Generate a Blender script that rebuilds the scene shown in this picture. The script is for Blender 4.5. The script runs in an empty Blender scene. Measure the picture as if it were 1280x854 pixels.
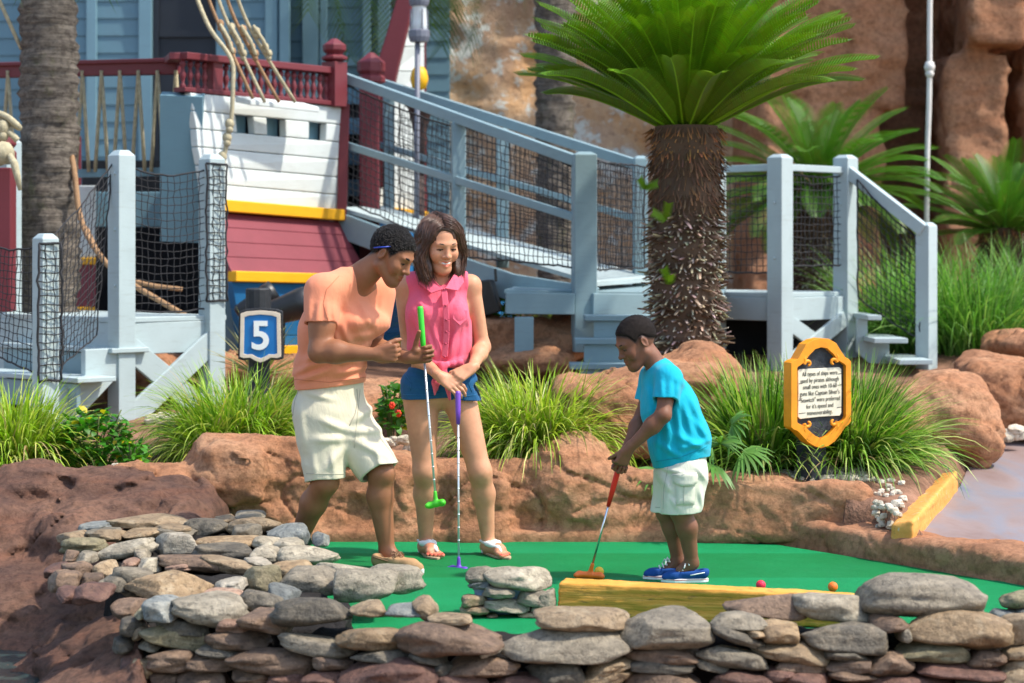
import bpy, math, random
import numpy as np
from mathutils import Vector, Matrix

random.seed(7)
R = math.radians
F, HZ, CX, H = 2590.0, 320.0, 640.0, 1.5      # focal length in photo pixels, horizon row, centre column, eye height
SC = bpy.context.scene
COL = SC.collection


def P(px, py, Y):
    """point seen at photo pixel (px, py) when it stands Y metres away"""
    return Vector(((px - CX) / F * Y, Y, H + (HZ - py) / F * Y))


def V(*a):
    return Vector(a)


# ------------------------------------------------------------------ noise
_rs = np.random.RandomState(11)
_perm = np.concatenate([_rs.permutation(256)] * 3).astype(np.int32)
_g = _rs.normal(size=(256, 3)).astype(np.float32)
_g /= np.linalg.norm(_g, axis=1)[:, None]


def perlin(x, y, z):
    x = np.asarray(x, np.float32); y = np.asarray(y, np.float32); z = np.asarray(z, np.float32)
    x, y, z = np.broadcast_arrays(x, y, z)
    xi = np.floor(x); yi = np.floor(y); zi = np.floor(z)
    xf = x - xi; yf = y - yi; zf = z - zi
    X = xi.astype(np.int32) & 255; Y = yi.astype(np.int32) & 255; Z = zi.astype(np.int32) & 255
    u = xf * xf * (3 - 2 * xf); v = yf * yf * (3 - 2 * yf); w = zf * zf * (3 - 2 * zf)
    out = 0
    for dx in (0, 1):
        a = _perm[X + dx]
        for dy in (0, 1):
            b = _perm[a + Y + dy]
            for dz in (0, 1):
                h = _perm[b + Z + dz]
                g = _g[h]
                d = g[..., 0] * (xf - dx) + g[..., 1] * (yf - dy) + g[..., 2] * (zf - dz)
                out = out + d * (u if dx else 1 - u) * (v if dy else 1 - v) * (w if dz else 1 - w)
    return out * 1.5


def fbm(x, y, z, oc=4, lac=2.03, gain=0.5):
    s = 0; a = 1.0
    for i in range(oc):
        s = s + a * perlin(x + 17.3 * i, y - 9.1 * i, z + 4.7 * i)
        x = x * lac; y = y * lac; z = z * lac; a *= gain
    return s


def ridge(x, y, z, oc=4, lac=2.03, gain=0.5):
    s = 0; a = 1.0
    for i in range(oc):
        s = s + a * (1 - 2 * np.abs(perlin(x + 7.3 * i, y + 19.1 * i, z + 3.7 * i)))
        x = x * lac; y = y * lac; z = z * lac; a *= gain
    return s


# ------------------------------------------------------------------ signed distance fields
class Field:
    def __init__(s, lo, hi, h):
        s.lo = np.array(lo, np.float64); s.h = h
        s.n = np.ceil((np.array(hi) - s.lo) / h).astype(int) + 1
        s.d = np.full(tuple(s.n), 0.5, np.float32)
        s.ax = [(s.lo[i] + h * np.arange(s.n[i])).astype(np.float32) for i in range(3)]

    def sl(s, lo, hi):
        a = [max(0, int((lo[i] - s.lo[i]) / s.h)) for i in range(3)]
        b = [min(int(s.n[i]), int((hi[i] - s.lo[i]) / s.h) + 2) for i in range(3)]
        sl = tuple(slice(a[i], max(a[i], b[i])) for i in range(3))
        return sl, s.ax[0][sl[0]][:, None, None], s.ax[1][sl[1]][None, :, None], s.ax[2][sl[2]][None, None, :]

    def op(s, fn, lo, hi, k=0.0, mode='u', pad=0.05):
        pad = max(pad, k)
        sl, x, y, z = s.sl([v - pad for v in lo], [v + pad for v in hi])
        a = s.d[sl]
        if a.size == 0:
            return
        b = fn(x, y, z).astype(np.float32)
        if mode == 'u':
            if k > 0:
                hh = np.maximum(k - np.abs(a - b), 0) / k
                s.d[sl] = np.minimum(a, b) - hh * hh * k * 0.25
            else:
                s.d[sl] = np.minimum(a, b)
        else:
            b = -b if mode == 's' else b
            if k > 0:
                hh = np.maximum(k - np.abs(a - b), 0) / k
                s.d[sl] = np.maximum(a, b) + hh * hh * k * 0.25
            else:
                s.d[sl] = np.maximum(a, b)

    def cone(s, a, b, ra, rb=None, k=0.0, mode='u', pad=0.05):
        rb = ra if rb is None else rb
        a = Vector(a); b = Vector(b); ba = b - a; L2 = max(ba.length_squared, 1e-9)
        m = max(ra, rb)
        lo = [min(a[i], b[i]) - m for i in range(3)]; hi = [max(a[i], b[i]) + m for i in range(3)]

        def fn(x, y, z):
            px = x - a.x; py = y - a.y; pz = z - a.z
            t = np.clip((px * ba.x + py * ba.y + pz * ba.z) / L2, 0, 1)
            return np.sqrt((px - t * ba.x) ** 2 + (py - t * ba.y) ** 2 + (pz - t * ba.z) ** 2) - (ra + (rb - ra) * t)
        s.op(fn, lo, hi, k, mode, pad)

    def ell(s, c, r, M=None, k=0.0, mode='u', pad=0.05):
        """ellipsoid, M columns = its axes"""
        c = Vector(c); m = max(r)
        M = M or Matrix.Identity(3)
        ax = [M.col[i].copy() for i in range(3)]

        def fn(x, y, z):
            px = x - c.x; py = y - c.y; pz = z - c.z
            q = [(px * ax[i].x + py * ax[i].y + pz * ax[i].z) / r[i] for i in range(3)]
            k0 = np.sqrt(q[0] ** 2 + q[1] ** 2 + q[2] ** 2)
            k1 = np.sqrt((q[0] / r[0]) ** 2 + (q[1] / r[1]) ** 2 + (q[2] / r[2]) ** 2)
            return k0 * (k0 - 1.0) / np.maximum(k1, 1e-6)
        s.op(fn, [c[i] - m for i in range(3)], [c[i] + m for i in range(3)], k, mode, pad)

    def box(s, c, r, M=None, rad=0.0, k=0.0, mode='u', pad=0.05):
        c = Vector(c); M = M or Matrix.Identity(3); m = Vector(r).length + rad
        ax = [M.col[i].copy() for i in range(3)]

        def fn(x, y, z):
            px = x - c.x; py = y - c.y; pz = z - c.z
            q = [np.abs(px * ax[i].x + py * ax[i].y + pz * ax[i].z) - (r[i] - rad) for i in range(3)]
            o = np.sqrt(np.maximum(q[0], 0) ** 2 + np.maximum(q[1], 0) ** 2 + np.maximum(q[2], 0) ** 2)
            return o + np.minimum(np.maximum(q[0], np.maximum(q[1], q[2])), 0) - rad
        s.op(fn, [c[i] - m for i in range(3)], [c[i] + m for i in range(3)], k, mode, pad)

    def tor(s, secs, lat, k=0.0, mode='u', pad=0.06, grow=0.0):
        """chain of elliptical sections: (centre, half width, half depth); lat = width direction(s)"""
        for i in range(len(secs) - 1):
            (a, wa, da), (b, wb, db) = secs[i], secs[i + 1]
            a = Vector(a); b = Vector(b); u = (b - a); L2 = u.length_squared; un = u.normalized()
            lv = Vector(lat[i] if isinstance(lat, list) else lat)
            l = (lv - un * lv.dot(un)).normalized(); f = un.cross(l)
            m = max(wa, wb, da, db) + grow
            lo = [min(a[j], b[j]) - m for j in range(3)]; hi = [max(a[j], b[j]) + m for j in range(3)]

            def fn(x, y, z, a=a, u=u, l=l, f=f, L2=L2, un=un, wa=wa + grow, wb=wb + grow, da=da + grow, db=db + grow):
                px = x - a.x; py = y - a.y; pz = z - a.z
                t = np.clip((px * u.x + py * u.y + pz * u.z) / L2, 0, 1)
                px = px - t * u.x; py = py - t * u.y; pz = pz - t * u.z
                w = wa + (wb - wa) * t; d = da + (db - da) * t
                ql = (px * l.x + py * l.y + pz * l.z); qf = (px * f.x + py * f.y + pz * f.z)
                qu = (px * un.x + py * un.y + pz * un.z)
                mm = np.minimum(w, d)
                k0 = np.sqrt((ql / w) ** 2 + (qf / d) ** 2 + (qu / mm) ** 2)
                k1 = np.sqrt((ql / w ** 2) ** 2 + (qf / d ** 2) ** 2 + (qu / mm ** 2) ** 2)
                return k0 * (k0 - 1) / np.maximum(k1, 1e-5)
            s.op(fn, lo, hi, k, mode, pad)

    def plane(s, p, n, k=0.0, mode='s'):
        """cut away the side the normal points to"""
        p = Vector(p); n = Vector(n).normalized()
        x = s.ax[0][:, None, None]; y = s.ax[1][None, :, None]; z = s.ax[2][None, None, :]
        b = ((x - p.x) * n.x + (y - p.y) * n.y + (z - p.z) * n.z).astype(np.float32)
        a = s.d
        if k > 0:
            hh = np.maximum(k - np.abs(a - b), 0) / k
            s.d = np.maximum(a, b) + hh * hh * k * 0.25
        else:
            s.d = np.maximum(a, b)

    def like(s):
        f = Field.__new__(Field); f.lo = s.lo; f.h = s.h; f.n = s.n; f.ax = s.ax
        f.d = np.full(tuple(s.n), 0.5, np.float32)
        return f

    def merge(s, o, k=0.0):
        if k > 0:
            hh = np.maximum(k - np.abs(s.d - o.d), 0) / k
            s.d = np.minimum(s.d, o.d) - hh * hh * k * 0.25
        else:
            s.d = np.minimum(s.d, o.d)

    def displace(s, fn, band=0.12):
        m = np.abs(s.d) < band
        i, j, k = np.nonzero(m)
        s.d[m] += fn(s.ax[0][i], s.ax[1][j], s.ax[2][k]).astype(np.float32)

    def sample(s, pts):
        q = (np.asarray(pts) - s.lo) / s.h
        q = np.clip(np.rint(q).astype(int), 0, s.n - 1)
        return s.d[q[:, 0], q[:, 1], q[:, 2]]

    def mesh(s):
        d = s.d.copy()
        d[0] = d[-1] = 0.5; d[:, 0] = d[:, -1] = 0.5; d[:, :, 0] = d[:, :, -1] = 0.5
        sg = d < 0
        n = s.n
        cnt = np.zeros(tuple(n - 1), np.uint8)
        offs = [(a, b, c) for a in (0, 1) for b in (0, 1) for c in (0, 1)]
        for a, b, c in offs:
            cnt += sg[a:n[0] - 1 + a, b:n[1] - 1 + b, c:n[2] - 1 + c]
        act = (cnt > 0) & (cnt < 8)
        I, J, K = np.nonzero(act)
        idx = np.full(act.shape, -1, np.int64); idx[act] = np.arange(len(I))
        acc = np.zeros((len(I), 3)); num = np.zeros(len(I))
        cv = {o: d[I + o[0], J + o[1], K + o[2]] for o in offs}
        for o in offs:
            for ax in range(3):
                if o[ax] == 0:
                    e = list(o); e[ax] = 1; e = tuple(e)
                    va, vb = cv[o], cv[e]
                    m = (va < 0) != (vb < 0)
                    t = np.where(m, va / np.where(m, va - vb, 1), 0)
                    p = np.array(o, float)[None, :].repeat(len(I), 0); p[:, ax] += t
                    acc[m] += p[m]; num[m] += 1
        pos = s.lo + (np.stack([I, J, K], 1) + acc / num[:, None]) * s.h
        faces = []
        for ax in range(3):
            u, v = (ax + 1) % 3, (ax + 2) % 3
            sla = [slice(None)] * 3; slb = [slice(None)] * 3
            sla[ax] = slice(0, -1); slb[ax] = slice(1, None)
            A = sg[tuple(sla)]; B = sg[tuple(slb)]
            ch = A != B
            e = np.array(np.nonzero(ch)).T
            ok = (e[:, u] > 0) & (e[:, v] > 0) & (e[:, u] < n[u] - 1) & (e[:, v] < n[v] - 1)
            e = e[ok]
            inn = A[e[:, 0], e[:, 1], e[:, 2]]
            q = []
            for du, dv in ((-1, -1), (0, -1), (0, 0), (-1, 0)):
                c = e.copy(); c[:, u] += du; c[:, v] += dv
                q.append(idx[c[:, 0], c[:, 1], c[:, 2]])
            q = np.stack(q, 1)
            q[~inn] = q[~inn][:, ::-1]
            faces.append(q)
        f = np.concatenate(faces)
        return pos, f[(f >= 0).all(1)]


# ------------------------------------------------------------------ objects
WORLD = {}                                           # world origin of every object made


def link(o, parent, loc):
    COL.objects.link(o)
    o.location = Vector(loc) - (WORLD[parent.name] if parent else Vector((0, 0, 0)))
    if parent:
        o.parent = parent
    WORLD[o.name] = Vector(loc)
    return o


def tag(o, label=None, cat=None, group=None, kind=None):
    if label: o['label'] = label
    if cat: o['category'] = cat
    if group: o['group'] = group
    if kind: o['kind'] = kind
    return o


def thing(name, label, cat, loc, group=None):
    o = bpy.data.objects.new(name, None)
    o.empty_display_size = 0.1
    link(o, None, loc)
    return tag(o, label, cat, group)


def meshobj(name, verts, faces, mat, parent=None, loc=None, smooth=False, col=None, bevel=0.0, mats=None, fmat=None):
    verts = np.asarray(verts, np.float64).reshape(-1, 3)
    if loc is None:
        loc = WORLD[parent.name] if parent else Vector(verts.mean(0))
    me = bpy.data.meshes.new(name)
    lv = verts - np.array(loc)
    if isinstance(faces, np.ndarray):
        nf, k = faces.shape
        me.vertices.add(len(lv)); me.vertices.foreach_set('co', lv.astype(np.float32).ravel())
        me.loops.add(nf * k); me.loops.foreach_set('vertex_index', faces.astype(np.int32).ravel())
        me.polygons.add(nf)
        me.polygons.foreach_set('loop_start', np.arange(0, nf * k, k, dtype=np.int32))
        me.update(calc_edges=True)
    else:
        me.from_pydata([tuple(v) for v in lv], [], faces)
    for m in (mats or [mat]):
        me.materials.append(m)
    if fmat is not None:
        me.polygons.foreach_set('material_index', np.asarray(fmat, np.int32))
    if smooth:
        me.polygons.foreach_set('use_smooth', np.ones(len(me.polygons), bool))
    if col is not None:
        at = me.color_attributes.new('Col', 'FLOAT_COLOR', 'POINT')
        c = np.ones((len(verts), 4), np.float32); c[:, :3] = np.asarray(col, np.float32)
        at.data.foreach_set('color', c.ravel())
    me.validate()
    o = bpy.data.objects.new(name, me)
    link(o, parent, loc)
    if bevel > 0:
        b = o.modifiers.new('Bevel', 'BEVEL'); b.width = bevel; b.segments = 2; b.limit_method = 'ANGLE'; b.angle_limit = R(40)
    return o


def frame(u, up=(0, 0, 1)):
    u = Vector(u).normalized(); up = Vector(up)
    if abs(u.dot(up)) > 0.99:
        up = Vector((0, 1, 0))
    s = u.cross(up).normalized()
    return u, s, s.cross(u).normalized()


class MB:
    """collects shapes in world coordinates and links them as one mesh"""
    def __init__(s):
        s.v = []; s.f = []; s.c = []; s.cc = (1, 1, 1)

    def add(s, vs, fs):
        n = len(s.v)
        s.v += [tuple(v) for v in vs]; s.f += [tuple(i + n for i in f) for f in fs]; s.c += [s.cc] * len(vs)
        return s

    BF = [(0, 3, 2, 1), (4, 5, 6, 7), (0, 1, 5, 4), (1, 2, 6, 5), (2, 3, 7, 6), (3, 0, 4, 7)]

    def hexa(s, a):
        """eight corners: bottom ring, top ring"""
        return s.add(a, s.BF)

    def box(s, c, size, rz=0.0, M=None):
        c = Vector(c); M = M or Matrix.Rotation(rz, 3, 'Z'); h = Vector(size) / 2
        return s.hexa([c + M @ Vector((sx * h.x, sy * h.y, sz * h.z)) for sz in (-1, 1) for sx, sy in ((-1, -1), (1, -1), (1, 1), (-1, 1))])

    def bar(s, a, b, w, h, up=(0, 0, 1)):
        a = Vector(a); b = Vector(b); u, sd, t = frame(b - a, up)
        c = []
        for p in (a, b):
            c += [p - sd * w / 2 - t * h / 2, p + sd * w / 2 - t * h / 2, p + sd * w / 2 + t * h / 2, p - sd * w / 2 + t * h / 2]
        return s.hexa(c)

    def post(s, base, h, w, rz=0.0, cap=0.03):
        """square post with a low pyramid top"""
        base = Vector(base); M = Matrix.Rotation(rz, 3, 'Z')
        r = [M @ Vector((sx * w / 2, sy * w / 2, 0)) for sx, sy in ((-1, -1), (1, -1), (1, 1), (-1, 1))]
        v = [base + p for p in r] + [base + p + Vector((0, 0, h - cap)) for p in r]
        v += [base + p * 0.55 + Vector((0, 0, h)) for p in r]
        return s.add(v, [(0, 3, 2, 1), (0, 1, 5, 4), (1, 2, 6, 5), (2, 3, 7, 6), (3, 0, 4, 7),
                         (4, 5, 9, 8), (5, 6, 10, 9), (6, 7, 11, 10), (7, 4, 8, 11), (8, 9, 10, 11)])

    def tube(s, pts, r, n=6, rr=None):
        pts = [Vector(p) for p in pts]
        vs, fs = [], []
        prev = None
        for i, p in enumerate(pts):
            d = (pts[min(i + 1, len(pts) - 1)] - pts[max(i - 1, 0)])
            u, sd, t = frame(d)
            if prev is not None:
                sd = (prev - u * prev.dot(u))
                sd = sd.normalized() if sd.length > 1e-6 else frame(d)[1]
                t = sd.cross(u)
            prev = sd
            rad = rr[i] if rr else r
            for k in range(n):
                a = 2 * math.pi * k / n
                vs.append(p + sd * math.cos(a) * rad + t * math.sin(a) * rad)
        for i in range(len(pts) - 1):
            for k in range(n):
                fs.append((i * n + k, i * n + (k + 1) % n, (i + 1) * n + (k + 1) % n, (i + 1) * n + k))
        fs.append(tuple(range(n))[::-1]); fs.append(tuple((len(pts) - 1) * n + k for k in range(n)))
        return s.add(vs, fs)

    def lathe(s, prof, c, n=16, M=None):
        c = Vector(c); M = M or Matrix.Identity(3)
        vs, fs = [], []
        for r, z in prof:
            for k in range(n):
                a = 2 * math.pi * k / n
                vs.append(c + M @ Vector((r * math.cos(a), r * math.sin(a), z)))
        m = len(prof)
        for i in range(m - 1):
            for k in range(n):
                fs.append((i * n + k, i * n + (k + 1) % n, (i + 1) * n + (k + 1) % n, (i + 1) * n + k))
        fs.append(tuple(range(n))[::-1]); fs.append(tuple((m - 1) * n + k for k in range(n)))
        return s.add(vs, fs)

    def prism(s, pts, o, u, v, t0, t1):
        """outline pts (2d) in the plane (o,u,v), swept along u x v from t0 to t1"""
        o = Vector(o); u = Vector(u); v = Vector(v); w = u.cross(v).normalized()
        n = len(pts)
        vs = [o + u * a + v * b + w * t0 for a, b in pts] + [o + u * a + v * b + w * t1 for a, b in pts]
        fs = [tuple(range(n))[::-1], tuple(range(n, 2 * n))] + [(i, (i + 1) % n, n + (i + 1) % n, n + i) for i in range(n)]
        return s.add(vs, fs)

    def ring(s, outer, inner, o, u, v, t0, t1):
        """closed band between two outlines with the same count"""
        o = Vector(o); u = Vector(u); v = Vector(v); w = u.cross(v).normalized(); n = len(outer)
        vs = []
        for t in (t0, t1):
            for L in (outer, inner):
                vs += [o + u * a + v * b + w * t for a, b in L]
        fs = []
        for i in range(n):
            j = (i + 1) % n
            fs += [(2 * n + i, 2 * n + j, 3 * n + j, 3 * n + i), (i, n + i, n + j, j), (i, j, 2 * n + j, 2 * n + i), (n + i, 3 * n + i, 3 * n + j, n + j)]
        return s.add(vs, fs)

    def ball(s, c, r, n=12, M=None):
        """ellipsoid, r = radius or three radii"""
        r = (r, r, r) if not hasattr(r, '__len__') else r
        c = Vector(c); M = M or Matrix.Identity(3); m = n // 2
        vs = [c + M @ Vector((0, 0, -r[2]))]; fs = []
        for i in range(1, m):
            ph = -math.pi / 2 + math.pi * i / m
            for k in range(n):
                a = 2 * math.pi * k / n
                vs.append(c + M @ Vector((r[0] * math.cos(ph) * math.cos(a), r[1] * math.cos(ph) * math.sin(a), r[2] * math.sin(ph))))
        vs.append(c + M @ Vector((0, 0, r[2])))
        for k in range(n):
            fs.append((0, 1 + (k + 1) % n, 1 + k))
            fs.append((len(vs) - 1, 1 + (m - 2) * n + k, 1 + (m - 2) * n + (k + 1) % n))
            for i in range(m - 2):
                a = 1 + i * n
                fs.append((a + k, a + (k + 1) % n, a + n + (k + 1) % n, a + n + k))
        return s.add(vs, fs)

    def build(s, name, mat, parent=None, smooth=False, bevel=0.0, color=False, loc=None):
        return meshobj(name, s.v, s.f, mat, parent, loc, smooth, s.c if color else None, bevel)


def net_mesh(c00, c10, c11, c01, step, r, sag=0.0, belly=(0, 0, 0), jitter=0.006):
    """knotted net hung between four corners (00-10 the lower edge)"""
    c00, c10, c11, c01 = [Vector(c) for c in (c00, c10, c11, c01)]
    nu = max(2, round(((c10 - c00).length + (c11 - c01).length) / 2 / step)); nv = max(2, round(((c01 - c00).length + (c11 - c10).length) / 2 / step))
    belly = Vector(belly)
    rnd = random.Random(int(c00.x * 1000) + 5)

    def pt(u, v):
        p = c00 * (1 - u) * (1 - v) + c10 * u * (1 - v) + c11 * u * v + c01 * (1 - u) * v
        p.z -= sag * 4 * u * (1 - u) * (0.3 + 0.7 * v)
        return p + belly * (16 * u * (1 - u) * v * (1 - v)) + Vector((rnd.uniform(-1, 1), rnd.uniform(-1, 1), rnd.uniform(-1, 1))) * jitter
    g = [[pt(i / nu, j / nv) for j in range(nv + 1)] for i in range(nu + 1)]
    m = MB()
    for i in range(nu + 1):
        m.tube(g[i], r * (2.2 if i in (0, nu) else 1), 4)
    for j in range(nv + 1):
        m.tube([g[i][j] for i in range(nu + 1)], r * (2.2 if j in (0, nv) else 1), 4)
    return m


# ------------------------------------------------------------------ materials
MT = {}


class N:
    def __init__(s, name):
        m = bpy.data.materials.new(name); m.use_nodes = True
        s.m = m; s.nt = m.node_tree; s.nt.nodes.clear()
        s.out = s.nt.nodes.new('ShaderNodeOutputMaterial')
        s.b = s.nt.nodes.new('ShaderNodeBsdfPrincipled')
        s.nt.links.new(s.b.outputs[0], s.out.inputs[0])
        MT[name] = m

    def n(s, t, **kw):
        d = s.nt.nodes.new('ShaderNode' + t)
        for k, v in kw.items():
            setattr(d, k, v)
        return d

    def l(s, a, b):
        s.nt.links.new(a, b)

    def coord(s, kind='Object', scale=(1, 1, 1), rot=(0, 0, 0)):
        tc = s.n('TexCoord'); mp = s.n('Mapping')
        mp.inputs['Scale'].default_value = scale; mp.inputs['Rotation'].default_value = rot
        s.l(tc.outputs[kind], mp.inputs[0])
        return mp.outputs[0]

    def geo(s, scale=(1, 1, 1)):
        g = s.n('NewGeometry'); mp = s.n('Mapping'); mp.inputs['Scale'].default_value = scale
        s.l(g.outputs['Position'], mp.inputs[0])
        return mp.outputs[0]

    def noise(s, vec, scale, detail=6, rough=0.6, dist=0.0):
        t = s.n('TexNoise'); t.inputs['Scale'].default_value = scale; t.inputs['Detail'].default_value = detail
        t.inputs['Roughness'].default_value = rough; t.inputs['Distortion'].default_value = dist
        s.l(vec, t.inputs['Vector'])
        return t.outputs[0]

    def ramp(s, fac, stops, interp='LINEAR'):
        r = s.n('ValToRGB'); e = r.color_ramp; e.interpolation = interp
        while len(e.elements) < len(stops):
            e.elements.new(0.5)
        for el, (p, c) in zip(e.elements, stops):
            el.position = p
            el.color = (c, c, c, 1) if not hasattr(c, '__len__') else (*c[:3], 1)
        s.l(fac, r.inputs[0])
        return r.outputs[0]

    def mix(s, fac, a, b, mode='MIX'):
        m = s.n('Mix', data_type='RGBA', blend_type=mode)
        for sock, v in ((m.inputs[0], fac), (m.inputs[6], a), (m.inputs[7], b)):
            if isinstance(v, (int, float)):
                sock.default_value = v
            elif isinstance(v, (tuple, list)):
                sock.default_value = (*v[:3], 1)
            else:
                s.l(v, sock)
        return m.outputs[2]

    def math(s, op, a, b=None):
        m = s.n('Math', operation=op)
        for i, v in enumerate((a, b)):
            if v is None: continue
            if isinstance(v, (int, float)): m.inputs[i].default_value = v
            else: s.l(v, m.inputs[i])
        return m.outputs[0]

    def attr(s, name='Col'):
        a = s.n('Attribute'); a.attribute_name = name
        return a.outputs['Color']

    def base(s, c):
        if isinstance(c, (tuple, list)): s.b.inputs['Base Color'].default_value = (*c[:3], 1)
        else: s.l(c, s.b.inputs['Base Color'])
        return s

    def bump(s, h, strength=0.5, dist=0.01, chain=None):
        b = s.n('Bump'); b.inputs['Strength'].default_value = strength; b.inputs['Distance'].default_value = dist
        s.l(h, b.inputs['Height'])
        if chain is not None: s.l(chain, b.inputs['Normal'])
        s.l(b.outputs[0], s.b.inputs['Normal'])
        return b.outputs[0]

    def rough(s, r, spec=0.5):
        if isinstance(r, (int, float)): s.b.inputs['Roughness'].default_value = r
        else: s.l(r, s.b.inputs['Roughness'])
        s.b.inputs['Specular IOR Level'].default_value = spec
        return s

    def translucent(s, colour, amount):
        t = s.n('BsdfTranslucent'); mx = s.n('MixShader'); mx.inputs[0].default_value = amount
        if isinstance(colour, (tuple, list)): t.inputs[0].default_value = (*colour, 1)
        else: s.l(colour, t.inputs[0])
        s.l(s.b.outputs[0], mx.inputs[1]); s.l(t.outputs[0], mx.inputs[2]); s.l(mx.outputs[0], s.out.inputs[0])


def plain(name, c, rough=0.6, spec=0.4, vary=0.15, scale=8.0, bump=0.15, bscale=60.0, dist=0.003):
    n = N(name); g = n.coord()
    f = n.noise(g, scale, 5)
    n.base(n.ramp(f, [(0.3, [x * (1 - vary) for x in c]), (0.7, [min(1, x * (1 + vary)) for x in c])]))
    if bump: n.bump(n.noise(g, bscale, 4), bump, dist)
    n.rough(rough, spec)
    return n.m


def paint(name, c, dirt=(0.25, 0.22, 0.18), amount=0.35, rough=0.55, chip=None):
    """weathered outdoor paint on boards"""
    n = N(name); g = n.geo()
    f1 = n.noise(g, 3.0, 6, 0.65); f2 = n.noise(n.geo((2, 2, 14)), 3.0, 5, 0.6)
    c1 = n.mix(n.ramp(f1, [(0.42, 0.0), (0.72, amount)]), c, [x * 0.72 for x in c])
    c2 = n.mix(n.ramp(f2, [(0.55, 0.0), (0.8, amount * 0.8)]), c1, dirt)
    if chip:
        f3 = n.noise(g, 22.0, 4, 0.7)
        c2 = n.mix(n.ramp(f3, [(0.66, 0.0), (0.69, 0.85)]), c2, chip)
    n.base(c2).rough(rough, 0.35)
    n.bump(n.noise(n.geo((6, 6, 30)), 6.0, 5), 0.25, 0.004)
    return n.m
# ------------------------------------------------------------------ camera, light, sky
cam = bpy.data.cameras.new('camera'); camo = bpy.data.objects.new('camera', cam); COL.objects.link(camo)
camo.location = (0, 0, H); camo.rotation_euler = (R(90), 0, 0)
cam.sensor_width = 36; cam.lens = 36 * F / 1280; cam.shift_y = -(427 - HZ) / 1280
cam.clip_end = 2000
cam.dof.use_dof = True; cam.dof.focus_distance = 9.9; cam.dof.aperture_fstop = 2.6
SC.camera = camo
w = bpy.data.worlds.new('World'); SC.world = w; w.use_nodes = True
nt = w.node_tree; sky = nt.nodes.new('ShaderNodeTexSky'); sky.sky_type = 'NISHITA'; sky.sun_disc = False
SUN_EL, SUN_AZ = R(56), R(104)                       # azimuth clockwise from +Y (away from the camera)
sky.sun_elevation = SUN_EL; sky.sun_rotation = SUN_AZ; sky.air_density = 1.2; sky.dust_density = 1.5
nt.links.new(sky.outputs[0], nt.nodes['Background'].inputs[0]); nt.nodes['Background'].inputs[1].default_value = 0.15
sun = bpy.data.lights.new('sun', 'SUN'); sun.energy = 2.7; sun.angle = R(2.0); sun.color = (1.0, 0.93, 0.82)
so = bpy.data.objects.new('sun', sun); COL.objects.link(so)
sd = Vector((math.sin(SUN_AZ) * math.cos(SUN_EL), math.cos(SUN_AZ) * math.cos(SUN_EL), math.sin(SUN_EL)))
so.rotation_euler = sd.to_track_quat('Z', 'Y').to_euler(); so.location = sd * 30
vs = SC.view_settings; vs.view_transform = 'Standard'; vs.look = 'None'; vs.gamma = 1.0; vs.use_curve_mapping = False; vs.exposure = 1.08
SC.display_settings.display_device = 'sRGB'
SC.render.engine = 'CYCLES'
SC.cycles.max_bounces = 6; SC.cycles.use_denoising = True


# ------------------------------------------------------------------ rock, soil, turf materials
def rock_mat(name, cols, bump=0.9, scale=1.0):
    n = N(name); g = n.geo()
    big = n.noise(g, 2.2 * scale, 6, 0.6); fine = n.noise(g, 26 * scale, 6, 0.7); band = n.noise(n.geo((1.5, 1.5, 9)), 1.6 * scale, 5, 0.6)
    c = n.ramp(big, [(0.3, cols[0]), (0.5, cols[1]), (0.7, cols[2])])
    c = n.mix(n.ramp(band, [(0.45, 0.0), (0.7, 0.55)]), c, cols[3])
    c = n.mix(n.ramp(fine, [(0.35, 0.6), (0.55, 0.0)]), c, [x * 0.5 for x in cols[0]])
    c = n.mix(n.ramp(n.noise(g, 9 * scale, 5, 0.7), [(0.6, 0.0), (0.75, 0.35)]), c, [min(1, x * 1.45) for x in cols[2]])
    n.base(c).rough(0.85, 0.25)
    b1 = n.bump(n.noise(g, 10 * scale, 9, 0.78), bump * 0.65, 0.06)
    v = n.n('TexVoronoi'); v.inputs['Scale'].default_value = 34 * scale; n.l(g, v.inputs['Vector'])
    b2 = n.bump(v.outputs[0], bump * 0.25, 0.02, b1)
    n.bump(n.noise(g, 60 * scale, 5, 0.8), bump * 0.75, 0.02, b2)
    return n.m


M_ROCK = rock_mat('red_rock', [(0.34, 0.155, 0.080), (0.50, 0.245, 0.130), (0.58, 0.325, 0.185), (0.54, 0.215, 0.092)])
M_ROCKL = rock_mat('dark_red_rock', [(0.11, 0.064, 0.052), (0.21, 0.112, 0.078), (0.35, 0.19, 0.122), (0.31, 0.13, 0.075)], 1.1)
M_ROCKB = rock_mat('brown_rock', [(0.31, 0.145, 0.078), (0.45, 0.225, 0.122), (0.54, 0.29, 0.165), (0.46, 0.185, 0.085)], 0.9, 0.8)
M_SOIL = plain('soil', (0.21, 0.115, 0.075), 0.95, 0.1, 0.5, 5, 0.8, 30, 0.03)

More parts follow.
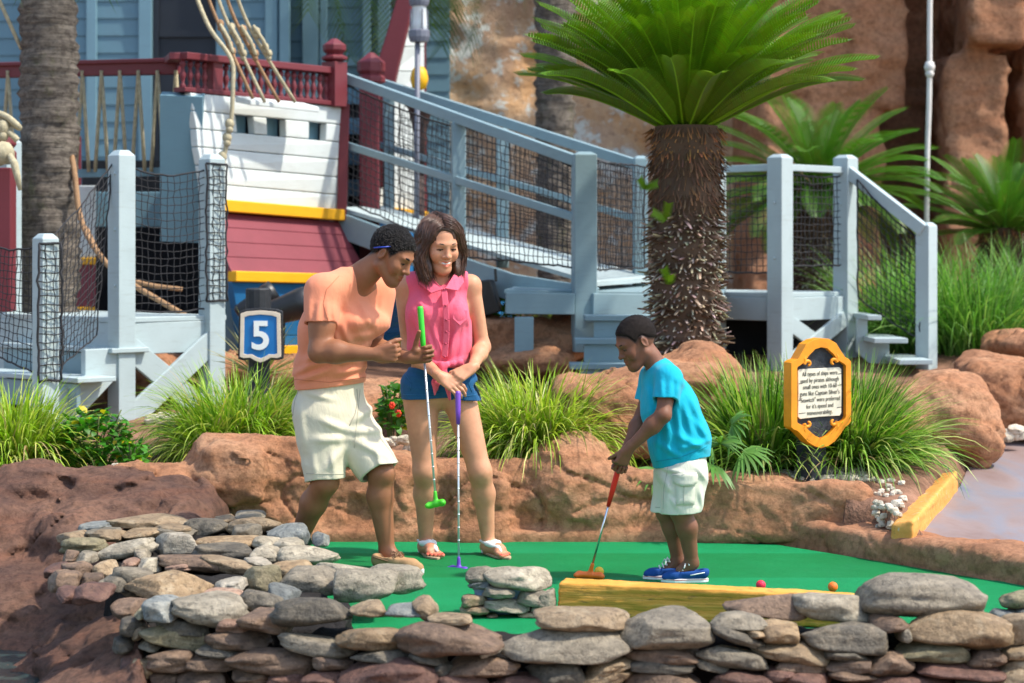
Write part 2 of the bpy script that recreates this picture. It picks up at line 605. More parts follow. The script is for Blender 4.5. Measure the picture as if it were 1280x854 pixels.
n = N('turf'); g = n.geo()
sep = n.n('SeparateXYZ'); n.l(g, sep.inputs[0])
seam = n.math('MULTIPLY', n.math('GREATER_THAN', sep.outputs[1], 9.66), n.math('LESS_THAN', sep.outputs[1], 10.45))  # mask of one darker band across the carpet
c = n.mix(n.ramp(n.noise(g, 2.5, 4), [(0.35, 0.0), (0.7, 1.0)]), (0.003, 0.275, 0.080), (0.005, 0.335, 0.110))
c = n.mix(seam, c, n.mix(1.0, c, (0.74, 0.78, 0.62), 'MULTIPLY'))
c = n.mix(n.ramp(n.noise(n.geo((1, 0.4, 1)), 1.1, 6, 0.7, 0.5), [(0.5, 0.0), (0.75, 0.4)]), c, (0.02, 0.20, 0.085))
c = n.mix(n.ramp(n.noise(g, 230, 4, 0.8), [(0.3, 0.65), (0.58, 0.0)]), c, (0.0, 0.10, 0.035)); c = n.mix(n.ramp(n.noise(g, 45, 4, 0.8), [(0.70, 0.0), (0.76, 0.5)]), c, (0.12, 0.13, 0.07))
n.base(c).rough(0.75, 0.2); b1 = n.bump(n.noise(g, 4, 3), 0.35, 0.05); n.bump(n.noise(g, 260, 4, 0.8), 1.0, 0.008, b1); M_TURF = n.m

n = N('path_concrete'); g = n.geo()
c = n.ramp(n.noise(n.geo((1, 0.45, 1)), 2.2, 5, 0.6, 0.8), [(0.3, (0.19, 0.12, 0.10)), (0.48, (0.235, 0.175, 0.165)), (0.62, (0.20, 0.19, 0.215)), (0.75, (0.12, 0.15, 0.22))])
n.base(c); n.rough(n.ramp(n.noise(g, 3, 4), [(0.35, 0.5), (0.7, 0.75)]), 0.5); n.bump(n.noise(g, 60, 5), 0.15, 0.004); M_PATH = n.m

n = N('pond'); g = n.geo()
n.base((0.035, 0.06, 0.06)).rough(0.12, 0.4); n.bump(n.noise(g, 12, 3), 0.3, 0.03); M_WATER = n.m


def sstep(a, b, x):
    t = np.clip((x - a) / (b - a), 0, 1)
    return t * t * (3 - 2 * t)


def path_z(y):
    return np.maximum(0.11 + 0.062 * (y - 10.1), 0.085)


def ground_z(x, y):
    x = np.asarray(x, float); y = np.asarray(y, float)
    bed = np.minimum(0.27 + 0.10 * (y - 10.9), 0.78) + 0.03 * perlin(x * 1.3, y * 1.3, 0 * x)
    z = -0.6 + (bed + 0.6) * sstep(0, 0.3, y - 10.75 + 0.42 * sstep(1.55, 1.72, x) + 0.42 * sstep(1.8, 1.98, x))
    e = 1.94 + 0.384 * (np.clip(y, 0, 11.5) - 10.1) + 0.30 * np.maximum(y - 11.5, 0)
    s = sstep(-0.12, 0.02, x - e) * sstep(8.3, 8.6, y) * (1 - sstep(13.2, 13.8, y))
    s = s * sstep(0.0, 0.12, y - 0.08 - np.interp(x - 0.12, [1.18, 1.5, 1.8, 2.2, 2.55, 3.4, 7], [10.95, 10.72, 10.2, 9.62, 9.1, 8.45, 6.5]))
    return z * (1 - s) + (path_z(y) - 0.06) * s


xs = np.concatenate([[-500, -200, -80, -40, -20, -12], np.arange(-8, 8.01, 0.09), [12, 20, 40, 80, 200, 500]])
ys = np.concatenate([[-300, -100, -40, -10, 0], np.arange(5, 26, 0.09), [30, 40, 80, 200, 700]])
gx, gy = np.meshgrid(xs, ys, indexing='ij')
gz = ground_z(gx, gy)
far = (np.abs(gx) > 12) | (gy < 0); gz = np.where(far, np.minimum(gz, -0.6) if False else gz, gz)
nx, ny = gx.shape
vid = np.arange(nx * ny).reshape(nx, ny)
q = np.stack([vid[:-1, :-1], vid[1:, :-1], vid[1:, 1:], vid[:-1, 1:]], -1).reshape(-1, 4)
tag(meshobj('ground', np.stack([gx, gy, gz], -1).reshape(-1, 3), q, M_SOIL, smooth=True), kind='structure')

# the putting green: a slab of carpet with an irregular outline
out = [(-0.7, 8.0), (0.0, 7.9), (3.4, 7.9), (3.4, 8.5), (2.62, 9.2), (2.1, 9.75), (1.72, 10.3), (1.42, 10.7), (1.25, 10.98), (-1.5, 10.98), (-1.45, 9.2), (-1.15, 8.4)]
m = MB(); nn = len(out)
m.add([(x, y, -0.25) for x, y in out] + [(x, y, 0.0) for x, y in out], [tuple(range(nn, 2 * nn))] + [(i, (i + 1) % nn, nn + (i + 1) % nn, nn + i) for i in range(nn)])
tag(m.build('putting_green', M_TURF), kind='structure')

# the stained concrete path on the right
pv, pf = [], []
yy = np.linspace(0, 1, 20); npx = 40
for j, t in enumerate(yy):
    for i in range(npx):
        u = (i / (npx - 1)) ** 1.6; x = 1.945 + 5.1 * u
        y0 = float(np.interp(x, [1.86, 1.94, 2.2, 2.55, 3.4, 7], [10.0, 10.08, 9.86, 9.34, 8.68, 7.1])); y1 = float(np.interp(x, [1.86, 1.94, 2.475, 3.0, 7], [10.02, 10.12, 11.5, 13.3, 13.5]))
        y = y0 + (y1 - y0) * t
        pv.append((x, y, path_z(y) + 0.006 * math.sin(i * 1.7 + y)))
for j in range(len(yy) - 1):
    for i in range(npx - 1):
        pf.append((j * npx + i, j * npx + i + 1, (j + 1) * npx + i + 1, (j + 1) * npx + i))
tag(meshobj('path', pv, pf, M_PATH, smooth=True), kind='structure')
m = MB(); m.add([(-6, 5.5, -0.3), (-1.0, 5.5, -0.3), (-1.0, 9.5, -0.3), (-6, 9.5, -0.3)], [(0, 1, 2, 3)])
tag(m.build('pond_water', M_WATER), kind='structure')


# ------------------------------------------------------------------ sculpted rock
def rocky(amp=0.05, s=1.0, strata=0.5):
    def fn(x, y, z):
        zz = z * (2.2 if strata else 1)
        a = 0.8 * fbm(x * 2.3 * s, y * 2.3 * s, zz * 1.9 * s, 3) * amp
        r = np.abs(perlin(x * 1.9 * s + 5 + 0.4 * z, y * 1.9 * s, zz * 1.7 * s))          # sparse cracks
        a = a + 0.40 * amp * np.exp(-(r / 0.028) ** 2)
        r2 = np.abs(perlin(x * 2.6 * s, y * 2.6 * s, z * 5.5 * s + 9))
        a = a + 0.22 * amp * np.exp(-(r2 / 0.04) ** 2)
        a = a + 0.26 * amp * fbm(x * 9 * s, y * 9 * s, z * 11 * s, 4, 2.1, 0.65)
        a = a + 0.35 * amp * np.abs(perlin(x * 4.3 * s + 3, y * 4.3 * s, zz * 3.1 * s + 8))
        return a
    return fn


def slab(f, x0, x1, yt, yb, Y, depth, rad=0.08, rz=0.0, k=0.06, tilt=0.0):
    """rounded block whose outline in the photo is about x0..x1, yt..yb, front face at Y"""
    a = P(x0, yb, Y); b = P(x1, yt, Y)
    c = (a + b) / 2; c.y += depth / 2
    M = Matrix.Rotation(rz, 3, 'Z') @ Matrix.Rotation(tilt, 3, 'Y') @ Matrix.Rotation(R(-10), 3, 'X')
    f.box(c, (abs(b.x - a.x) / 2, depth / 2, abs(b.z - a.z) / 2), M, rad, k)


def rockobj(name, f, mat, label, cat, disp, group=None):
    f.displace(disp)
    v, q = f.mesh()
    return tag(meshobj(name, v, q, mat, smooth=True), label, cat, group)


f = Field((-2.35, 10.4, -0.15), (1.5, 12.2, 0.95), 0.015)
for a in [(130, 262, 592, 700, 10.75, 0.7), (238, 400, 550, 700, 10.85, 0.6), (250, 330, 560, 640, 10.75, 0.5), (385, 520, 570, 700, 10.92, 0.6), (505, 700, 580, 700, 10.95, 0.55),
          (560, 640, 590, 700, 10.85, 0.4), (690, 800, 595, 700, 10.9, 0.5), (780, 905, 600, 700, 10.92, 0.5)]:
    slab(f, *a)
for cx, cy, rx, ry, Y in [(718, 612, 66, 74, 11.15), (300, 590, 70, 45, 11.1), (205, 625, 60, 45, 10.95)]:
    c = P(cx, cy, Y); f.ell(c, (rx / F * Y, 0.3, ry / F * Y), k=0.08)
f.box((-0.4, 10.98, 0.0), (1.95, 0.11, 0.06), None, 0.02, 0.03)           # smooth footing along the carpet
def border_disp(x, y, z, b=rocky(0.055)):
    return b(x, y, z) * sstep(0.02, 0.12, z) + 0.0
rockobj('rock_border', f, M_ROCK, 'long low border of sculpted red rock behind the green carpet, behind the couple', 'rock border', border_disp)

f = Field((0.85, 9.9, -0.15), (2.2, 11.9, 0.6), 0.014)
slab(f, 868, 1097, 608, 690, 10.75, 0.42, 0.06, R(-14))
slab(f, 880, 1000, 600, 690, 10.9, 0.5, 0.07, R(-5))
rockobj('rock_block', f, M_ROCK, 'squared red rock block in front of the info sign, behind the boy', 'rock', rocky(0.035))

f = Field((0.95, 8.3, -0.2), (3.6, 11.3, 0.4), 0.016)
pts = [(1.18, 10.95), (1.5, 10.72), (1.8, 10.2), (2.2, 9.62), (2.55, 9.1), (3.4, 8.45)]
for a, b in zip(pts, pts[1:]):
    a3 = Vector((a[0] + 0.12, a[1] + 0.1, -0.035 + 0.02 * (a[0] - 1.2))); b3 = Vector((b[0] + 0.12, b[1] + 0.1, -0.035 + 0.02 * (b[0] - 1.2))); u, sdv, t = frame(b3 - a3)
    M = Matrix((u, sdv, t)).transposed()
    f.box((a3 + b3) / 2, ((b3 - a3).length / 2 + 0.08, 0.16, 0.155), M, 0.06, 0.05)
rockobj('rock_edging', f, M_ROCKB, 'low flat rock rim between the green carpet and the path on the right', 'rock border', rocky(0.03))

# the rough bank on the left, running down to the pond
f = Field((-4.2, 7.6, -0.7), (-0.85, 11.9, 0.75), 0.02)
def bank(x, y, z):
    t = sstep(8.75, 10.65, y + 0.12 * np.sin(x * 3.1) + 0.10 * (x + 2))
    zs = -0.42 + 0.72 * t + 0.10 * np.exp(-((x + 2.1) ** 2 + (y - 10.7) ** 2) / 0.2) - 0.25 * sstep(-1.6, -1.25, x) * sstep(9.8, 9.3, y)
    px = CX + x / y * F
    zs = np.maximum(zs, np.clip(-0.05 + (px - 165) / 150 * 0.27, -0.5, -0.02) * (y < 9.6) - 0.6 * (y >= 9.6)) - 0.7 * sstep(-1.6, -1.15, x) * sstep(9.4, 10.0, y) - 0.5 * sstep(170, 215, px) * (y < 9.6)
    zs = zs + 0.05 * np.sin(y * 9 + x * 2) * sstep(10.3, 9.4, y)
    return (z - zs) * 0.75
f.op(bank, (-4.2, 7.7, -0.6), (-0.9, 11.7, 0.7), 0, 'u', 0.0)
for cx, cy, rx, ry, Y in [(40, 605, 62, 26, 10.75), (-30, 640, 70, 30, 10.5), (135, 628, 72, 34, 10.75), (100, 668, 60, 30, 10.25)]:
    c = P(cx, cy, Y); f.ell(c, (rx / F * Y, 0.32, ry / F * Y), k=0.07)
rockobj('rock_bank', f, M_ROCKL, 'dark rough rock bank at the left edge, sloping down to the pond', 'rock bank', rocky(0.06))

# boulders: (name, centre px, radii px, Y, depth, label)
def boulder(lumps, label, mat=M_ROCK, amp=0.06, vox=0.02, group=None):
    lo = [1e9] * 3; hi = [-1e9] * 3; es = []
    for cx, cy, rx, ry, Y, dep, kind in lumps:
        c = P(cx, cy, Y); r = (rx / F * Y, dep, ry / F * Y); es.append((c, r, kind))
        for i in range(3):
            lo[i] = min(lo[i], c[i] - r[i] - 0.15); hi[i] = max(hi[i], c[i] + r[i] + 0.15)
    f = Field(lo, hi, vox)
    for i, (c, r, kind) in enumerate(es):
        if kind: f.box(c, r, Matrix.Rotation(0.2 * i - 0.2, 3, 'Z') @ Matrix.Rotation(0.12 - 0.1 * i, 3, 'Y'), min(r) * 0.5, 0.05)
        else: f.ell(c, r, None, 0.06)
    return rockobj('boulder', f, mat, label, 'boulder', rocky(amp), group)


boulder([(1180, 520, 68, 62, 12.6, 0.5, 0), (1130, 535, 60, 50, 12.5, 0.4, 0), (1215, 545, 40, 40, 12.4, 0.3, 0)], 'large smooth red boulder beside the yellow kerb, right of the tall grass clump')
boulder([(1255, 492, 55, 45, 13.6, 0.5, 1), (1240, 470, 42, 25, 13.6, 0.4, 0)], 'red boulder with layered ledges behind the large one at the right edge')
boulder([(1275, 432, 45, 25, 15.0, 0.5, 0)], 'small dark boulder at the right edge under the tall green grass')
boulder([(880, 490, 60, 55, 12.35, 0.4, 0), (840, 500, 60, 50, 12.2, 0.4, 1), (870, 455, 30, 26, 12.6, 0.3, 0)], 'red rock mound around the foot of the shaggy cycad trunk, behind the boy')
boulder([(765, 520, 75, 45, 11.8, 0.4, 1), (790, 480, 62, 22, 12.0, 0.4, 0), (735, 560, 55, 30, 11.6, 0.3, 0)], 'layered brown and orange rock behind the boy and right of the grass clump', amp=0.05)
boulder([(700, 430, 60, 28, 14.6, 0.4, 0), (630, 425, 55, 28, 14.8, 0.4, 1), (730, 405, 40, 22, 15.2, 0.4, 0), (660, 450, 60, 22, 14.2, 0.3, 0)], 'red rocks piled under the ramp landing right of the woman')
boulder([(190, 505, 85, 40, 14.0, 0.5, 0), (160, 470, 60, 28, 14.4, 0.4, 1), (255, 520, 60, 28, 13.9, 0.4, 0)], 'red rocks in the shade under the left deck')
boulder([(335, 465, 60, 25, 13.9, 0.35, 0), (275, 460, 40, 22, 13.8, 0.3, 0)], 'red rock half hidden behind the blue number sign')
boulder([(470, 500, 45, 30, 12.4, 0.35, 0), (445, 520, 40, 30, 12.2, 0.3, 0)], 'tan red rock seen between the man and the woman')
boulder([(915, 415, 30, 16, 16.6, 0.3, 0)], 'small tan rock in the dark under the right deck')
for i, (cx, cy, rx, ry, Y, lb) in enumerate([(1206, 566, 22, 10, 12.7, 'flat tan stone beside the path below the large red boulder'), (1262, 540, 16, 9, 13.3, 'tan stone at the right edge above the path'),
                                             (1168, 566, 16, 14, 12.2, 'yellowish stone at the end of the yellow kerb')]):
    boulder([(cx, cy, rx, ry, Y, 0.12, 0)], lb, M_ROCKB, 0.02, 0.012)

# ------------------------------------------------------------------ cliffs behind
n = N('weathered_wall'); g = n.geo()
a = n.noise(g, 1.1, 6, 0.65, 0.4); b = n.noise(g, 5.5, 6, 0.75); d = n.noise(n.geo((1, 1, 0.35)), 2.3, 5, 0.6)
c = n.ramp(a, [(0.35, (0.42, 0.28, 0.20)), (0.5, (0.56, 0.39, 0.25)), (0.65, (0.60, 0.34, 0.16))])
c = n.mix(n.ramp(d, [(0.5, 0.0), (0.62, 0.75)]), c, (0.42, 0.26, 0.17))
c = n.mix(n.ramp(n.math('ADD', b, n.math('MULTIPLY', a, -0.35)), [(0.34, 0.0), (0.41, 0.85)]), c, (0.62, 0.67, 0.64))
c = n.mix(n.ramp(n.noise(g, 14, 4, 0.7), [(0.58, 0.0), (0.66, 0.6)]), c, (0.20, 0.115, 0.08))
n.base(c).rough(0.9, 0.2); n.bump(n.noise(g, 9, 7, 0.7), 0.6, 0.08); M_STUCCO = n.m

f = Field((-1.3, 20.2, 0.2), (3.4, 22.4, 6.4), 0.06)
f.box((1.0, 21.9, 3.2), (2.1, 0.7, 3.1), None, 0.2, 0.1)
for i in range(7):
    f.ell((-0.6 + 0.55 * i, 21.3, 1.0 + (i * 1.7) % 4.5), (0.4, 0.25, 1.1), k=0.2)
rockobj('weathered_rock_wall', f, M_STUCCO, 'tall weathered rock wall with flaking white and tan paint behind the ramp', 'rock wall', rocky(0.07, 0.7))

f = Field((2.2, 18.6, 0.2), (8.4, 23.2, 6.4), 0.06)
f.box((5.2, 22.3, 3.2), (3.0, 0.7, 3.1), None, 0.2, 0.1)
f.box((2.9, 20.7, 3.2), (0.62, 0.9, 3.1), Matrix.Rotation(R(4), 3, 'Z'), 0.12, 0.06); f.box((3.35, 20.6, 4.6), (0.30, 0.8, 1.7), Matrix.Rotation(R(12), 3, 'Z'), 0.08, 0.03); f.box((3.3, 20.75, 1.9), (0.30, 0.85, 1.3), Matrix.Rotation(R(-8), 3, 'Z'), 0.08, 0.03)
f.box((4.50, 20.5, 1.6), (0.30, 0.9, 1.85), Matrix.Rotation(R(-6), 3, 'Z'), 0.05, 0.02)
f.box((4.62, 20.4, 4.9), (0.27, 1.05, 1.42), Matrix.Rotation(R(-3), 3, 'Z'), 0.05, 0.02)
f.box((5.35, 20.9, 3.0), (0.4, 0.7, 3.1), None, 0.15, 0.1)
f.box((6.9, 20.3, 3.0), (1.0, 1.0, 3.1), None, 0.2, 0.1)
f.ell((2.75, 19.9, 1.0), (0.6, 0.5, 0.7), k=0.2)
rockobj('rock_cliff', f, M_ROCKB, 'tall brown rock cliff with a dark cleft behind the right deck', 'cliff', rocky(0.085, 0.9))
# ------------------------------------------------------------------ river stones: px x0, x1, y0, y1, tilt (deg, right end down), colour
def stone_mat(name, c1, c2, c3):
    n = N(name); g = n.geo(); o = n.n('ObjectInfo')
    off = n.n('VectorMath', operation='ADD'); n.l(g, off.inputs[0])
    cmb = n.n('CombineXYZ')
    for i in range(3): n.l(n.math('MULTIPLY', o.outputs['Random'], 7.0 + 5 * i), cmb.inputs[i])
    n.l(cmb.outputs[0], off.inputs[1]); g2 = off.outputs[0]
    a = n.noise(g2, 7.5, 6, 0.68, 0.8); b = n.noise(g2, 34, 5, 0.7)
    c = n.ramp(a, [(0.32, c1), (0.52, c2), (0.68, c3)])
    c = n.mix(n.ramp(b, [(0.36, 0.75), (0.48, 0.0), (0.58, 0.0), (0.70, 0.5)]), c, n.mix(n.ramp(b, [(0.45, 0), (0.55, 1)]), [x * 0.45 for x in c1], [min(1, x * 1.5) for x in c3]))
    w = n.n('TexWave'); w.wave_type = 'BANDS'; w.bands_direction = 'Z'; w.inputs['Scale'].default_value = 7; w.inputs['Distortion'].default_value = 9; w.inputs['Detail'].default_value = 3
    n.l(g2, w.inputs['Vector'])
    c = n.mix(n.ramp(w.outputs[1], [(0.6, 0.0), (0.95, 0.45)]), c, [x * 0.6 for x in c2])
    c = n.mix(1.0, c, (0.90, 0.825, 0.715), 'MULTIPLY'); hv = n.n('HueSaturation'); n.l(n.math('ADD', n.math('MULTIPLY', o.outputs['Random'], 0.4), 0.8), hv.inputs['Value']); n.l(c, hv.inputs['Color'])
    n.base(hv.outputs[0]).rough(0.62, 0.35)
    b1 = n.bump(n.noise(g2, 12, 7, 0.7), 0.75, 0.04); n.bump(n.noise(g2, 90, 4, 0.7), 0.45, 0.006, b1)
    return n.m


SM = {
    'tan': stone_mat('tan_stone', (0.24, 0.18, 0.12), (0.36, 0.28, 0.19), (0.42, 0.36, 0.27)),
    'pale': stone_mat('pale_stone', (0.26, 0.24, 0.195), (0.40, 0.375, 0.315), (0.50, 0.47, 0.40)),
    'white': stone_mat('white_stone', (0.34, 0.32, 0.28), (0.50, 0.48, 0.43), (0.58, 0.54, 0.47)),
    'grey': stone_mat('grey_stone', (0.165, 0.15, 0.125), (0.255, 0.235, 0.195), (0.34, 0.31, 0.255)),
    'dgrey': stone_mat('dark_grey_stone', (0.080, 0.076, 0.068), (0.145, 0.135, 0.115), (0.24, 0.21, 0.165)),
    'blue': stone_mat('blue_grey_stone', (0.12, 0.145, 0.165), (0.22, 0.25, 0.265), (0.33, 0.34, 0.32)),
    'olive': stone_mat('olive_stone', (0.15, 0.145, 0.095), (0.25, 0.23, 0.15), (0.34, 0.30, 0.21)),
    'ochre': stone_mat('ochre_stone', (0.21, 0.15, 0.095), (0.36, 0.265, 0.165), (0.44, 0.37, 0.27)),
    'brown': stone_mat('brown_stone', (0.12, 0.085, 0.065), (0.20, 0.14, 0.105), (0.29, 0.205, 0.145)),
    'maroon': stone_mat('maroon_stone', (0.095, 0.055, 0.050), (0.16, 0.088, 0.075), (0.235, 0.14, 0.11)),
    'pink': stone_mat('pink_stone', (0.27, 0.17, 0.13), (0.38, 0.25, 0.195), (0.42, 0.33, 0.27)),
}
ST_LEFT = '''142 239 642 661 0 tan;98 138 652 665 -8 blue;114 158 660 676 0 tan;152 199 660 673 0 ochre;195 247 657 672 2 grey;72 110 663 680 -8 tan;78 131 671 690 0 olive
120 193 673 702 -9 pale;189 249 664 696 3 white;96 122 689 705 0 grey;78 99 687 702 0 brown;168 188 685 699 0 grey;157 174 697 708 0 pink;172 205 694 715 0 pale;203 292 692 715 7 brown
56 82 702 722 -15 maroon;70 121 701 723 0 brown;120 147 700 720 0 tan;104 128 716 731 0 brown;125 147 720 738 0 grey;140 194 704 748 5 grey;164 272 712 750 2 ochre
73 99 730 756 30 maroon;93 139 729 754 0 maroon;229 282 647 670 0 dgrey;279 349 645 670 -3 tan;295 330 639 650 0 grey;267 298 643 653 0 tan;243 326 670 684 -3 ochre
243 319 677 700 3 dgrey;255 321 693 719 14 tan;337 396 653 683 5 blue;391 413 665 683 0 blue;320 357 668 687 8 pale;316 352 680 705 8 pale;349 423 680 706 2 pale
304 341 694 712 18 white;297 354 706 742 0 olive;336 392 701 722 0 ochre;354 427 706 745 0 grey;398 455 703 724 0 pale;268 308 721 740 0 white;338 374 727 754 22 blue
248 320 736 760 3 pink;215 306 738 784 8 pale;181 228 746 775 0 blue;112 150 660 672 0 grey;210 246 700 712 0 pink;130 170 716 740 0 dgrey;60 100 712 740 0 brown
404 492 710 752 0 pale;450 528 705 742 0 pale;290 330 655 675 0 grey;340 380 672 690 0 pale;190 240 655 668 0 tan;300 350 735 765 0 dgrey'''
ST_FRONT = '''346 442 744 781 0 dgrey;439 486 751 769 0 tan;483 541 753 770 0 blue;514 549 740 778 38 tan;538 592 766 782 0 tan;299 364 759 792 8 brown;424 508 780 813 3 ochre;346 444 787 823 11 grey
288 396 809 840 3 brown;390 440 818 836 4 brown;335 385 838 858 0 maroon;383 437 835 859 0 maroon;430 548 822 864 0 maroon;442 518 811 826 0 dgrey;506 628 778 818 0 brown;596 629 796 822 -20 white
622 784 782 828 1 grey;511 562 810 831 8 dgrey;560 642 819 845 2 brown;540 568 825 844 10 dgrey;548 612 840 862 0 maroon;612 693 842 866 0 maroon;657 732 825 855 0 dgrey;671 782 759 787 2 tan
762 888 758 807 0 grey;785 874 804 828 -2 brown;732 790 821 843 -11 ochre;725 788 834 860 -14 ochre;788 868 823 840 0 dgrey;778 872 837 862 0 brown;907 1004 741 775 4 brown;893 962 764 787 3 grey
885 954 774 808 22 dgrey;952 1003 775 803 0 ochre;927 959 782 795 0 ochre;944 1035 799 828 5 tan;996 1094 738 780 5 pale;1002 1118 777 816 2 dgrey;874 966 803 838 8 grey;866 912 820 840 15 dgrey
963 1036 823 841 3 brown;951 988 833 849 0 maroon;897 980 837 864 0 maroon;978 1042 837 864 0 maroon;1063 1224 711 772 5 grey;1088 1134 767 790 3 brown;1119 1141 780 802 0 grey;1134 1266 761 813 5 ochre
1121 1210 801 827 2 olive;1208 1254 810 832 0 brown;1030 1083 810 824 0 dgrey;1032 1086 822 839 0 brown;1034 1094 835 849 0 brown;1079 1139 814 843 0 brown;1136 1246 825 845 3 maroon;1068 1198 842 866 2 maroon
1194 1254 842 866 0 dgrey;1238 1300 832 856 3 tan;1255 1310 820 839 -5 tan;1247 1310 804 827 -8 tan;1247 1315 767 806 0 tan;145 184 748 773 0 brown;171 192 754 776 20 olive;145 182 771 794 0 dgrey
138 168 793 816 0 dgrey;163 187 776 801 -30 tan;180 262 778 813 10 olive;197 262 773 796 4 dgrey;174 202 795 813 15 grey;258 340 784 814 2 brown;267 314 768 793 6 pink;186 254 809 836 0 brown
236 304 817 837 3 brown;167 196 821 848 0 ochre;154 175 817 841 0 maroon;190 226 835 856 0 brown;221 292 834 858 0 brown;290 340 831 856 5 brown;248 310 804 822 4 dgrey;610 650 850 880 0 maroon'''
ST_RIGHT = '1252 1310 736 760 -4 olive;1262 1312 752 772 0 blue;1238 1272 760 776 0 blue'
ST_CAIRN = '583 617 708 730 -4 grey;613 687 706 738 6 pale;585 617 722 736 -6 blue;602 643 733 747 2 pale;577 607 743 757 -2 tan;577 612 755 769 2 tan;607 661 747 766 5 pale;644 693 736 758 5 grey;662 681 756 765 0 pale;608 622 766 771 0 tan;648 677 764 771 0 tan;676 694 738 764 0 grey'


def stone_mesh(c, r, tilt, seed, sub=3):
    """a worn river stone: an uneven, slightly squared ellipsoid with chipped faces"""
    rnd = np.random.RandomState(seed)
    n1, n2 = 44, 26
    v = []
    th = np.linspace(0, 2 * np.pi, n1, endpoint=False); ph = np.linspace(-np.pi / 2, np.pi / 2, n2)
    T, Ph = np.meshgrid(th, ph)
    d = np.stack([np.cos(Ph) * np.cos(T), np.cos(Ph) * np.sin(T), np.sin(Ph)], -1).reshape(-1, 3)
    e = rnd.uniform(2.4, 3.7)
    rr = (np.abs(d) ** e).sum(1) ** (-1 / e)
    o = rnd.uniform(-50, 50, 3)
    rr = rr * (1 + 0.22 * fbm(d[:, 0] * 1.0 + o[0], d[:, 1] * 0.9 + o[1], d[:, 2] * 0.9 + o[2], 2) + 0.05 * fbm(d[:, 0] * 3 + o[1], d[:, 1] * 3, d[:, 2] * 3 + o[2], 3))
    p = d * rr[:, None]
    for k in range(rnd.randint(3, 7)):                       # broken facets
        a = rnd.normal(size=3); a[2] = abs(a[2]) * 0.6; a /= np.linalg.norm(a)
        h = rnd.uniform(0.58, 0.92); s = p @ a - h
        p -= np.where(s > 0, s * 0.8, 0)[:, None] * a
    p *= (1 + 0.035 * perlin(p[:, 0] * 0.8 + o[0], p[:, 1] * 0.8 + o[1], p[:, 2] * 5 + o[2]))[:, None] * np.array([1, 1, 1]); p += 0.018 * np.stack([fbm(p[:, 0] * 5 + o[0] + q_ * 9, p[:, 1] * 5, p[:, 2] * 7 + o[1], 3) for q_ in range(3)], 1)
    sk = rnd.uniform(-0.22, 0.22)
    p[:, 2] *= 1 + sk * p[:, 0]
    p[:, 2] += rnd.uniform(-0.1, 0.1) * p[:, 0] ** 2
    p = p * np.array(r)
    M = np.array(Matrix.Rotation(rnd.uniform(-0.12, 0.12), 3, 'Z') @ Matrix.Rotation(R(tilt), 3, 'Y'))
    p = p @ M.T + np.array(c)
    q = [(j * n1 + i, j * n1 + (i + 1) % n1, (j + 1) * n1 + (i + 1) % n1, (j + 1) * n1 + i) for j in range(n2 - 1) for i in range(n1)]
    return p, np.array(q)


YT = ([630, 645, 680, 700, 720, 740, 760, 800, 870], [10.0, 9.9, 9.4, 9.1, 8.75, 8.35, 8.1, 7.95, 7.85])


def lay(root, txt, Yfn, dmin=0.10, dmax=0.26):
    k = 0
    for it in txt.replace('\n', ';').split(';'):
        x0, x1, y0, y1, tl, cn = it.split(); x0, x1, y0, y1, tl = map(float, (x0, x1, y0, y1, tl))
        Y = Yfn((x0 + x1) / 2, (y0 + y1) / 2, y1)
        s = Y / F
        w = (x1 - x0) / 2 * s * 1.05; h = (y1 - y0) / 2 * s * 0.93
        if tl: h *= 1 - min(0.35, abs(tl) / 60)
        dep = min(dmax, max(dmin, w * 0.75)) * (0.9 + 0.25 * ((k * 7919) % 10) / 10)
        v, q = stone_mesh(P((x0 + x1) / 2, (y0 + y1) / 2, Y), (w, dep, h), tl, int(x0 * 31 + y0 * 7))
        meshobj('stone', v, q, SM[cn], root, smooth=True)
        k += 1


M_MORT = plain('dark_mortar', (0.022, 0.02, 0.019), 0.95, 0.1, 0.3, 9, 0.7, 40, 0.02)
M_MORTB = plain('blue_mortar', (0.24, 0.34, 0.46), 0.9, 0.15, 0.2, 9, 0.6, 40, 0.01)

t = thing('stone_wall', 'low wall of stacked grey and brown river stones along the near edge of the green', 'stone wall', P(700, 860, 7.9))
lay(t, ST_FRONT, lambda x, y, yb: float(np.interp(x, [140, 330, 500, 1280], [8.12, 7.9, 7.62, 7.62])) + 0.16 * (1 - (y - 720) / 130) + (0.12 if y < 762 else 0))
f = Field((-1.75, 7.4, -0.75), (2.3, 8.6, 0.3), 0.02)
f.box(((P(430, 800, 8.05) + P(150, 800, 8.25)) / 2 + V(0, 0.12, -0.27)), (0.42, 0.12, 0.31), None, 0.05, 0.05)
f.box(V(0.72, 7.93, -0.33), (1.5, 0.10, 0.39), None, 0.05, 0.05)
f.displace(rocky(0.03, 2)); v, q = f.mesh(); meshobj('mortar', v, q, M_MORT, t, smooth=True)
# hidden foot courses so that the wall stands on the ground
rnd = random.Random(3)
m = MB()
for row in range(3):
    x = -1.7
    while x < 2.25:
        ww = rnd.uniform(0.07, 0.17); px = CX + x / 7.9 * F
        Yv = float(np.interp(px, [140, 330, 500, 1280], [8.12, 7.9, 7.62, 7.62])) - 0.02
        v, q = stone_mesh((x + ww, Yv, -0.20 - 0.11 * row), (ww * 1.05, 0.14, 0.062), rnd.uniform(-5, 5), rnd.randint(0, 9999))
        m.add(v, q.tolist()); x += ww * 1.95
tag(m.build('foot_course', SM['maroon'], t, smooth=True), kind='stuff')

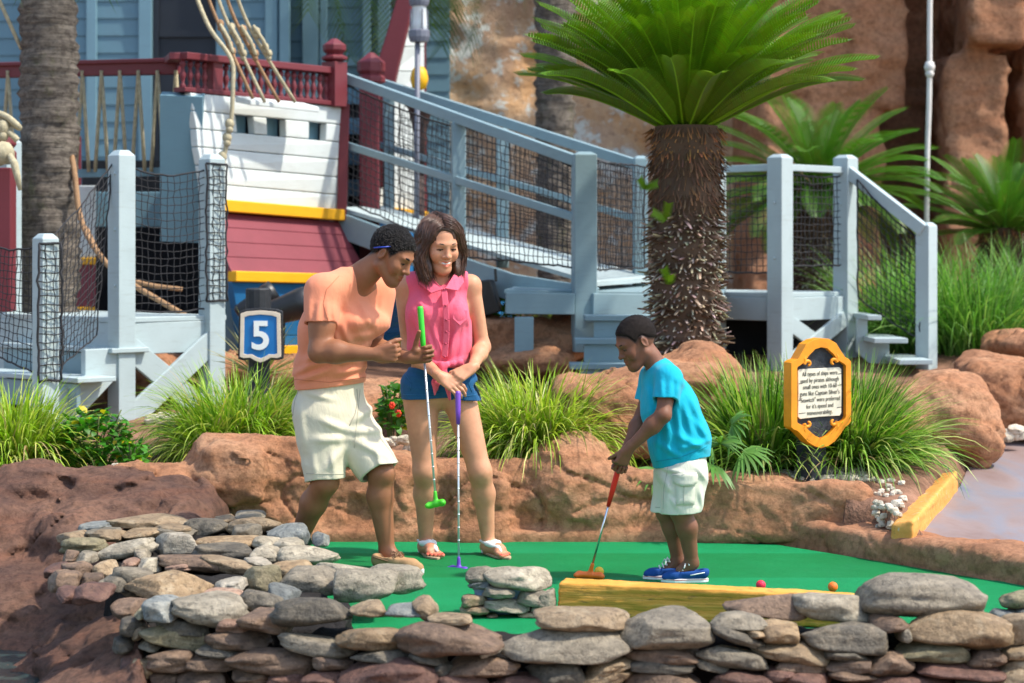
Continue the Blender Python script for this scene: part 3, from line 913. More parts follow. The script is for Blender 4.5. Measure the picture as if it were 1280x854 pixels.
t = thing('stone_terrace', 'heap of pale rounded river stones stacked left of the man, above the pond', 'stone wall', P(240, 700, 9.1))
lay(t, ST_LEFT, lambda x, y, yb: float(np.interp(y, *YT)))
f = Field((-2.4, 7.9, -0.6), (-0.6, 10.2, 0.35), 0.02)
def tz(x, y, z):
    px = CX + x / y * F
    l = np.interp(y, [8.1, 8.4, 8.75, 9.1, 9.4, 9.9, 10.0], [255, 225, 190, 150, 130, 145, 160]); r = np.interp(y, [8.1, 8.35, 8.75, 9.1, 9.4, 9.9], [430, 440, 370, 395, 395, 360])
    top = np.interp(y, [8.05, 8.35, 8.75, 9.1, 9.4, 9.9], [0.02, 0.11, 0.12, 0.135, 0.17, 0.22])
    return np.maximum(np.maximum(z - top, np.maximum((l - px), (px - r)) / 280), np.maximum(8.1 - y, y - 9.95))
f.op(tz, (-2.4, 7.95, -0.6), (-0.6, 10.2, 0.3), 0, 'u', 0)
f.displace(rocky(0.03, 2)); v, q = f.mesh(); meshobj('mortar', v, q, M_MORT, t, smooth=True)

t = thing('stone_pile', 'small end of a stone pile on the carpet at the right edge', 'stone pile', P(1285, 770, 8.4))
lay(t, ST_RIGHT, lambda x, y, yb: 8.3 + (770 - yb) * 0.001)

t = thing('stone_cairn', 'small cairn of stones in blue mortar on the green carpet by the yellow beam', 'cairn', P(635, 770, 8.6))
lay(t, ST_CAIRN, lambda x, y, yb: 8.62 + (0.05 if y < 735 else 0), 0.06, 0.12)
f = Field((-0.3, 8.4, -0.05), (0.3, 8.9, 0.3), 0.008)
f.box(P(633, 745, 8.70), (0.135, 0.07, 0.07), None, 0.03, 0.02); f.box(P(628, 728, 8.70), (0.105, 0.06, 0.035), None, 0.02, 0.02)
f.displace(rocky(0.012, 5)); v, q = f.mesh(); meshobj('mortar', v, q, M_MORTB, t, smooth=True)
# ------------------------------------------------------------------ paints
M_SIDING = paint('blue_siding', (0.120, 0.228, 0.285), (0.10, 0.12, 0.13), 0.3)
M_SIDTRIM = paint('blue_trim', (0.165, 0.30, 0.365), (0.12, 0.14, 0.15), 0.25)
M_DARKDOOR = paint('dark_door', (0.020, 0.026, 0.036), (0.012, 0.012, 0.014), 0.3)
M_HULLW = paint('hull_white', (0.62, 0.67, 0.65), (0.33, 0.32, 0.28), 0.42)
M_MAROON = paint('maroon_paint', (0.155, 0.026, 0.034), (0.07, 0.02, 0.02), 0.3, 0.5)
M_MAROONW = paint('faded_maroon', (0.215, 0.046, 0.060), (0.14, 0.045, 0.045), 0.45, 0.65)
M_GOLD = paint('gold_paint', (0.80, 0.40, 0.012), (0.45, 0.20, 0.02), 0.25, 0.5)
M_BLUE = paint('hull_blue', (0.018, 0.155, 0.36), (0.01, 0.05, 0.11), 0.3, 0.5)
M_DECK = paint('deck_paint', (0.40, 0.485, 0.495), (0.22, 0.225, 0.20), 0.42)
M_DECKDK = paint('shaded_deck_paint', (0.22, 0.325, 0.36), (0.13, 0.155, 0.15), 0.45)  # darker copy of the deck paint, with shade put into its colour
M_INT = plain('dark_interior', (0.022, 0.024, 0.028), 0.9, 0.1)
M_BLACK = plain('black_metal', (0.015, 0.016, 0.018), 0.42, 0.5, 0.2, 8, 0.1)
M_BOLT = plain('bolt_steel', (0.03, 0.03, 0.035), 0.5, 0.5)
M_NET = plain('net_cord', (0.035, 0.035, 0.038), 0.85, 0.2)
M_ROPE = plain('manila_rope', (0.42, 0.37, 0.245), 0.9, 0.15, 0.25, 30, 0.9, 120, 0.006)
M_ROPED = plain('tan_rope', (0.33, 0.20, 0.11), 0.9, 0.15, 0.25, 30, 0.9, 120, 0.006)
M_ROPEW = plain('white_rope', (0.55, 0.52, 0.45), 0.9, 0.15, 0.2, 30, 0.9, 120, 0.006)
M_PIPE = plain('white_pipe', (0.62, 0.60, 0.56), 0.5, 0.4, 0.12)
M_CONC = plain('pale_concrete', (0.47, 0.50, 0.51), 0.85, 0.2, 0.12, 6, 0.3, 60, 0.006)
M_LAMPGL = plain('frosted_glass', (0.62, 0.66, 0.68), 0.3, 0.5, 0.05, 5, 0)
M_LAMPG = plain('lamp_grey', (0.14, 0.15, 0.19), 0.5, 0.5, 0.1)
M_YELOB = plain('yellow_plastic', (0.80, 0.42, 0.01), 0.45, 0.4, 0.06, 6, 0)


def unit(v):
    return Vector(v).normalized()


def boards(m, a, b, z0, z1, n, th, out, lap=0.012):
    """horizontal lap boards between plan points a and b"""
    a = Vector((a[0], a[1], 0)); b = Vector((b[0], b[1], 0)); o = unit(out)
    hh = (z1 - z0) / n
    for i in range(n):
        za, zb = z0 + i * hh + 0.004, z0 + (i + 1) * hh
        c = []
        for t, off0, off1 in ((za, 0, lap + th), (zb, 0, th)):
            c += [a + o * off0 + V(0, 0, t), b + o * off0 + V(0, 0, t), b + o * off1 + V(0, 0, t), a + o * off1 + V(0, 0, t)]
        m.hexa(c)
    return m


# ------------------------------------------------------------------ blue clapboard building behind the ship
YB = 20.5
def bx(px, Y=YB): return (px - CX) / F * Y
b = thing('clapboard_building', 'blue clapboard building with a dark doorway behind the ship', 'building', (bx(250), YB, 0.7))
zt, zb0 = 6.4, 0.6
m = MB(); boards(m, (bx(60), YB), (bx(190), YB), zb0, zt, 34, 0.03, (0, -1, 0)); boards(m, (bx(274), YB), (bx(352), YB), zb0, zt, 34, 0.03, (0, -1, 0))
boards(m, (bx(-420), YB + 0.25), (bx(62), YB + 0.25), zb0, zt, 34, 0.03, (0, -1, 0)); boards(m, (bx(190), YB), (bx(274), YB), 4.4, zt, 12, 0.03, (0, -1, 0))
boards(m, (bx(352), YB + 0.5), (bx(560), YB + 0.5), zb0, zt, 34, 0.03, (0, -1, 0))
m.box(((bx(-420) + bx(560)) / 2, YB + 1.6, (zb0 + zt) / 2), (bx(560) - bx(-420), 2.0, zt - zb0 - 0.05))
m.build('wall', M_SIDING, b)
m = MB()
for px, wd, dy in [(116, 0.10, 0), (183, 0.13, 0), (279, 0.12, 0), (340, 0.12, 0), (357, 0.10, -0.02), (383, 0.16, 0.45), (400, 0.07, 0.45), (455, 0.08, 0.45), (477, 0.12, 0.45), (64, 0.14, 0)]:
    m.box((bx(px), YB - 0.05 + dy, (zb0 + zt) / 2), (wd, 0.06, zt - zb0 - 0.02))
for z in (1.9, 3.45, 4.35):
    m.box((bx(430), YB + 0.44, z + 0.011), (bx(500) - bx(385), 0.05, 0.09))
m.build('trim', M_SIDTRIM, b, bevel=0.006)
m = MB(); m.box((bx(230), YB + 0.05, 2.4), (bx(276) - bx(186), 0.06, 4.0)); d = m.build('door', M_DARKDOOR, b)
m = MB()
for z in (1.3, 2.2, 2.95, 3.7): m.box((bx(232), YB + 0.005, z), (0.52, 0.03, 0.07))
for px in (194, 270): m.box((bx(px), YB + 0.004, 2.4), (0.07, 0.03, 3.98))
m.build('frame', M_DARKDOOR, d)
m = MB(); m.box((bx(60), YB - 0.03, 1.95), (0.28, 0.05, 0.9)); m.build('shutter', M_INT, b)
m = MB()
for k in range(8): m.box((bx(60), YB - 0.07, 1.56 + 0.11 * k), (0.26, 0.03, 0.05), M=Matrix.Rotation(R(25), 3, 'X'))
m.build('louver', M_SIDTRIM, b)

# ------------------------------------------------------------------ the ship
ship = thing('pirate_ship', 'wooden ship with white, maroon and blue hull and a balustrade on top', 'ship', P(330, 430, 15.0))
Y1, Y2 = 14.6, 15.9
def hullp(t, y1, y2, dx=0.0):
    """point on the stern panel: t along it, row y interpolated between its ends"""
    Y = Y1 + (Y2 - Y1) * t
    return Y
TL, TR, BL, BR = P(238, 116, Y1), P(434, 135, Y2), P(255, 252, Y1), P(424, 266, Y2)
un = (TR - TL); un.z = 0; un.normalize(); nrm = Vector((un.y, -un.x, 0))   # faces right and towards the viewer
m = MB(); NB = 6
win = [(289, 311, 124, 160), (333, 355, 139, 168), (385, 405, 138, 172)]
def lerp(a, b, t): return a + (b - a) * t
wav = [0.0, 0.012, 0.03, 0.012, 0.035, 0.05, 0.04]
# white planks, split around three square ports
port_t = [(0.26, 0.375), (0.46, 0.585), (0.745, 0.865)]
for i in range(NB):
    a0, a1 = lerp(BL, TL, i / NB), lerp(BL, TL, (i + 1) / NB); b0, b1 = lerp(BR, TR, i / NB), lerp(BR, TR, (i + 1) / NB)
    a0 = a0 + un * wav[6 - i] * 0.5; a1 = a1 + un * wav[5 - i] * 0.5
    spans = [(0, 1)] if i != 4 else [(0, 0.26), (0.375, 0.46), (0.585, 0.745), (0.865, 1)]
    for s0, s1 in spans:
        c = []
        for off in (0.0, 0.07):
            g = V(0, 0, 0.005)
            c += [lerp(a0, b0, s0) - nrm * off + g, lerp(a0, b0, s1) - nrm * off + g, lerp(a1, b1, s1) - nrm * off, lerp(a1, b1, s0) - nrm * off]
        m.add(c, [(0, 1, 2, 3), (7, 6, 5, 4), (0, 4, 5, 1), (1, 5, 6, 2), (2, 6, 7, 3), (3, 7, 4, 0)])
m.build('hull_planking', M_HULLW, ship, bevel=0.008)
for s0, s1 in port_t:
    m = MB()
    a = lerp(lerp(BL, BR, (s0 + s1) / 2), lerp(TL, TR, (s0 + s1) / 2), 4.5 / 6) - nrm * 0.13
    m.bar(a - un * (s1 - s0) * 1.1, a + un * (s1 - s0) * 1.1, 0.02, 0.30); m.build('port_shutter', M_SIDTRIM, ship)
M_HULLS = Matrix((un, nrm * -1, V(0, 0, 1))).transposed()
m = MB(); m.bar(BL + nrm * 0.02 - V(0, 0, 0.02), BR + nrm * 0.02 - V(0, 0, 0.02), 0.10, 0.085); m.build('rubbing_strake', M_GOLD, ship, bevel=0.008)
# sloping maroon skirt
sa, sb = BL - V(0, 0, 0.07), BR - V(0, 0, 0.07)
sc, sd2 = P(290, 340, Y1 - 0.2), P(462, 345, Y2 - 0.15)
m = MB()
for i in range(4):
    c = []
    for off in (0, 0.05):
        for (t, q2) in ((0, 0), (1, 0), (1, 1), (0, 1)):
            v0 = lerp(lerp(sa, sc, (i + (0.985 if q2 == 0 else 0)) / 4), lerp(sb, sd2, (i + (0.985 if q2 == 0 else 0)) / 4), t)
            c.append(v0 - V(0, 0, off) - nrm * off)
    m.add(c, [(0, 1, 2, 3), (7, 6, 5, 4), (0, 4, 5, 1), (1, 5, 6, 2), (2, 6, 7, 3), (3, 7, 4, 0)])
m.build('skirt_planking', M_MAROONW, ship, bevel=0.006)
m = MB(); m.bar(sc - V(0, 0, 0.03), lerp(sc, sd2, 1.0) - V(0, 0, 0.03), 0.08, 0.075); m.build('rubbing_strake', M_GOLD, ship, bevel=0.008)
# blue lower hull
m = MB(); lo0 = sc - V(0, 0, 0.07); lo1 = sd2 - V(0, 0, 0.07)
def quadslab(m, a, b, c, d, off):
    return m.add([a, b, c, d, a + off, b + off, c + off, d + off], [(0, 1, 2, 3), (7, 6, 5, 4), (0, 4, 5, 1), (1, 5, 6, 2), (2, 6, 7, 3), (3, 7, 4, 0)])
for i in range(5):
    l0, l1 = lerp(lo0, P(318, 520, Y1 + 0.3), i / 5), lerp(lo0, P(318, 520, Y1 + 0.3), (i + 0.985) / 5)
    r0, r1 = lerp(P(640, 352, 17.3), P(640, 500, 17.3), i / 5), lerp(P(640, 352, 17.3), P(640, 500, 17.3), (i + 0.985) / 5)
    mid0, mid1 = lerp(lo1, P(455, 510, Y2 + 0.1), i / 5), lerp(lo1, P(455, 510, Y2 + 0.1), (i + 0.985) / 5)
    quadslab(m, l1, mid1, mid0, l0, V(-0.05, 0.05, 0)); quadslab(m, mid1, r1, r0, mid0, V(-0.05, 0.05, 0))
m.build('lower_hull', M_BLUE, ship, bevel=0.006)
m = MB(); m.bar(P(318, 440, Y1 + 0.1), P(460, 436, Y2 - 0.15), 0.07, 0.08); m.bar(P(460, 436, Y2 - 0.15), P(640, 425, 17.2), 0.07, 0.08); m.build('rubbing_strake', M_GOLD, ship, bevel=0.006)
# inboard body that keeps light from passing through the hull
m = MB()
m.hexa([P(262, 530, Y1 + 0.5), P(455, 520, Y2 + 0.3), P(440, 520, Y2 + 2.2), P(262, 530, Y1 + 3.0), P(262, 140, Y1 + 0.5), P(428, 150, Y2 + 0.3), P(420, 150, Y2 + 2.2), P(262, 140, Y1 + 3.0)])
m.build('inner_hull', M_INT, ship)
m = MB(); m.bar(P(228, 118, Y1 + 0.05), P(228, 300, Y1 + 0.35), 0.12, 0.3, (1, 0, 0)); m.build('side_planking', M_SIDTRIM, ship)
m = MB(); m.bar(P(431, 130, Y2 - 0.03), P(427, 275, Y2 - 0.03), 0.05, 0.07, (1, 0, 0)); m.build('corner_post', M_MAROON, ship)
# pale ledge under the balusters
m = MB(); a, bb = P(291, 128, Y1 + 0.25), P(377, 137, Y1 + 0.75)
m.hexa([a + nrm * 0.02, bb + nrm * 0.02, bb + nrm * 0.18 - V(0, 0, 0.03), a + nrm * 0.18 - V(0, 0, 0.03), a + nrm * 0.02 + V(0, 0, 0.05), bb + nrm * 0.02 + V(0, 0, 0.05), bb + nrm * 0.18 + V(0, 0, 0.01), a + nrm * 0.18 + V(0, 0, 0.01)])
m.build('channel_board', M_HULLW, ship, bevel=0.008)
# balustrade
bal = MB(); ra, rb = P(226, 70, Y1), P(424, 90, Y2 - 0.02)
ba_, bb_ = P(224, 112, Y1), P(426, 131, Y2 - 0.02)
rail = thing  # noqa
m = MB(); m.bar(ra, rb, 0.13, 0.05); m.bar(ba_, bb_, 0.12, 0.035)
m.bar(ra + V(-0.02, 0.0, 0), ra + V(-0.25, 0.9, 0.01), 0.12, 0.05)
m.box(lerp(ra, ba_, 0.5) + un * 0.33, (0.10, 0.09, 0.25), M=M_HULLS)
bobj = m.build('balustrade', M_MAROON, ship, bevel=0.006)
prof = [(0.010, 0), (0.022, 0.02), (0.022, 0.035), (0.012, 0.05), (0.017, 0.08), (0.025, 0.11), (0.015, 0.14), (0.012, 0.165), (0.022, 0.18), (0.022, 0.2), (0.010, 0.225)]
for i in range(24):
    t = 0.02 + 0.965 * i / 23
    if 4 <= i <= 5: continue
    p0 = lerp(ba_, bb_, t)
    m = MB(); m.lathe([(r, z * 0.97) for r, z in prof], p0, 8); m.build('baluster', M_MAROON, bobj, smooth=True)
m = MB(); pb = P(418, 132, Y2 - 0.1); m.box(pb + V(0, 0, 0.16), (0.14, 0.14, 0.34), M=M_HULLS); m.lathe([(0.05, 0.33), (0.10, 0.35), (0.10, 0.37), (0.06, 0.39), (0.09, 0.42), (0.09, 0.46), (0.02, 0.51)], pb, 8)
m.build('newel_post', M_MAROON, bobj, bevel=0.004)
# long sheer rail on the left with rope lashings
m = MB(); m.bar(P(-60, 90, Y1 + 1.3), P(225, 84, Y1 + 0.4), 0.10, 0.105); m.bar(P(-60, 83, Y1 + 1.3), P(225, 76, Y1 + 0.4), 0.15, 0.03); m.build('sheer_rail', M_MAROON, ship, bevel=0.006)
for px in (10, 60, 103, 127, 150, 173, 197, 220):
    Yx = Y1 + 0.4 + (225 - px) / 285 * 0.9
    m = MB(); top = P(px, 92, Yx - 0.07)
    m.tube([P(px - 8, 215, Yx - 0.02), P(px - 5, 165, Yx - 0.02), top, top + V(0, -0.01, 0.02)], 0.014, 6)
    m.tube([P(px + 8, 215, Yx - 0.02), P(px + 5, 165, Yx - 0.02), top], 0.014, 6)
    m.build('lashing', M_ROPE, ship, smooth=True)
m = MB(); m.bar(P(60, 218, Y1 + 1.0), P(245, 214, Y1 + 0.5), 0.1, 0.06); m.build('deck_beam', M_SIDTRIM, ship)
# hull piece left of the palm
hl = []
for (y0, y1, mt, nm, off) in [(232, 322, M_HULLW, 'hull_planking', 0), (322, 331, M_GOLD, 'rubbing_strake', 0.03), (331, 384, M_MAROONW, 'skirt_planking', 0), (384, 394, M_GOLD, 'rubbing_strake', 0.03), (394, 470, M_BLUE, 'lower_hull', 0)]:
    m = MB(); a, c2 = P(-20, y1, 16.6), P(120, y0, 16.2)
    quadslab(m, P(-20, y1, 16.6 - off), P(120, y1, 16.2 - off), P(120, y0, 16.2 - off), P(-20, y0, 16.6 - off), V(-0.05, 0.12, 0))
    m.build(nm, mt, ship, bevel=0.008)
m = MB(); m.bar(P(4, 385, 15.2), P(-2, 175, 15.2), 0.12, 0.12, (1, 0, 0)); m.bar(P(94, 232, 16.0), P(94, 170, 16.0), 0.08, 0.08, (1, 0, 0)); m.build('stanchion', M_MAROON, ship, bevel=0.006)
m = MB(); m.box(P(180, 300, 17.0), (1.0, 0.1, 1.3)); m.build('inner_bulkhead', M_INT, ship)
m = MB(); m.box(P(170, 262, 16.6), (0.85, 0.08, 0.28)); m.build('cross_beam', M_SIDTRIM, ship, bevel=0.006)
m = MB(); m.bar(P(292, 480, 14.9), P(270, 300, 14.75), 0.22, 0.2, (1, 0, 0)); m.build('support_post', M_SIDTRIM, ship, bevel=0.006)
# stem, forward hull and gangway opening
YF = 17.2
m = MB()
stem = [(455, 235), (457, 150), (468, 95), (484, 45), (497, 0), (508, -60)]; stem_r = [(492, 235), (487, 185), (489, 130), (500, 80), (512, 30), (527, -60)]
out2 = [(P(x, y, YF).x, P(x, y, YF).z) for x, y in stem] + [(P(x, y, YF).x, P(x, y, YF).z) for x, y in reversed(stem_r)]
m.prism(out2, (0, YF, 0), (1, 0, 0), (0, 0, 1), -0.06, 0.14); m.build('stem', M_MAROON, ship, bevel=0.01)
m = MB()
for i in range(11):
    y1, y0 = 275 - 31 * i, 275 - 31 * (i + 1) + 0.8
    xl = np.interp(y1, [-70, 0, 80, 190, 280], [520, 512, 494, 476, 466]); xl0 = np.interp(y0, [-70, 0, 80, 190, 280], [520, 512, 494, 476, 466])
    quadslab(m, P(xl, y1, YF + 0.1), P(530, y1, YF + 0.5), P(530, y0, YF + 0.5), P(xl0, y0, YF + 0.1), V(0, 0.08, 0))
m.build('hull_planking', M_HULLW, ship, bevel=0.006)
m = MB(); m.bar(P(474, 263, YF), P(532, 270, YF + 0.5), 0.08, 0.07); m.build('rubbing_strake', M_GOLD, ship, bevel=0.006)
m = MB(); quadslab(m, P(474, 420, YF + 0.1), P(532, 420, YF + 0.5), P(532, 274, YF + 0.5), P(474, 268, YF + 0.1), V(0, 0.08, 0)); m.build('lower_hull', M_BLUE, ship)
m = MB(); m.bar(P(528, 290, YF + 0.55), P(526, -60, YF + 0.55), 0.06, 0.08, (1, 0, 0)); m.build('corner_post', M_MAROON, ship)
m = MB(); m.box(P(462, 200, 16.6) + V(0, 0, -0.22), (0.155, 0.155, 1.65)); m.lathe([(0.06, 0.6), (0.115, 0.62), (0.115, 0.66), (0.09, 0.68), (0.115, 0.71), (0.115, 0.78), (0.02, 0.86)], P(464, 200, 16.6), 8)
m.build('gangway_post', M_MAROON, ship, bevel=0.006)
m = MB(); m.box(P(447, 230, 17.9), (0.5, 0.1, 1.8)); m.build('inner_bulkhead', M_INT, ship)
m = MB()
for y in (120, 158, 196, 235): m.box(P(447, y, 17.8), (0.42, 0.05, 0.14))
m.build('inner_planking', M_SIDING, ship)

# rigging lines with knots, each one a rope of its own
def rope(name, pts, r, mat, label, cat='rope', group=None, knots=(), n=7):
    P3 = [Vector(p) for p in pts]
    # smooth the line
    fine = []
    for i in range(len(P3) - 1):
        p0 = P3[max(0, i - 1)]; p1 = P3[i]; p2 = P3[i + 1]; p3 = P3[min(len(P3) - 1, i + 2)]
        for k in range(5):
            t = k / 5
            fine.append(0.5 * ((2 * p1) + (p2 - p0) * t + (2 * p0 - 5 * p1 + 4 * p2 - p3) * t * t + (3 * p1 - p0 - 3 * p2 + p3) * t ** 3))
    fine.append(P3[-1])
    m = MB(); m.tube(fine, r, n)
    for kx in knots:
        kx = Vector(kx); m.ball(kx, (r * 2.1, r * 2.0, r * 2.6), 8); m.ball(kx - V(0.0, 0.005, r * 2.4), (r * 1.7, r * 1.7, r * 1.8), 8)
    return tag(m.build(name, mat, smooth=True), label, cat, group)


rigs = [((243, -10), (262, 35), (289, 74)), ((258, -10), (270, 22), (316, 123)), ((270, -10), (285, 30), (331, 128)), ((281, -10), (300, 38), (349, 128)), ((294, -10), (315, 40), (369, 128))]
RLAB = ['pale rigging rope hanging in a straight drop from the maroon rail', 'rigging rope fixed nearest the left end of the pale ledge', 'rigging rope second from the left end of the pale ledge',
        'rigging rope third from the left end of the pale ledge', 'rigging rope fixed at the right end of the pale ledge']
for i, (a, bm, c2) in enumerate(rigs):
    if i == 0:
        rope('rigging_rope', [P(*a, 14.6), P(*bm, 14.45), P(*c2, 14.3), P(291, 110, 14.25), P(289, 150, 14.25), P(287, 162, 14.25), P(279, 200, 14.25)], 0.016, M_ROPE, RLAB[0], group='rigging ropes of the ship', knots=[P(287, 155, 14.25), P(284, 172, 14.25), P(278, 196, 14.25)])
        continue
    Y0_, Ye = 14.7, 14.42 + 0.12 * i
    kn = [P(lerp(a[0], c2[0], t), lerp(a[1], c2[1], t), lerp(Y0_, Ye, t)) for t in (0.28 + 0.02 * i, 0.5, 0.56)]
    rope('rigging_rope', [P(*a, Y0_), P(*bm, lerp(Y0_, Ye, 0.3)), P(*c2, Ye)], 0.013, M_ROPED if i % 2 else M_ROPE, RLAB[i], group='rigging ropes of the ship', knots=kn)
    m = MB(); p0 = P(lerp(a[0], c2[0], 0.3), lerp(a[1], c2[1], 0.3), lerp(Y0_, Ye, 0.3) - 0.02); p1 = P(lerp(a[0], c2[0], 0.58), lerp(a[1], c2[1], 0.58), lerp(Y0_, Ye, 0.58) - 0.02)
    par = bpy.data.objects[[o.name for o in bpy.data.objects if o.get('label') == RLAB[i]][0]]
    m.tube([p0, lerp(p0, p1, 0.15), lerp(p0, p1, 0.5) + V(0.012, -0.01, 0), lerp(p0, p1, 0.9), p1], 0.018, 7, [0.009, 0.016, 0.014, 0.016, 0.009]); m.build('splice', M_ROPE, par, smooth=True, loc=WORLD[par.name])
rope('rope', [P(-10, -20, 14.2), P(10, 25, 14.2), P(27, 62, 14.25)], 0.014, M_ROPE, 'thin pale rope crossing the top left corner towards the palm trunk')
rope('rope', [P(86, 180, 14.3), P(93, 215, 14.2), P(100, 270, 14.1), P(118, 310, 14.0), P(150, 345, 14.0), P(198, 375, 13.95), P(232, 395, 13.9)], 0.02, M_ROPED, 'long tan rope running down beside the palm trunk and through the net')
rope('rope', [P(108, 285, 14.3), P(130, 325, 14.2), P(170, 352, 14.1), P(228, 362, 14.1)], 0.016, M_ROPED, 'second tan rope inside the net, ending level at the right post')
rope('mooring_rope', [P(-15, 138, 13.6), P(8, 146, 13.5), P(24, 160, 13.5), P(5, 150, 13.55), P(-12, 155, 13.6), P(10, 165, 13.5), P(22, 176, 13.5)], 0.022, M_ROPE, 'thick pale rope wound round the maroon post at the left edge', knots=[P(4, 160, 13.5)])
m = MB(); m.lathe([(0.02, -0.08), (0.05, -0.07), (0.075, -0.03), (0.075, 0.03), (0.05, 0.07), (0.02, 0.08)], P(2, 192, 13.4), 12, Matrix.Rotation(R(70), 3, 'Y'))
m.tube([P(12, 194, 13.35), P(18, 205, 13.3), P(22, 222, 13.3), P(25, 238, 13.3)], 0.02, 8, [0.02, 0.026, 0.022, 0.012])
tag(m.build('rope_fender', M_ROPE, smooth=True), 'pale rope fender hanging on the maroon post at the left edge', 'fender')
m = MB(); m.box(P(2, 300, 13.7), (0.16, 0.16, 0.95)); m.lathe([(0.05, 0.5), (0.10, 0.52), (0.10, 0.58), (0.075, 0.60), (0.10, 0.63), (0.09, 0.68), (0.03, 0.74)], P(2, 300, 13.7), 10)
tag(m.build('mooring_post', M_MAROON, bevel=0.008), 'thick maroon mooring post at the left edge of the picture', 'post')
m = MB(); m.tube([P(43, -20, 17), P(44, 80, 17)], 0.035, 10); tag(m.build('spar', M_MAROON, smooth=True), 'slim dark red spar left of the palm trunk', 'spar')

# ------------------------------------------------------------------ decks
S45 = math.sqrt(0.5)
def net(parent, a, bq, c, d, step=0.046, sag=0.0, belly=(0, 0, 0), r=0.0031):
    return net_mesh(a, bq, c, d, step, r, sag, belly).build('net', M_NET, parent, smooth=True)


def bolts(m, p, h, zs, dx=-0.03):
    for z in zs: m.ball(p + V(dx, -0.062, z), 0.011, 6)


ld = thing('wooden_deck', 'pale blue wooden deck with X bracing and net railing at the left', 'deck', P(155, 535, 13.0))
A = P(152, 397, 13.0); zA = A.z
fr = V(S45, S45, 0); fl = V(-S45, S45, 0)
pB = A + fr * 0.70; pE = A + fl * 1.5
m = MB()
m.hexa([A + V(0, -0.02, -0.035), pB + fr * 0.12 + V(0, 0, -0.035), pB + fl * 1.6 + fr * 0.1 + V(0, 0, -0.035), pE + V(0, 0, -0.035), A + V(0, -0.02, 0), pB + fr * 0.12, pB + fl * 1.6 + fr * 0.1, pE])
m.build('deck_floor', M_DECK, ld, bevel=0.006)
m = MB()
for d_, L, s_ in ((fr, 0.78, 1), (fl, 1.5, -1)):
    m.bar(A + d_ * 0.03 + V(0, 0.02, -0.135), A + d_ * L + V(0, 0.02, -0.135), 0.04, 0.20)
m.build('fascia', M_DECK, ld, bevel=0.005)
gz0 = 0.40
for p_, zt_, wd in ((A, P(0, 188, 13.0).z, 0.125), (pB, P(0, 193, 13.5).z, 0.125)):
    m = MB(); m.post((p_.x, p_.y, gz0 - 0.1), zt_ - gz0 + 0.1, wd, R(45), 0.035); bolts(m, V(p_.x, p_.y, 0), 0, (zA + 0.2, zA + 0.55, zA + 0.9)); m.build('post', M_DECK, ld, bevel=0.006)
pC = P(57, 480, 12.3); m = MB(); m.post((pC.x, pC.y, 0.3), P(0, 292, 12.3).z - 0.3, 0.115, R(45), 0.03); m.build('post', M_DECK, ld, bevel=0.006)
pD = pE + V(0.1, 0, 0); m = MB(); m.post((pD.x, pD.y, gz0), 1.9, 0.12, R(45), 0.03); m.build('post', M_DECK, ld, bevel=0.006)
m = MB(); q0, q1 = A + fr * 0.02 + V(0, -0.03, -0.22), A + fr * 0.72 + V(0, -0.03, -0.22)
zl = gz0 + 0.04
dn = V(0, 0, zl - q0.z)
m.bar(q0 + V(0, 0, 0.06), q1 + dn, 0.15, 0.03, (-S45, S45, 0)); m.bar(q1 + V(0, -0.012, 0.06), q0 + dn + V(0, -0.012, 0), 0.15, 0.03, (-S45, S45, 0))
m.build('cross_brace', M_DECK, ld, bevel=0.005)
m = MB(); m.bar(A + fl * 0.7 + V(0.02, -0.1, -0.5) , A + fl * 0.02 + V(-0.03, 0, -0.17), 0.2, 0.03, (S45, S45, 0)); m.build('knee_brace', M_DECK, ld, bevel=0.005)
# stairs going down to the front left
for k, (px, py, Yk) in enumerate([(140, 436, 12.85), (97, 473, 12.55)]):
    e = P(px, py, Yk)
    m = MB(); a_, b_ = e, e + fl * 1.3
    m.hexa([a_ + V(0, 0, -0.03), a_ + fr * 0.28 + V(0, 0, -0.03), b_ + fr * 0.28 + V(0, 0, -0.03), b_ + V(0, 0, -0.03), a_, a_ + fr * 0.28, b_ + fr * 0.28, b_]); m.build('tread', M_DECK, ld, bevel=0.005)
    m = MB(); m.bar(a_ + fr * 0.04 + fl * 0.05 + V(0, 0, -0.12), b_ + fr * 0.04 + V(0, 0, -0.12), 0.03, 0.16); m.build('riser', M_DECKDK, ld, bevel=0.004)
m = MB(); o = P(128, 440, 12.85)
m.prism([(0, 0), (0.0, -0.16), (-0.42, -0.52), (-0.62, -0.52), (-0.62, -0.34), (-0.26, -0.16), (-0.26, 0)], A + V(-0.03, -0.02, -0.19), fr, (0, 0, 1), 0, 0.05); m.build('stringer', M_DECK, ld, bevel=0.005)
m = MB(); m.bar(A + fr * 0.02 + V(0, 0.03, gz0 - 0.07 - A.z), A + fr * 0.9 + V(0, 0.03, gz0 - 0.07 - A.z), 0.3, 0.16); m.build('footing', M_CONC, ld, bevel=0.01)
tA, tB, tC = V(A.x, A.y, P(0, 203, 13).z), V(pB.x, pB.y, P(0, 208, 13.5).z), V(pC.x, pC.y, P(0, 304, 12.3).z)
bA, bB, bC = V(A.x, A.y, zA + 0.05), V(pB.x, pB.y, zA + 0.05), V(pC.x, pC.y, P(0, 470, 12.3).z)
net(ld, bA, bB, tB, tA, 0.05, 0.07, r=0.0028)
net(ld, bC, P(120, 420, 12.9), P(140, 205, 12.98), tC, 0.05, 0.03, r=0.0028)
net(ld, V(pC.x - 0.9, pC.y + 0.9, bC.z + 0.3), bC, tC, V(pC.x - 0.75, pC.y + 0.75, tC.z + 0.15), 0.05, 0.1, r=0.0028)
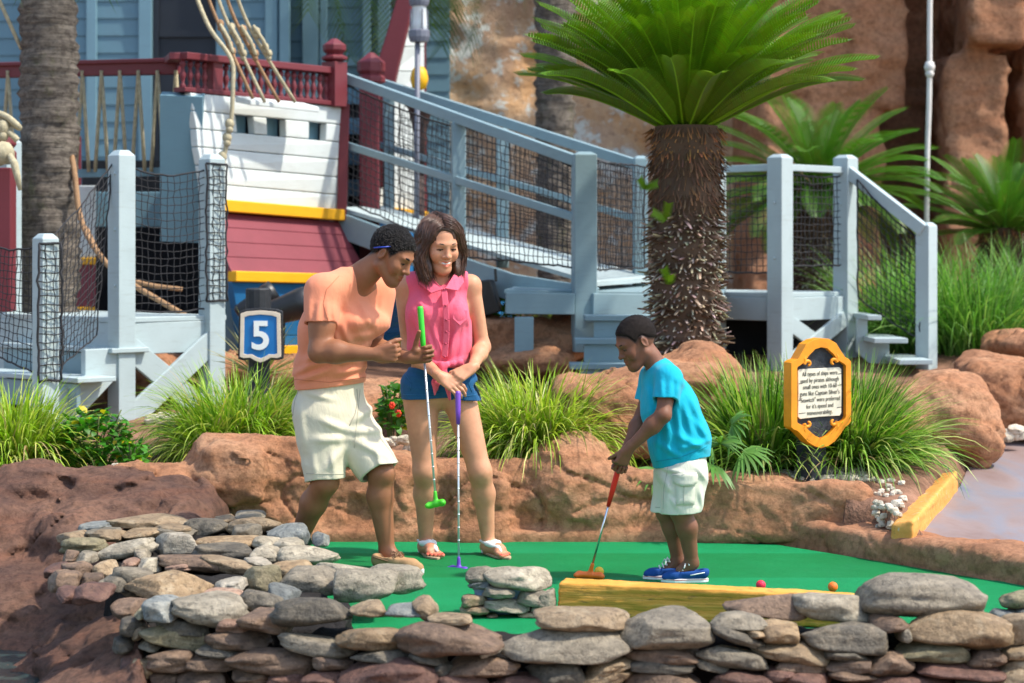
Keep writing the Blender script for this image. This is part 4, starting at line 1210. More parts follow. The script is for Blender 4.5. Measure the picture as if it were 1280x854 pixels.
# net end wrapped round two posts
for p_, z0_, z1_, Yx in ((pB, P(0, 375, 13.5).z, P(0, 205, 13.5).z, 0), (pC, P(0, 475, 12.3).z, P(0, 304, 12.3).z, 0)):
    c_ = [V(p_.x - 0.02, p_.y - 0.10, z0_), V(p_.x + 0.10, p_.y - 0.02, z0_), V(p_.x + 0.10, p_.y - 0.02, z1_), V(p_.x - 0.02, p_.y - 0.10, z1_)]
    nm = net_mesh(*c_, 0.045, 0.0035, 0.0, (0, 0, 0), 0.008)
    nm.build('net_wrapping', M_NET, ld, smooth=True)

rd = thing('wooden_landing', 'pale blue wooden landing with X bracing, steps and net railing at the right', 'deck', P(975, 455, 15.0))
D = P(975, 366, 15.0); zD = D.z; pE2 = D + fr * 0.80; pG = D + fl * 0.62
m = MB(); m.hexa([D + V(0, -0.05, -0.035), pE2 + fr * 0.05 + V(0, 0, -0.035), pE2 + fl * 1.9 + V(0, 0, -0.035), D + fl * 1.9 + V(0, 0, -0.035), D + V(0, -0.05, 0), pE2 + fr * 0.05, pE2 + fl * 1.9, D + fl * 1.9]); m.build('deck_floor', M_DECK, rd, bevel=0.006)
m = MB(); m.bar(D + fr * 0.02 + V(0, -0.02, -0.12), pE2 + V(0, -0.02, -0.12), 0.04, 0.17); m.bar(D + fl * 0.02 + V(0, -0.02, -0.12), D + fl * 1.5 + V(0, -0.02, -0.12), 0.04, 0.17); m.build('fascia', M_DECK, rd, bevel=0.005)
gz1 = 0.68
for p_, zt_ in ((D, P(0, 193, 15).z), (pE2, P(0, 193, 15.45).z), (pG, P(0, 195, 15.4).z)):
    m = MB(); m.post((p_.x, p_.y, gz1 - 0.1), zt_ - gz1 + 0.1, 0.135, R(45), 0.025); bolts(m, V(p_.x, p_.y, 0), 0, (zD + 0.25, zD + 0.65), -0.05); m.build('post', M_DECK, rd, bevel=0.006)
pF = P(1158, 455, 15.1); m = MB(); m.post((pF.x, pF.y, gz1 - 0.1), P(0, 278, 15.1).z - gz1 + 0.1, 0.115, R(45), 0.025); m.build('post', M_DECK, rd, bevel=0.006)
zr = P(0, 209, 15).z
m = MB(); m.bar(V(D.x, D.y, zr), V(pE2.x, pE2.y, zr), 0.05, 0.05); m.bar(V(D.x, D.y, zr), V(pG.x, pG.y, zr), 0.05, 0.05); m.bar(V(pE2.x, pE2.y - 0.03, zr), P(1155, 288, 15.06), 0.06, 0.09); m.build('handrail', M_DECK, rd, bevel=0.005)
m = MB(); q0, q1 = D + fr * 0.05 + V(0, -0.05, -0.2), pE2 - fr * 0.03 + V(0, -0.05, -0.2); dn = V(0, 0, gz1 + 0.02 - q0.z)
m.bar(q0, q1 + dn, 0.12, 0.03, (-S45, S45, 0)); m.bar(q1 + V(0, -0.012, 0), q0 + dn + V(0, -0.012, 0), 0.12, 0.03, (-S45, S45, 0)); m.build('cross_brace', M_DECK, rd, bevel=0.005)
for k, (px, py, Yk, ln) in enumerate([(1075, 395, 15.35, 0.10), (1095, 423, 15.25, 0.24), (1125, 449, 15.15, 0.24)]):
    m = MB(); m.box(P(px + 5, py, Yk), (ln, 0.9, 0.035), R(0)); m.build('tread', M_DECK, rd, bevel=0.004)
m = MB(); m.prism([(0, 0), (0.08, 0), (0.08, -0.16), (0.24, -0.16), (0.24, -0.31), (0.45, -0.31), (0.45, -0.42), (0.2, -0.42), (0, -0.25)], P(1070, 398, 15.3), (1, 0, 0), (0, 0, 1), -0.02, 0.03); m.build('stringer', M_DECK, rd, bevel=0.004)
net(rd, V(D.x, D.y, zD + 0.2), V(pE2.x, pE2.y, zD + 0.2), V(pE2.x, pE2.y, zr - 0.04), V(D.x, D.y, zr - 0.04), 0.05, 0.02)
net(rd, V(pG.x, pG.y, zD + 0.15), V(D.x, D.y, zD + 0.15), V(D.x, D.y, zr - 0.04), V(pG.x, pG.y, zr - 0.04), 0.05, 0.02)
net(rd, P(1072, 372, 15.4), P(1150, 425, 15.08), P(1150, 300, 15.08), P(1072, 225, 15.4), 0.05, 0.03)
m = MB(); m.hexa([V(D.x - 0.9, D.y + 0.5, gz1 - 0.2), V(pE2.x, pE2.y + 0.3, gz1 - 0.2), V(pE2.x - 0.9, pE2.y + 1.2, gz1 - 0.2), V(D.x - 0.9, D.y + 1.5, gz1 - 0.2), V(D.x - 0.9, D.y + 0.5, zD - 0.06), V(pE2.x, pE2.y + 0.3, zD - 0.06), V(pE2.x - 0.9, pE2.y + 1.2, zD - 0.06), V(D.x - 0.9, D.y + 1.5, zD - 0.06)]); m.build('under_deck_block', M_INT, rd)  # near-black block filling the space under the deck

rp = thing('boarding_ramp', 'blue grey boarding ramp with double handrails and nets rising to the ship', 'ramp', P(730, 440, 14.2))
YR = 14.2
a = P(726, 203, YR); bq = P(425, 95, 16.0)
fo = V(0.38, 0.85, 0)                                                       # across the ramp
a2 = P(800, 207, 15.3); b2 = P(470, 102, 17.0)
m = MB(); m.bar(a, bq, 0.06, 0.075); m.build('handrail', M_DECKDK, rp, bevel=0.006)
m = MB(); m.bar(a2, b2, 0.06, 0.075); m.build('handrail', M_DECKDK, rp, bevel=0.006)
m = MB(); m.bar(P(722, 273, YR), P(425, 179, 16.0), 0.04, 0.055); m.bar(P(800, 275, 15.3), P(470, 180, 17.0), 0.04, 0.05); m.build('mid_rail', M_DECKDK, rp, bevel=0.005)
for px, yt, yb, Yp, wd in [(730, 190, 440, YR, 0.155), (573, 150, 335, 15.1, 0.10), (628, 160, 335, 16.2, 0.09), (800, 195, 370, 15.3, 0.10), (486, 118, 275, 16.95, 0.09)]:
    p_ = P(px, yb, Yp); m = MB(); m.post(p_, P(0, yt, Yp).z - p_.z, wd, R(8), 0.02); m.build('post', M_DECKDK, rp, bevel=0.006)
# sloping walkway, landing and stringers
w0, w1 = P(745, 358, YR + 0.05), P(425, 264, 16.0)
m = MB(); c2_ = P(820, 352, 15.3); d2_ = P(480, 262, 17.0)
quadslab(m, w0, c2_, d2_, w1, V(0, 0, 0.03)); m.build('walkway', M_DECK, rp)
m = MB(); bnd = [P(745, 362, YR), P(640, 345, 14.7), P(560, 318, 15.15), P(425, 268, 15.95)]
for i in range(3): m.bar(bnd[i] + V(0, -0.02, -0.08), bnd[i + 1] + V(0, -0.02, -0.08), 0.05, 0.19)
m.build('stringer', M_DECKDK, rp, bevel=0.006)
m = MB(); q_ = [P(630, 362, 14.05), P(905, 366, 14.6), P(905, 355, 15.9), P(660, 353, 15.6)]
quadslab(m, *q_, V(0, 0, -0.03)); m.build('deck_floor', M_DECKDK, rp, bevel=0.005)
m = MB(); m.bar(P(632, 379, 14.05), P(718, 380, 14.1), 0.04, 0.145); m.bar(P(740, 380, 14.12), P(905, 382, 14.6), 0.04, 0.145); m.build('fascia', M_DECKDK, rp, bevel=0.005)
m = MB(); m.post(P(655, 462, 14.1), 0.36, 0.13, 0, 0.002); m.build('leg', M_DECKDK, rp, bevel=0.005)
for x0, x1, y, Yk in [(730, 820, 397, 13.95), (718, 800, 426, 13.75), (712, 800, 457, 13.55)]:
    m = MB(); c_ = P((x0 + x1) / 2, y, Yk); m.box(c_, ((x1 - x0) / F * Yk, 0.3, 0.035)); m.build('tread', M_DECKDK, rp, bevel=0.004)
    m = MB(); c_ = P((x0 + x1) / 2 + 8, y + 15, Yk); m.box(c_ + V(0, -0.1, 0), ((x1 - x0) / F * Yk * 0.92, 0.03, 0.135)); m.build('riser', M_DECKDK, rp, bevel=0.004)
net(rp, P(575, 322, 15.1), P(722, 335, YR), P(722, 212, YR), P(575, 158, 15.1), 0.05, -0.03)
net(rp, P(430, 250, 16.0), P(570, 312, 15.12), P(570, 160, 15.12), P(430, 105, 16.0), 0.055, 0.02)
net(rp, P(738, 338, YR), P(805, 335, 15.2), P(805, 208, 15.2), P(738, 202, YR), 0.05, 0.0)
net(rp, P(500, 262, 16.9), P(628, 310, 16.2), P(628, 165, 16.2), P(500, 118, 16.9), 0.055, 0.03)
net(rp, P(632, 312, 16.2), P(798, 335, 15.3), P(798, 212, 15.3), P(632, 166, 16.2), 0.055, 0.03)

# ------------------------------------------------------------------ lamp, figure-like buoy, pipe, lights
lm = thing('lantern', 'grey post lantern with frosted glass beside the white bow planks', 'lantern', P(524, 330, 16.4))
m = MB(); m.lathe([(0.045, -0.12), (0.062, -0.11), (0.062, -0.02), (0.055, 0.13), (0.06, 0.14)], P(524, 26, 16.4), 14); m.build('glass', M_LAMPGL, lm, smooth=True)
m = MB(); m.lathe([(0.02, 0.40), (0.03, 0.25), (0.055, 0.24), (0.085, 0.215), (0.08, 0.17), (0.07, 0.14)], P(524, 30, 16.4), 14)
m.lathe([(0.07, -0.10), (0.085, -0.06), (0.085, -0.01), (0.07, 0.0)], P(524, 37, 16.4), 14)
for k in range(4): m.bar(P(524, 44, 16.4) + V(0.075 * math.cos(k * 1.57 + 0.4), 0.075 * math.sin(k * 1.57 + 0.4), 0), P(524, 12, 16.4) + V(0.07 * math.cos(k * 1.57 + 0.4), 0.07 * math.sin(k * 1.57 + 0.4), 0), 0.012, 0.012, (1, 0, 0))
m.build('lamp_housing', M_LAMPG, lm, bevel=0.003)
m = MB(); m.tube([P(522, 44, 16.4), P(520, 340, 16.4)], 0.022, 8); m.build('pole', M_LAMPG, lm, smooth=True)
tb = thing('bollard_light', 'dark tapering post with a yellow head behind the ramp handrail', 'post', P(524, 250, 16.8))
m = MB(); m.lathe([(0.02, -0.09), (0.055, -0.075), (0.075, 0.0), (0.06, 0.07), (0.035, 0.10)], P(524, 99, 16.8), 14); m.build('head', M_YELOB, tb, smooth=True)
m = MB(); m.lathe([(0.035, -0.62), (0.05, -0.25), (0.10, -0.05), (0.13, -0.02), (0.12, 0.0), (0.05, 0.015)], P(525, 128, 16.8), 14); m.lathe([(0.04, -1.4), (0.04, -0.6)], P(525, 128, 16.8), 10); m.build('pole', plain('dark_bronze', (0.06, 0.03, 0.025), 0.6), tb, smooth=True)
rope('hanging_rope', [P(1163, -60, 17.5), P(1162, 40, 17.5), P(1162, 84, 17.5), P(1161, 140, 17.5), P(1159, 200, 17.5), P(1158, 330, 17.5)], 0.023, M_PIPE, 'white rope with one knot hanging straight down in front of the dark cleft', knots=[P(1162, 84, 17.5)])

def spotlight(c, aim, r, L, label):
    t = thing('floodlight', label, 'floodlight', c, 'black floodlights in the planting')
    c = Vector(c); u, s_, tt = frame(aim); M = Matrix((s_, tt, u)).transposed()
    m = MB(); m.lathe([(r * 0.55, -L * 0.5), (r * 0.8, -L * 0.45), (r * 0.85, 0), (r, L * 0.3), (r, L * 0.5), (r * 0.9, L * 0.5), (r * 0.88, L * 0.42)], c, 16, M); m.build('housing', M_BLACK, t, smooth=True)
    m = MB(); m.bar(c - V(0, 0, r * 0.6), c - V(0.02, -0.05, 0.5), 0.03, 0.05, (1, 0, 0)); m.build('bracket', M_BLACK, t)
spotlight(P(352, 388, 13.9), (0.9, -0.2, 0.30), 0.105, 0.46, 'black floodlight tilted up behind the blue number sign')
spotlight(P(320, 378, 14.1), (0.8, 0.2, 0.55), 0.075, 0.30, 'slim black floodlight leaning left of the larger one by the blue hull')
fl2 = thing('box_floodlight', 'boxy black floodlight in the foliage right of the woman', 'floodlight', P(610, 380, 14.6))
m = MB(); m.hexa([P(597, 398, 14.5), P(626, 390, 14.45), P(628, 385, 14.7), P(602, 395, 14.75), P(594, 352, 14.5), P(612, 349, 14.45), P(618, 349, 14.7), P(600, 351, 14.75)]); m.build('housing', M_BLACK, fl2, bevel=0.012)
m = MB(); m.bar(P(620, 352, 14.6), P(619, 336, 14.6), 0.04, 0.02, (1, 0, 0)); m.bar(P(612, 395, 14.6), P(612, 440, 14.6), 0.03, 0.03, (1, 0, 0)); m.build('bracket', M_BLACK, fl2)
# blue reflector pane seen leaning behind the man
# ------------------------------------------------------------------ plants
def leaf_mat(name, rough=0.45, trans=0.35, tint=(1, 1, 1), spec=0.4):
    n = N(name); a = n.attr()
    c = n.mix(1.0, a, tint, 'MULTIPLY')
    n.base(c).rough(rough, spec)
    n.translucent(n.mix(1.0, c, (1.15, 1.25, 0.6), 'MULTIPLY'), trans)
    return n.m


M_LEAF = leaf_mat('leaf')
M_FROND = leaf_mat('frond', 0.42, 0.20, spec=0.45)
M_BARK = leaf_mat('bark_scales', 0.95, 0.0, spec=0.1)


def jit(c, r, a=0.2):
    k = 1 + r.uniform(-a, a)
    return tuple(max(0.0, x * k * (1 + r.uniform(-a, a) * 0.4)) for x in c)


def grass_clump(c, n, L, wd, cols, lab, name='grass_clump', group=None, spread=0.14, lean=(0.2, 1.25), droop=1.8, seed=0, sx=1.0, cat='grass plant', flat=0.0):
    """fountain of arching blades rooted in a small disc"""
    r = random.Random(seed); c = Vector(c)
    vs, fs, cs = [], [], []
    for i in range(n):
        az = r.uniform(0, 2 * math.pi); rad = spread * math.sqrt(r.random())
        root = c + V(rad * math.cos(az) * sx, rad * math.sin(az), 0)
        az2 = az + r.gauss(0, 0.5)
        th = lean[0] + (lean[1] - lean[0]) * r.random() ** 1.2                   # start angle from vertical
        ln = L * r.uniform(0.55, 1.1); dr = droop * r.uniform(0.5, 1.3)
        d = V(math.cos(az2) * sx, math.sin(az2), 0); d.normalize(); sd_ = V(-d.y, d.x, 0)
        w0 = wd * r.uniform(0.6, 1.2); seg = 7
        col = jit(r.choices([q[0] for q in cols], [q[1] for q in cols])[0], r, 0.25)
        tw = r.uniform(-0.6, 0.6)
        p = root.copy(); b = len(vs)
        for k in range(seg + 1):
            t = k / seg
            a = th + dr * t ** 1.5 * (0.35 + th)
            a = min(a, 2.75)
            w_ = w0 * (1 - t ** 2.2) * (0.6 + 0.4 * min(1, t * 4)) + 0.0004
            up = V(d.x * math.sin(a), d.y * math.sin(a), math.cos(a))
            s2 = (sd_ * math.cos(tw) + up.cross(sd_) * math.sin(tw))
            vs += [p - s2 * w_, p + s2 * w_]
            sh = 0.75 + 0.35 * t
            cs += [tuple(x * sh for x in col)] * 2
            p = p + up * (ln / seg)
            if p.z < c.z - 0.10: p.z = c.z - 0.10
        for k in range(seg):
            fs.append((b + 2 * k, b + 2 * k + 1, b + 2 * k + 3, b + 2 * k + 2))
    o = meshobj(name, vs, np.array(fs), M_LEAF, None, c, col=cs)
    return tag(o, lab, cat, group)


LIR = [((0.19, 0.35, 0.015), 3), ((0.28, 0.44, 0.04), 3), ((0.48, 0.54, 0.12), 1.8), ((0.09, 0.20, 0.015), 1.3), ((0.40, 0.33, 0.14), 0.45)]
LIRY = [((0.25, 0.41, 0.018), 3), ((0.40, 0.53, 0.06), 3), ((0.56, 0.58, 0.17), 2), ((0.10, 0.21, 0.015), 1.0), ((0.44, 0.36, 0.16), 0.5)]
DKG = [((0.12, 0.28, 0.022), 3), ((0.20, 0.38, 0.04), 3), ((0.40, 0.50, 0.14), 1.8), ((0.03, 0.085, 0.012), 2), ((0.32, 0.24, 0.12), 0.35)]
FTN = [((0.11, 0.29, 0.04), 3), ((0.18, 0.38, 0.07), 3), ((0.28, 0.45, 0.13), 1.4), ((0.04, 0.12, 0.02), 1.5)]
G = 'clumps of variegated border grass'
gp = lambda px, py, Y: P(px, py, Y)
grass_clump(gp(20, 582, 11.4), 1700, 0.52, 0.0060, LIRY, 'yellow green grass clump at the left edge beside the glossy leafed bush', group=G, seed=1, spread=0.20, lean=(0.05, 1.4), droop=2.1)
grass_clump(gp(-40, 575, 11.6), 300, 0.45, 0.005, LIRY, 'grass clump cut off by the left edge of the picture', group=G, seed=12, spread=0.2)
grass_clump(gp(300, 562, 11.8), 2100, 0.53, 0.0055, LIR, 'wide grass clump under the blue number sign, left of the man', group=G, seed=2, spread=0.22, sx=1.3, lean=(0.05, 1.4), droop=2.1)
grass_clump(gp(262, 575, 11.6), 420, 0.46, 0.0045, LIR, 'smaller grass clump left of the number sign beside the X braced deck', group=G, seed=22, spread=0.1)
grass_clump(gp(672, 566, 11.5), 2600, 0.53, 0.0060, LIRY, 'round grass clump with pale yellow drooping blades between the woman and the boy', group=G, seed=3, spread=0.22, sx=1.2, lean=(0.05, 1.45), droop=2.2)
grass_clump(gp(955, 592, 11.55), 1700, 0.64, 0.0066, DKG, 'dark green grass clump just left of the info sign', group='tall dark grass clumps by the info sign', seed=4, spread=0.18, lean=(0.05, 1.05), droop=1.3)
grass_clump(gp(1060, 596, 11.6), 2300, 0.68, 0.0066, DKG, 'large dark green grass clump just right of the info sign, leaning over the pebbles', group='tall dark grass clumps by the info sign', seed=5, spread=0.20, lean=(0.05, 1.05), droop=1.5, sx=0.85)
grass_clump(gp(1010, 588, 12.0), 1000, 0.68, 0.006, DKG, 'grass clump directly behind the info sign', group='tall dark grass clumps by the info sign', seed=6, spread=0.2, lean=(0.05, 0.9), droop=1.1)
grass_clump(gp(1100, 592, 11.9), 650, 0.50, 0.0055, [((0.14, 0.25, 0.03), 2), ((0.25, 0.30, 0.08), 2), ((0.30, 0.23, 0.12), 1.2)], 'straw tinted grass clump spilling towards the yellow kerb', group='tall dark grass clumps by the info sign', seed=7, spread=0.12, lean=(0.2, 1.1))
GF = 'tall fountain grass by the right deck'
grass_clump(gp(1140, 448, 16.0), 1100, 0.95, 0.0055, FTN, 'tall fountain grass behind the low end post of the right deck', group=GF, seed=8, spread=0.30, lean=(0.05, 0.8), droop=1.5, sx=1.2)
grass_clump(gp(1215, 448, 15.8), 1100, 0.95, 0.0055, FTN, 'tall fountain grass right of the low end post, above the red boulder', group=GF, seed=9, spread=0.32, lean=(0.05, 0.85), droop=1.5, sx=1.2)
grass_clump(gp(1285, 425, 16.6), 800, 0.85, 0.0055, FTN, 'fountain grass clump at the right edge below the small cycad', group=GF, seed=10, spread=0.3, lean=(0.05, 0.9), droop=1.5)
grass_clump(gp(610, 430, 15.4), 420, 0.40, 0.006, LIR, 'low grass clump behind the boxy floodlight under the ramp', group='low grass under the ramp', seed=11, spread=0.3, sx=1.5)
grass_clump(gp(690, 420, 15.6), 260, 0.32, 0.006, LIR, 'low grass clump under the ramp landing left of the steps', group='low grass under the ramp', seed=13, spread=0.2, sx=1.5)
# spiky pale yucca behind the number sign
r = random.Random(5)
def spiky(c, n, L, wd, cols, lab, name, cat, seed, lean=(0.1, 1.3)):
    return grass_clump(c, n, L, wd, cols, lab, name, None, 0.04, lean, 0.35, seed, 1.0, cat)
spiky(gp(325, 470, 12.9), 110, 0.42, 0.008, [((0.30, 0.29, 0.12), 3), ((0.18, 0.22, 0.07), 2), ((0.38, 0.33, 0.18), 1)], 'spiky straw coloured yucca behind the blue number sign', 'yucca', 'yucca', 31)

# small fan palm by the boy
def fan_leaf(vs, fs, cs, hub, d, up, Rr, n, r, col):
    d = Vector(d).normalized(); s_ = d.cross(up).normalized()
    for i in range(n):
        a = R(-105 + 210 * i / (n - 1)); dir_ = (d * math.cos(a) + s_ * math.sin(a) + up * 0.15).normalized(); sd_ = dir_.cross(up).normalized()
        L = Rr * (0.75 + 0.25 * math.cos(a)) * r.uniform(0.9, 1.08); b = len(vs); cc = jit(col, r, 0.2)
        for t, w_ in ((0, 0.003), (0.4, 0.011), (0.75, 0.008), (1, 0.0008)):
            p = hub + dir_ * L * t - V(0, 0, 0.10 * t * t)
            vs += [p - sd_ * w_, p + sd_ * w_]; cs += [cc] * 2
        fs += [(b + 2 * k, b + 2 * k + 1, b + 2 * k + 3, b + 2 * k + 2) for k in range(3)]
vs, fs, cs = [], [], []; r = random.Random(8); base = gp(905, 608, 11.15)
for (px, py, dy, d) in [(885, 545, -0.15, (-0.5, -0.3, 0.5)), (915, 530, -0.1, (0.5, -0.4, 0.6)), (870, 575, 0, (-1, -0.2, 0.2)), (930, 565, -0.2, (0.8, -0.5, 0.2)), (900, 555, -0.25, (0.0, -0.6, 0.7)), (890, 580, -0.25, (-0.5, -0.8, 0.1)), (822, 590, -0.05, (-0.7, -0.5, 0.2))]:
    hub = P(px, py, 11.1 + dy); fan_leaf(vs, fs, cs, hub, d, V(0, -0.5, 0.85), 0.19, 15, r, (0.11, 0.25, 0.045))
    b = len(vs); s_ = V(0.004, 0, 0); vs += [base - s_, base + s_, hub + s_, hub - s_]; cs += [(0.12, 0.22, 0.05)] * 4; fs.append((b, b + 1, b + 2, b + 3))
tag(meshobj('dwarf_palm', vs, np.array(fs), M_LEAF, None, base, col=cs), 'low fan leaved palm behind the boy, left of the dark grass', 'palm')


def leafy_bush(c, rad, n, col, lab, seed, leaf=0.045, flowers=(), yellow=0.04):
    r = random.Random(seed); c = Vector(c); vs, fs, cs = [], [], []
    for i in range(n):
        d = V(r.gauss(0, 1), r.gauss(0, 1), r.gauss(0, 1)).normalized(); q = r.uniform(0.35, 1) ** 0.6
        p = c + V(d.x * rad[0] * q, d.y * rad[1] * q, rad[2] * (0.5 + 0.5 * d.z * q) * 2 * 0.5 + 0)
        ax = (V(d.x, d.y, 0.25) + V(r.gauss(0, .5), r.gauss(0, .5), r.gauss(0, .4))).normalized()
        s_ = ax.cross(V(r.gauss(0, .3), r.gauss(0, .3), 1)).normalized(); nn_ = s_.cross(ax)
        L = leaf * r.uniform(0.6, 1.25); w_ = L * 0.36; b = len(vs)
        cc = jit((0.5, 0.45, 0.02) if r.random() < yellow else col, r, 0.35)
        for t, ww, dz in ((0, 0.05, 0), (0.3, 0.9, 0.06), (0.62, 0.85, 0.03), (1, 0.02, -0.10)):
            m_ = p + ax * L * (t - 0.2) + nn_ * dz * L
            vs += [m_ - s_ * w_ * ww + nn_ * 0.1 * w_ * ww, m_, m_ + s_ * w_ * ww + nn_ * 0.1 * w_ * ww]; cs += [cc] * 3
        for k in range(3):
            o = b + 3 * k; fs += [(o, o + 1, o + 4, o + 3), (o + 1, o + 2, o + 5, o + 4)]
    t = thing('leafy_bush', lab, 'bush', c)
    meshobj('foliage', vs, np.array(fs), M_LEAF, t, col=cs)
    m = MB()
    for i in range(16):
        a = r.uniform(0, 6.28); m.tube([c + V(0.03 * math.cos(a), 0.03 * math.sin(a), -0.05), c + V(rad[0] * 0.4 * math.cos(a), rad[1] * 0.4 * math.sin(a), rad[2] * 0.5), c + V(rad[0] * 0.75 * math.cos(a), rad[1] * 0.75 * math.sin(a), rad[2] * r.uniform(0.6, 1))], 0.004, 5)
    m.build('stem', plain('green_stem%d' % seed, (0.10, 0.13, 0.04), 0.8, bump=0), t, smooth=True)
    for fx in flowers:
        m = MB(); fx = Vector(fx)
        for k in range(6):
            a = k * 1.05; m.ball(fx + V(0.009 * math.cos(a), 0.005, 0.010 * math.sin(a)), (0.009, 0.006, 0.012), 8)
        m.build('flower', plain('red_petal%d' % (int(fx.x * 100) % 97), (0.75, 0.04, 0.01), 0.5, bump=0), t, smooth=True)
    return t


leafy_bush(gp(118, 585, 11.35), (0.22, 0.20, 0.32), 620, (0.05, 0.20, 0.012), 'glossy dark leafed bush at the left, below the deck steps', 3, 0.055, [], 0.06)
leafy_bush(gp(163, 590, 11.2), (0.10, 0.10, 0.17), 110, (0.06, 0.23, 0.014), 'small sprig of glossy leaves right of the larger bush at the left', 4, 0.055, [], 0.08)
leafy_bush(gp(492, 545, 11.5), (0.10, 0.10, 0.30), 260, (0.07, 0.22, 0.02), 'flowering bush with red blooms seen between the man and the woman', 6, 0.05, [gp(490, 507, 11.35), gp(498, 517, 11.4)], 0.05)
leafy_bush(gp(610, 400, 15.2), (0.30, 0.25, 0.32), 420, (0.09, 0.22, 0.02), 'bright green bush behind the boxy floodlight under the ramp', 7, 0.06)


# ------------------------------------------------------------------ cycads
def cycad(c, trunk_top, r0, r1, nf, L, lab, seed, el=(0.0, 1.35), col=(0.075, 0.19, 0.010), nl=52, wid=0.155, arch=1.0, cone=False, az0=None):
    r = random.Random(seed); c = Vector(c); top = Vector(trunk_top)
    t = thing('cycad', lab, 'palm', c)
    # shaggy trunk: a rough core and rows of old leaf bases
    h = (top - c).length; m = MB(); prof = []
    for i in range(14):
        q = i / 13; prof.append((lerp(r0, r1, q) * (0.86 + 0.06 * math.sin(i * 2.3)), h * q))
    m.cc = (0.10, 0.066, 0.046); m.lathe(prof, c, 22)
    rows = int(h / 0.032)
    for i in range(rows):
        q = (i + 0.5) / rows; z = h * q; rr = lerp(r0, r1, q) * 0.84 * (1 + 0.06 * math.sin(i * 0.9))
        k = int(2 * math.pi * rr / 0.024)
        for j in range(k):
            a = 2 * math.pi * (j + 0.5 * (i % 2) + r.uniform(-.3, .3)) / k
            d = V(math.cos(a), math.sin(a), 0); s_ = V(-d.y, d.x, 0)
            low = q < 0.62
            bnd_ = 0.6 + 0.7 * (0.5 + 0.5 * math.sin(z * 31 + 2.0 * math.sin(3 * a) + math.sin(z * 83)))
            if r.random() > 0.45 + 0.55 * bnd_: continue
            ln = bnd_ * r.uniform(0.03, 0.085) if low else r.uniform(0.04, 0.09)
            ang = r.uniform(-0.75, 0.35) if low else r.uniform(-1.3, -0.5)
            dirv = (d * math.cos(ang) + V(0, 0, math.sin(ang)) + s_ * r.uniform(-.45, .45)).normalized(); upv = s_.cross(dirv)
            p = c + d * rr + V(0, 0, z); w_ = r.uniform(0.006, 0.013) if low else r.uniform(0.003, 0.007); b = len(m.v)
            tipc = jit((0.42, 0.36, 0.28) if low else ((0.42, 0.19, 0.07) if q > 0.86 else (0.20, 0.105, 0.055)), r, 0.4); basec = (0.10, 0.062, 0.042)
            if r.random() < 0.3: tipc = jit((0.13, 0.085, 0.06), r, 0.4)
            e = p + dirv * ln
            ring0 = [p - s_ * w_ - upv * w_ * .7, p + s_ * w_ - upv * w_ * .7, p + upv * w_]
            ring1 = [e - s_ * w_ * .55 - upv * w_ * .3, e + s_ * w_ * .55 - upv * w_ * .3, e + upv * w_ * .4]
            m.v += [tuple(v) for v in ring0 + ring1]; m.c += [basec] * 3 + [tipc] * 3
            m.f += [(b, b + 1, b + 4, b + 3), (b + 1, b + 2, b + 5, b + 4), (b + 2, b, b + 3, b + 5), (b + 3, b + 4, b + 5)]
    m.build('trunk', M_BARK, t, color=True)
    vs, fs, cs = [], [], []; rv = MB()
    for i in range(nf):
        u = (i + 0.5) / nf
        az = i * 2.39996 + r.uniform(-.15, .15)
        e0 = lerp(el[1], el[0], u ** 0.66) + r.uniform(-.08, .08)
        ln = L * r.uniform(0.82, 1.08) * (0.8 + 0.2 * math.sin(u * 3)); d = V(math.cos(az), math.sin(az), 0)
        p = top + d * r1 * 0.45 * u - V(0, 0, 0.03 * u)
        segn = nl; pts = []; dirs = []
        for k in range(segn + 1):
            tt = k / segn
            a = e0 - arch * (0.75 * tt ** 2.0) * (0.55 + 0.6 * (1 - abs(e0) / 1.5)) + 0.10 * math.sin(tt * 3) * (1 if e0 < 0.5 else 0.3)
            dv = d * math.cos(a) + V(0, 0, math.sin(a)); pts.append(p.copy()); dirs.append(dv); p = p + dv * (ln / segn)
        fc = jit(lerp(Vector(col) * 1.35, Vector(col), u), r, 0.22)
        rv.cc = tuple(x * 1.8 for x in fc); rv.tube(pts[::6] + [pts[-1]], 0.006, 4, [0.008 * (1 - 0.75 * q / (len(pts[::6]))) for q in range(len(pts[::6]) + 1)])
        for k in range(3, segn + 1):
            tt = k / segn; prof_ = min(1.0, tt * 4.5) * (1 - max(0, tt - 0.72) ** 1.5 * 4.2)
            lf = wid * max(0.2, prof_); dv = dirs[k]
            sdv = V(-d.y, d.x, 0); nv = sdv.cross(dv) * -1
            nv = dv.cross(sdv); nv = nv if nv.z > 0 or abs(nv.z) < 1e-6 else -nv
            for sg in (-1, 1):
                g_ = (sdv * sg * 0.80 + dv * 0.55 + nv * 0.42).normalized()
                w_ = 0.0058; b = len(vs); q0 = pts[k]
                wv = dv - g_ * dv.dot(g_); wv.normalize()
                mid = q0 + g_ * lf * 0.55; end = q0 + g_ * lf - nv * lf * 0.13 + V(0, 0, -lf * 0.05)
                cc = tuple(x * (1 + r.uniform(-.12, .12)) for x in fc)
                vs += [q0 - wv * w_, q0 + wv * w_, mid - wv * w_ * 0.9, mid + wv * w_ * 0.9, end - wv * 0.0008, end + wv * 0.0008]
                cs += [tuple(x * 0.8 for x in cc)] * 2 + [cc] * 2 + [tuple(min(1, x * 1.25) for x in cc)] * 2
                fs += [(b, b + 1, b + 3, b + 2), (b + 2, b + 3, b + 5, b + 4)]
    nq = len(vs)
    allv = vs + [Vector(v) for v in rv.v]
    o = meshobj('crown', [tuple(v) for v in allv], [tuple(f) for f in fs] + [tuple(i + nq for i in f) for f in rv.f], M_FROND, t, col=cs + rv.c)
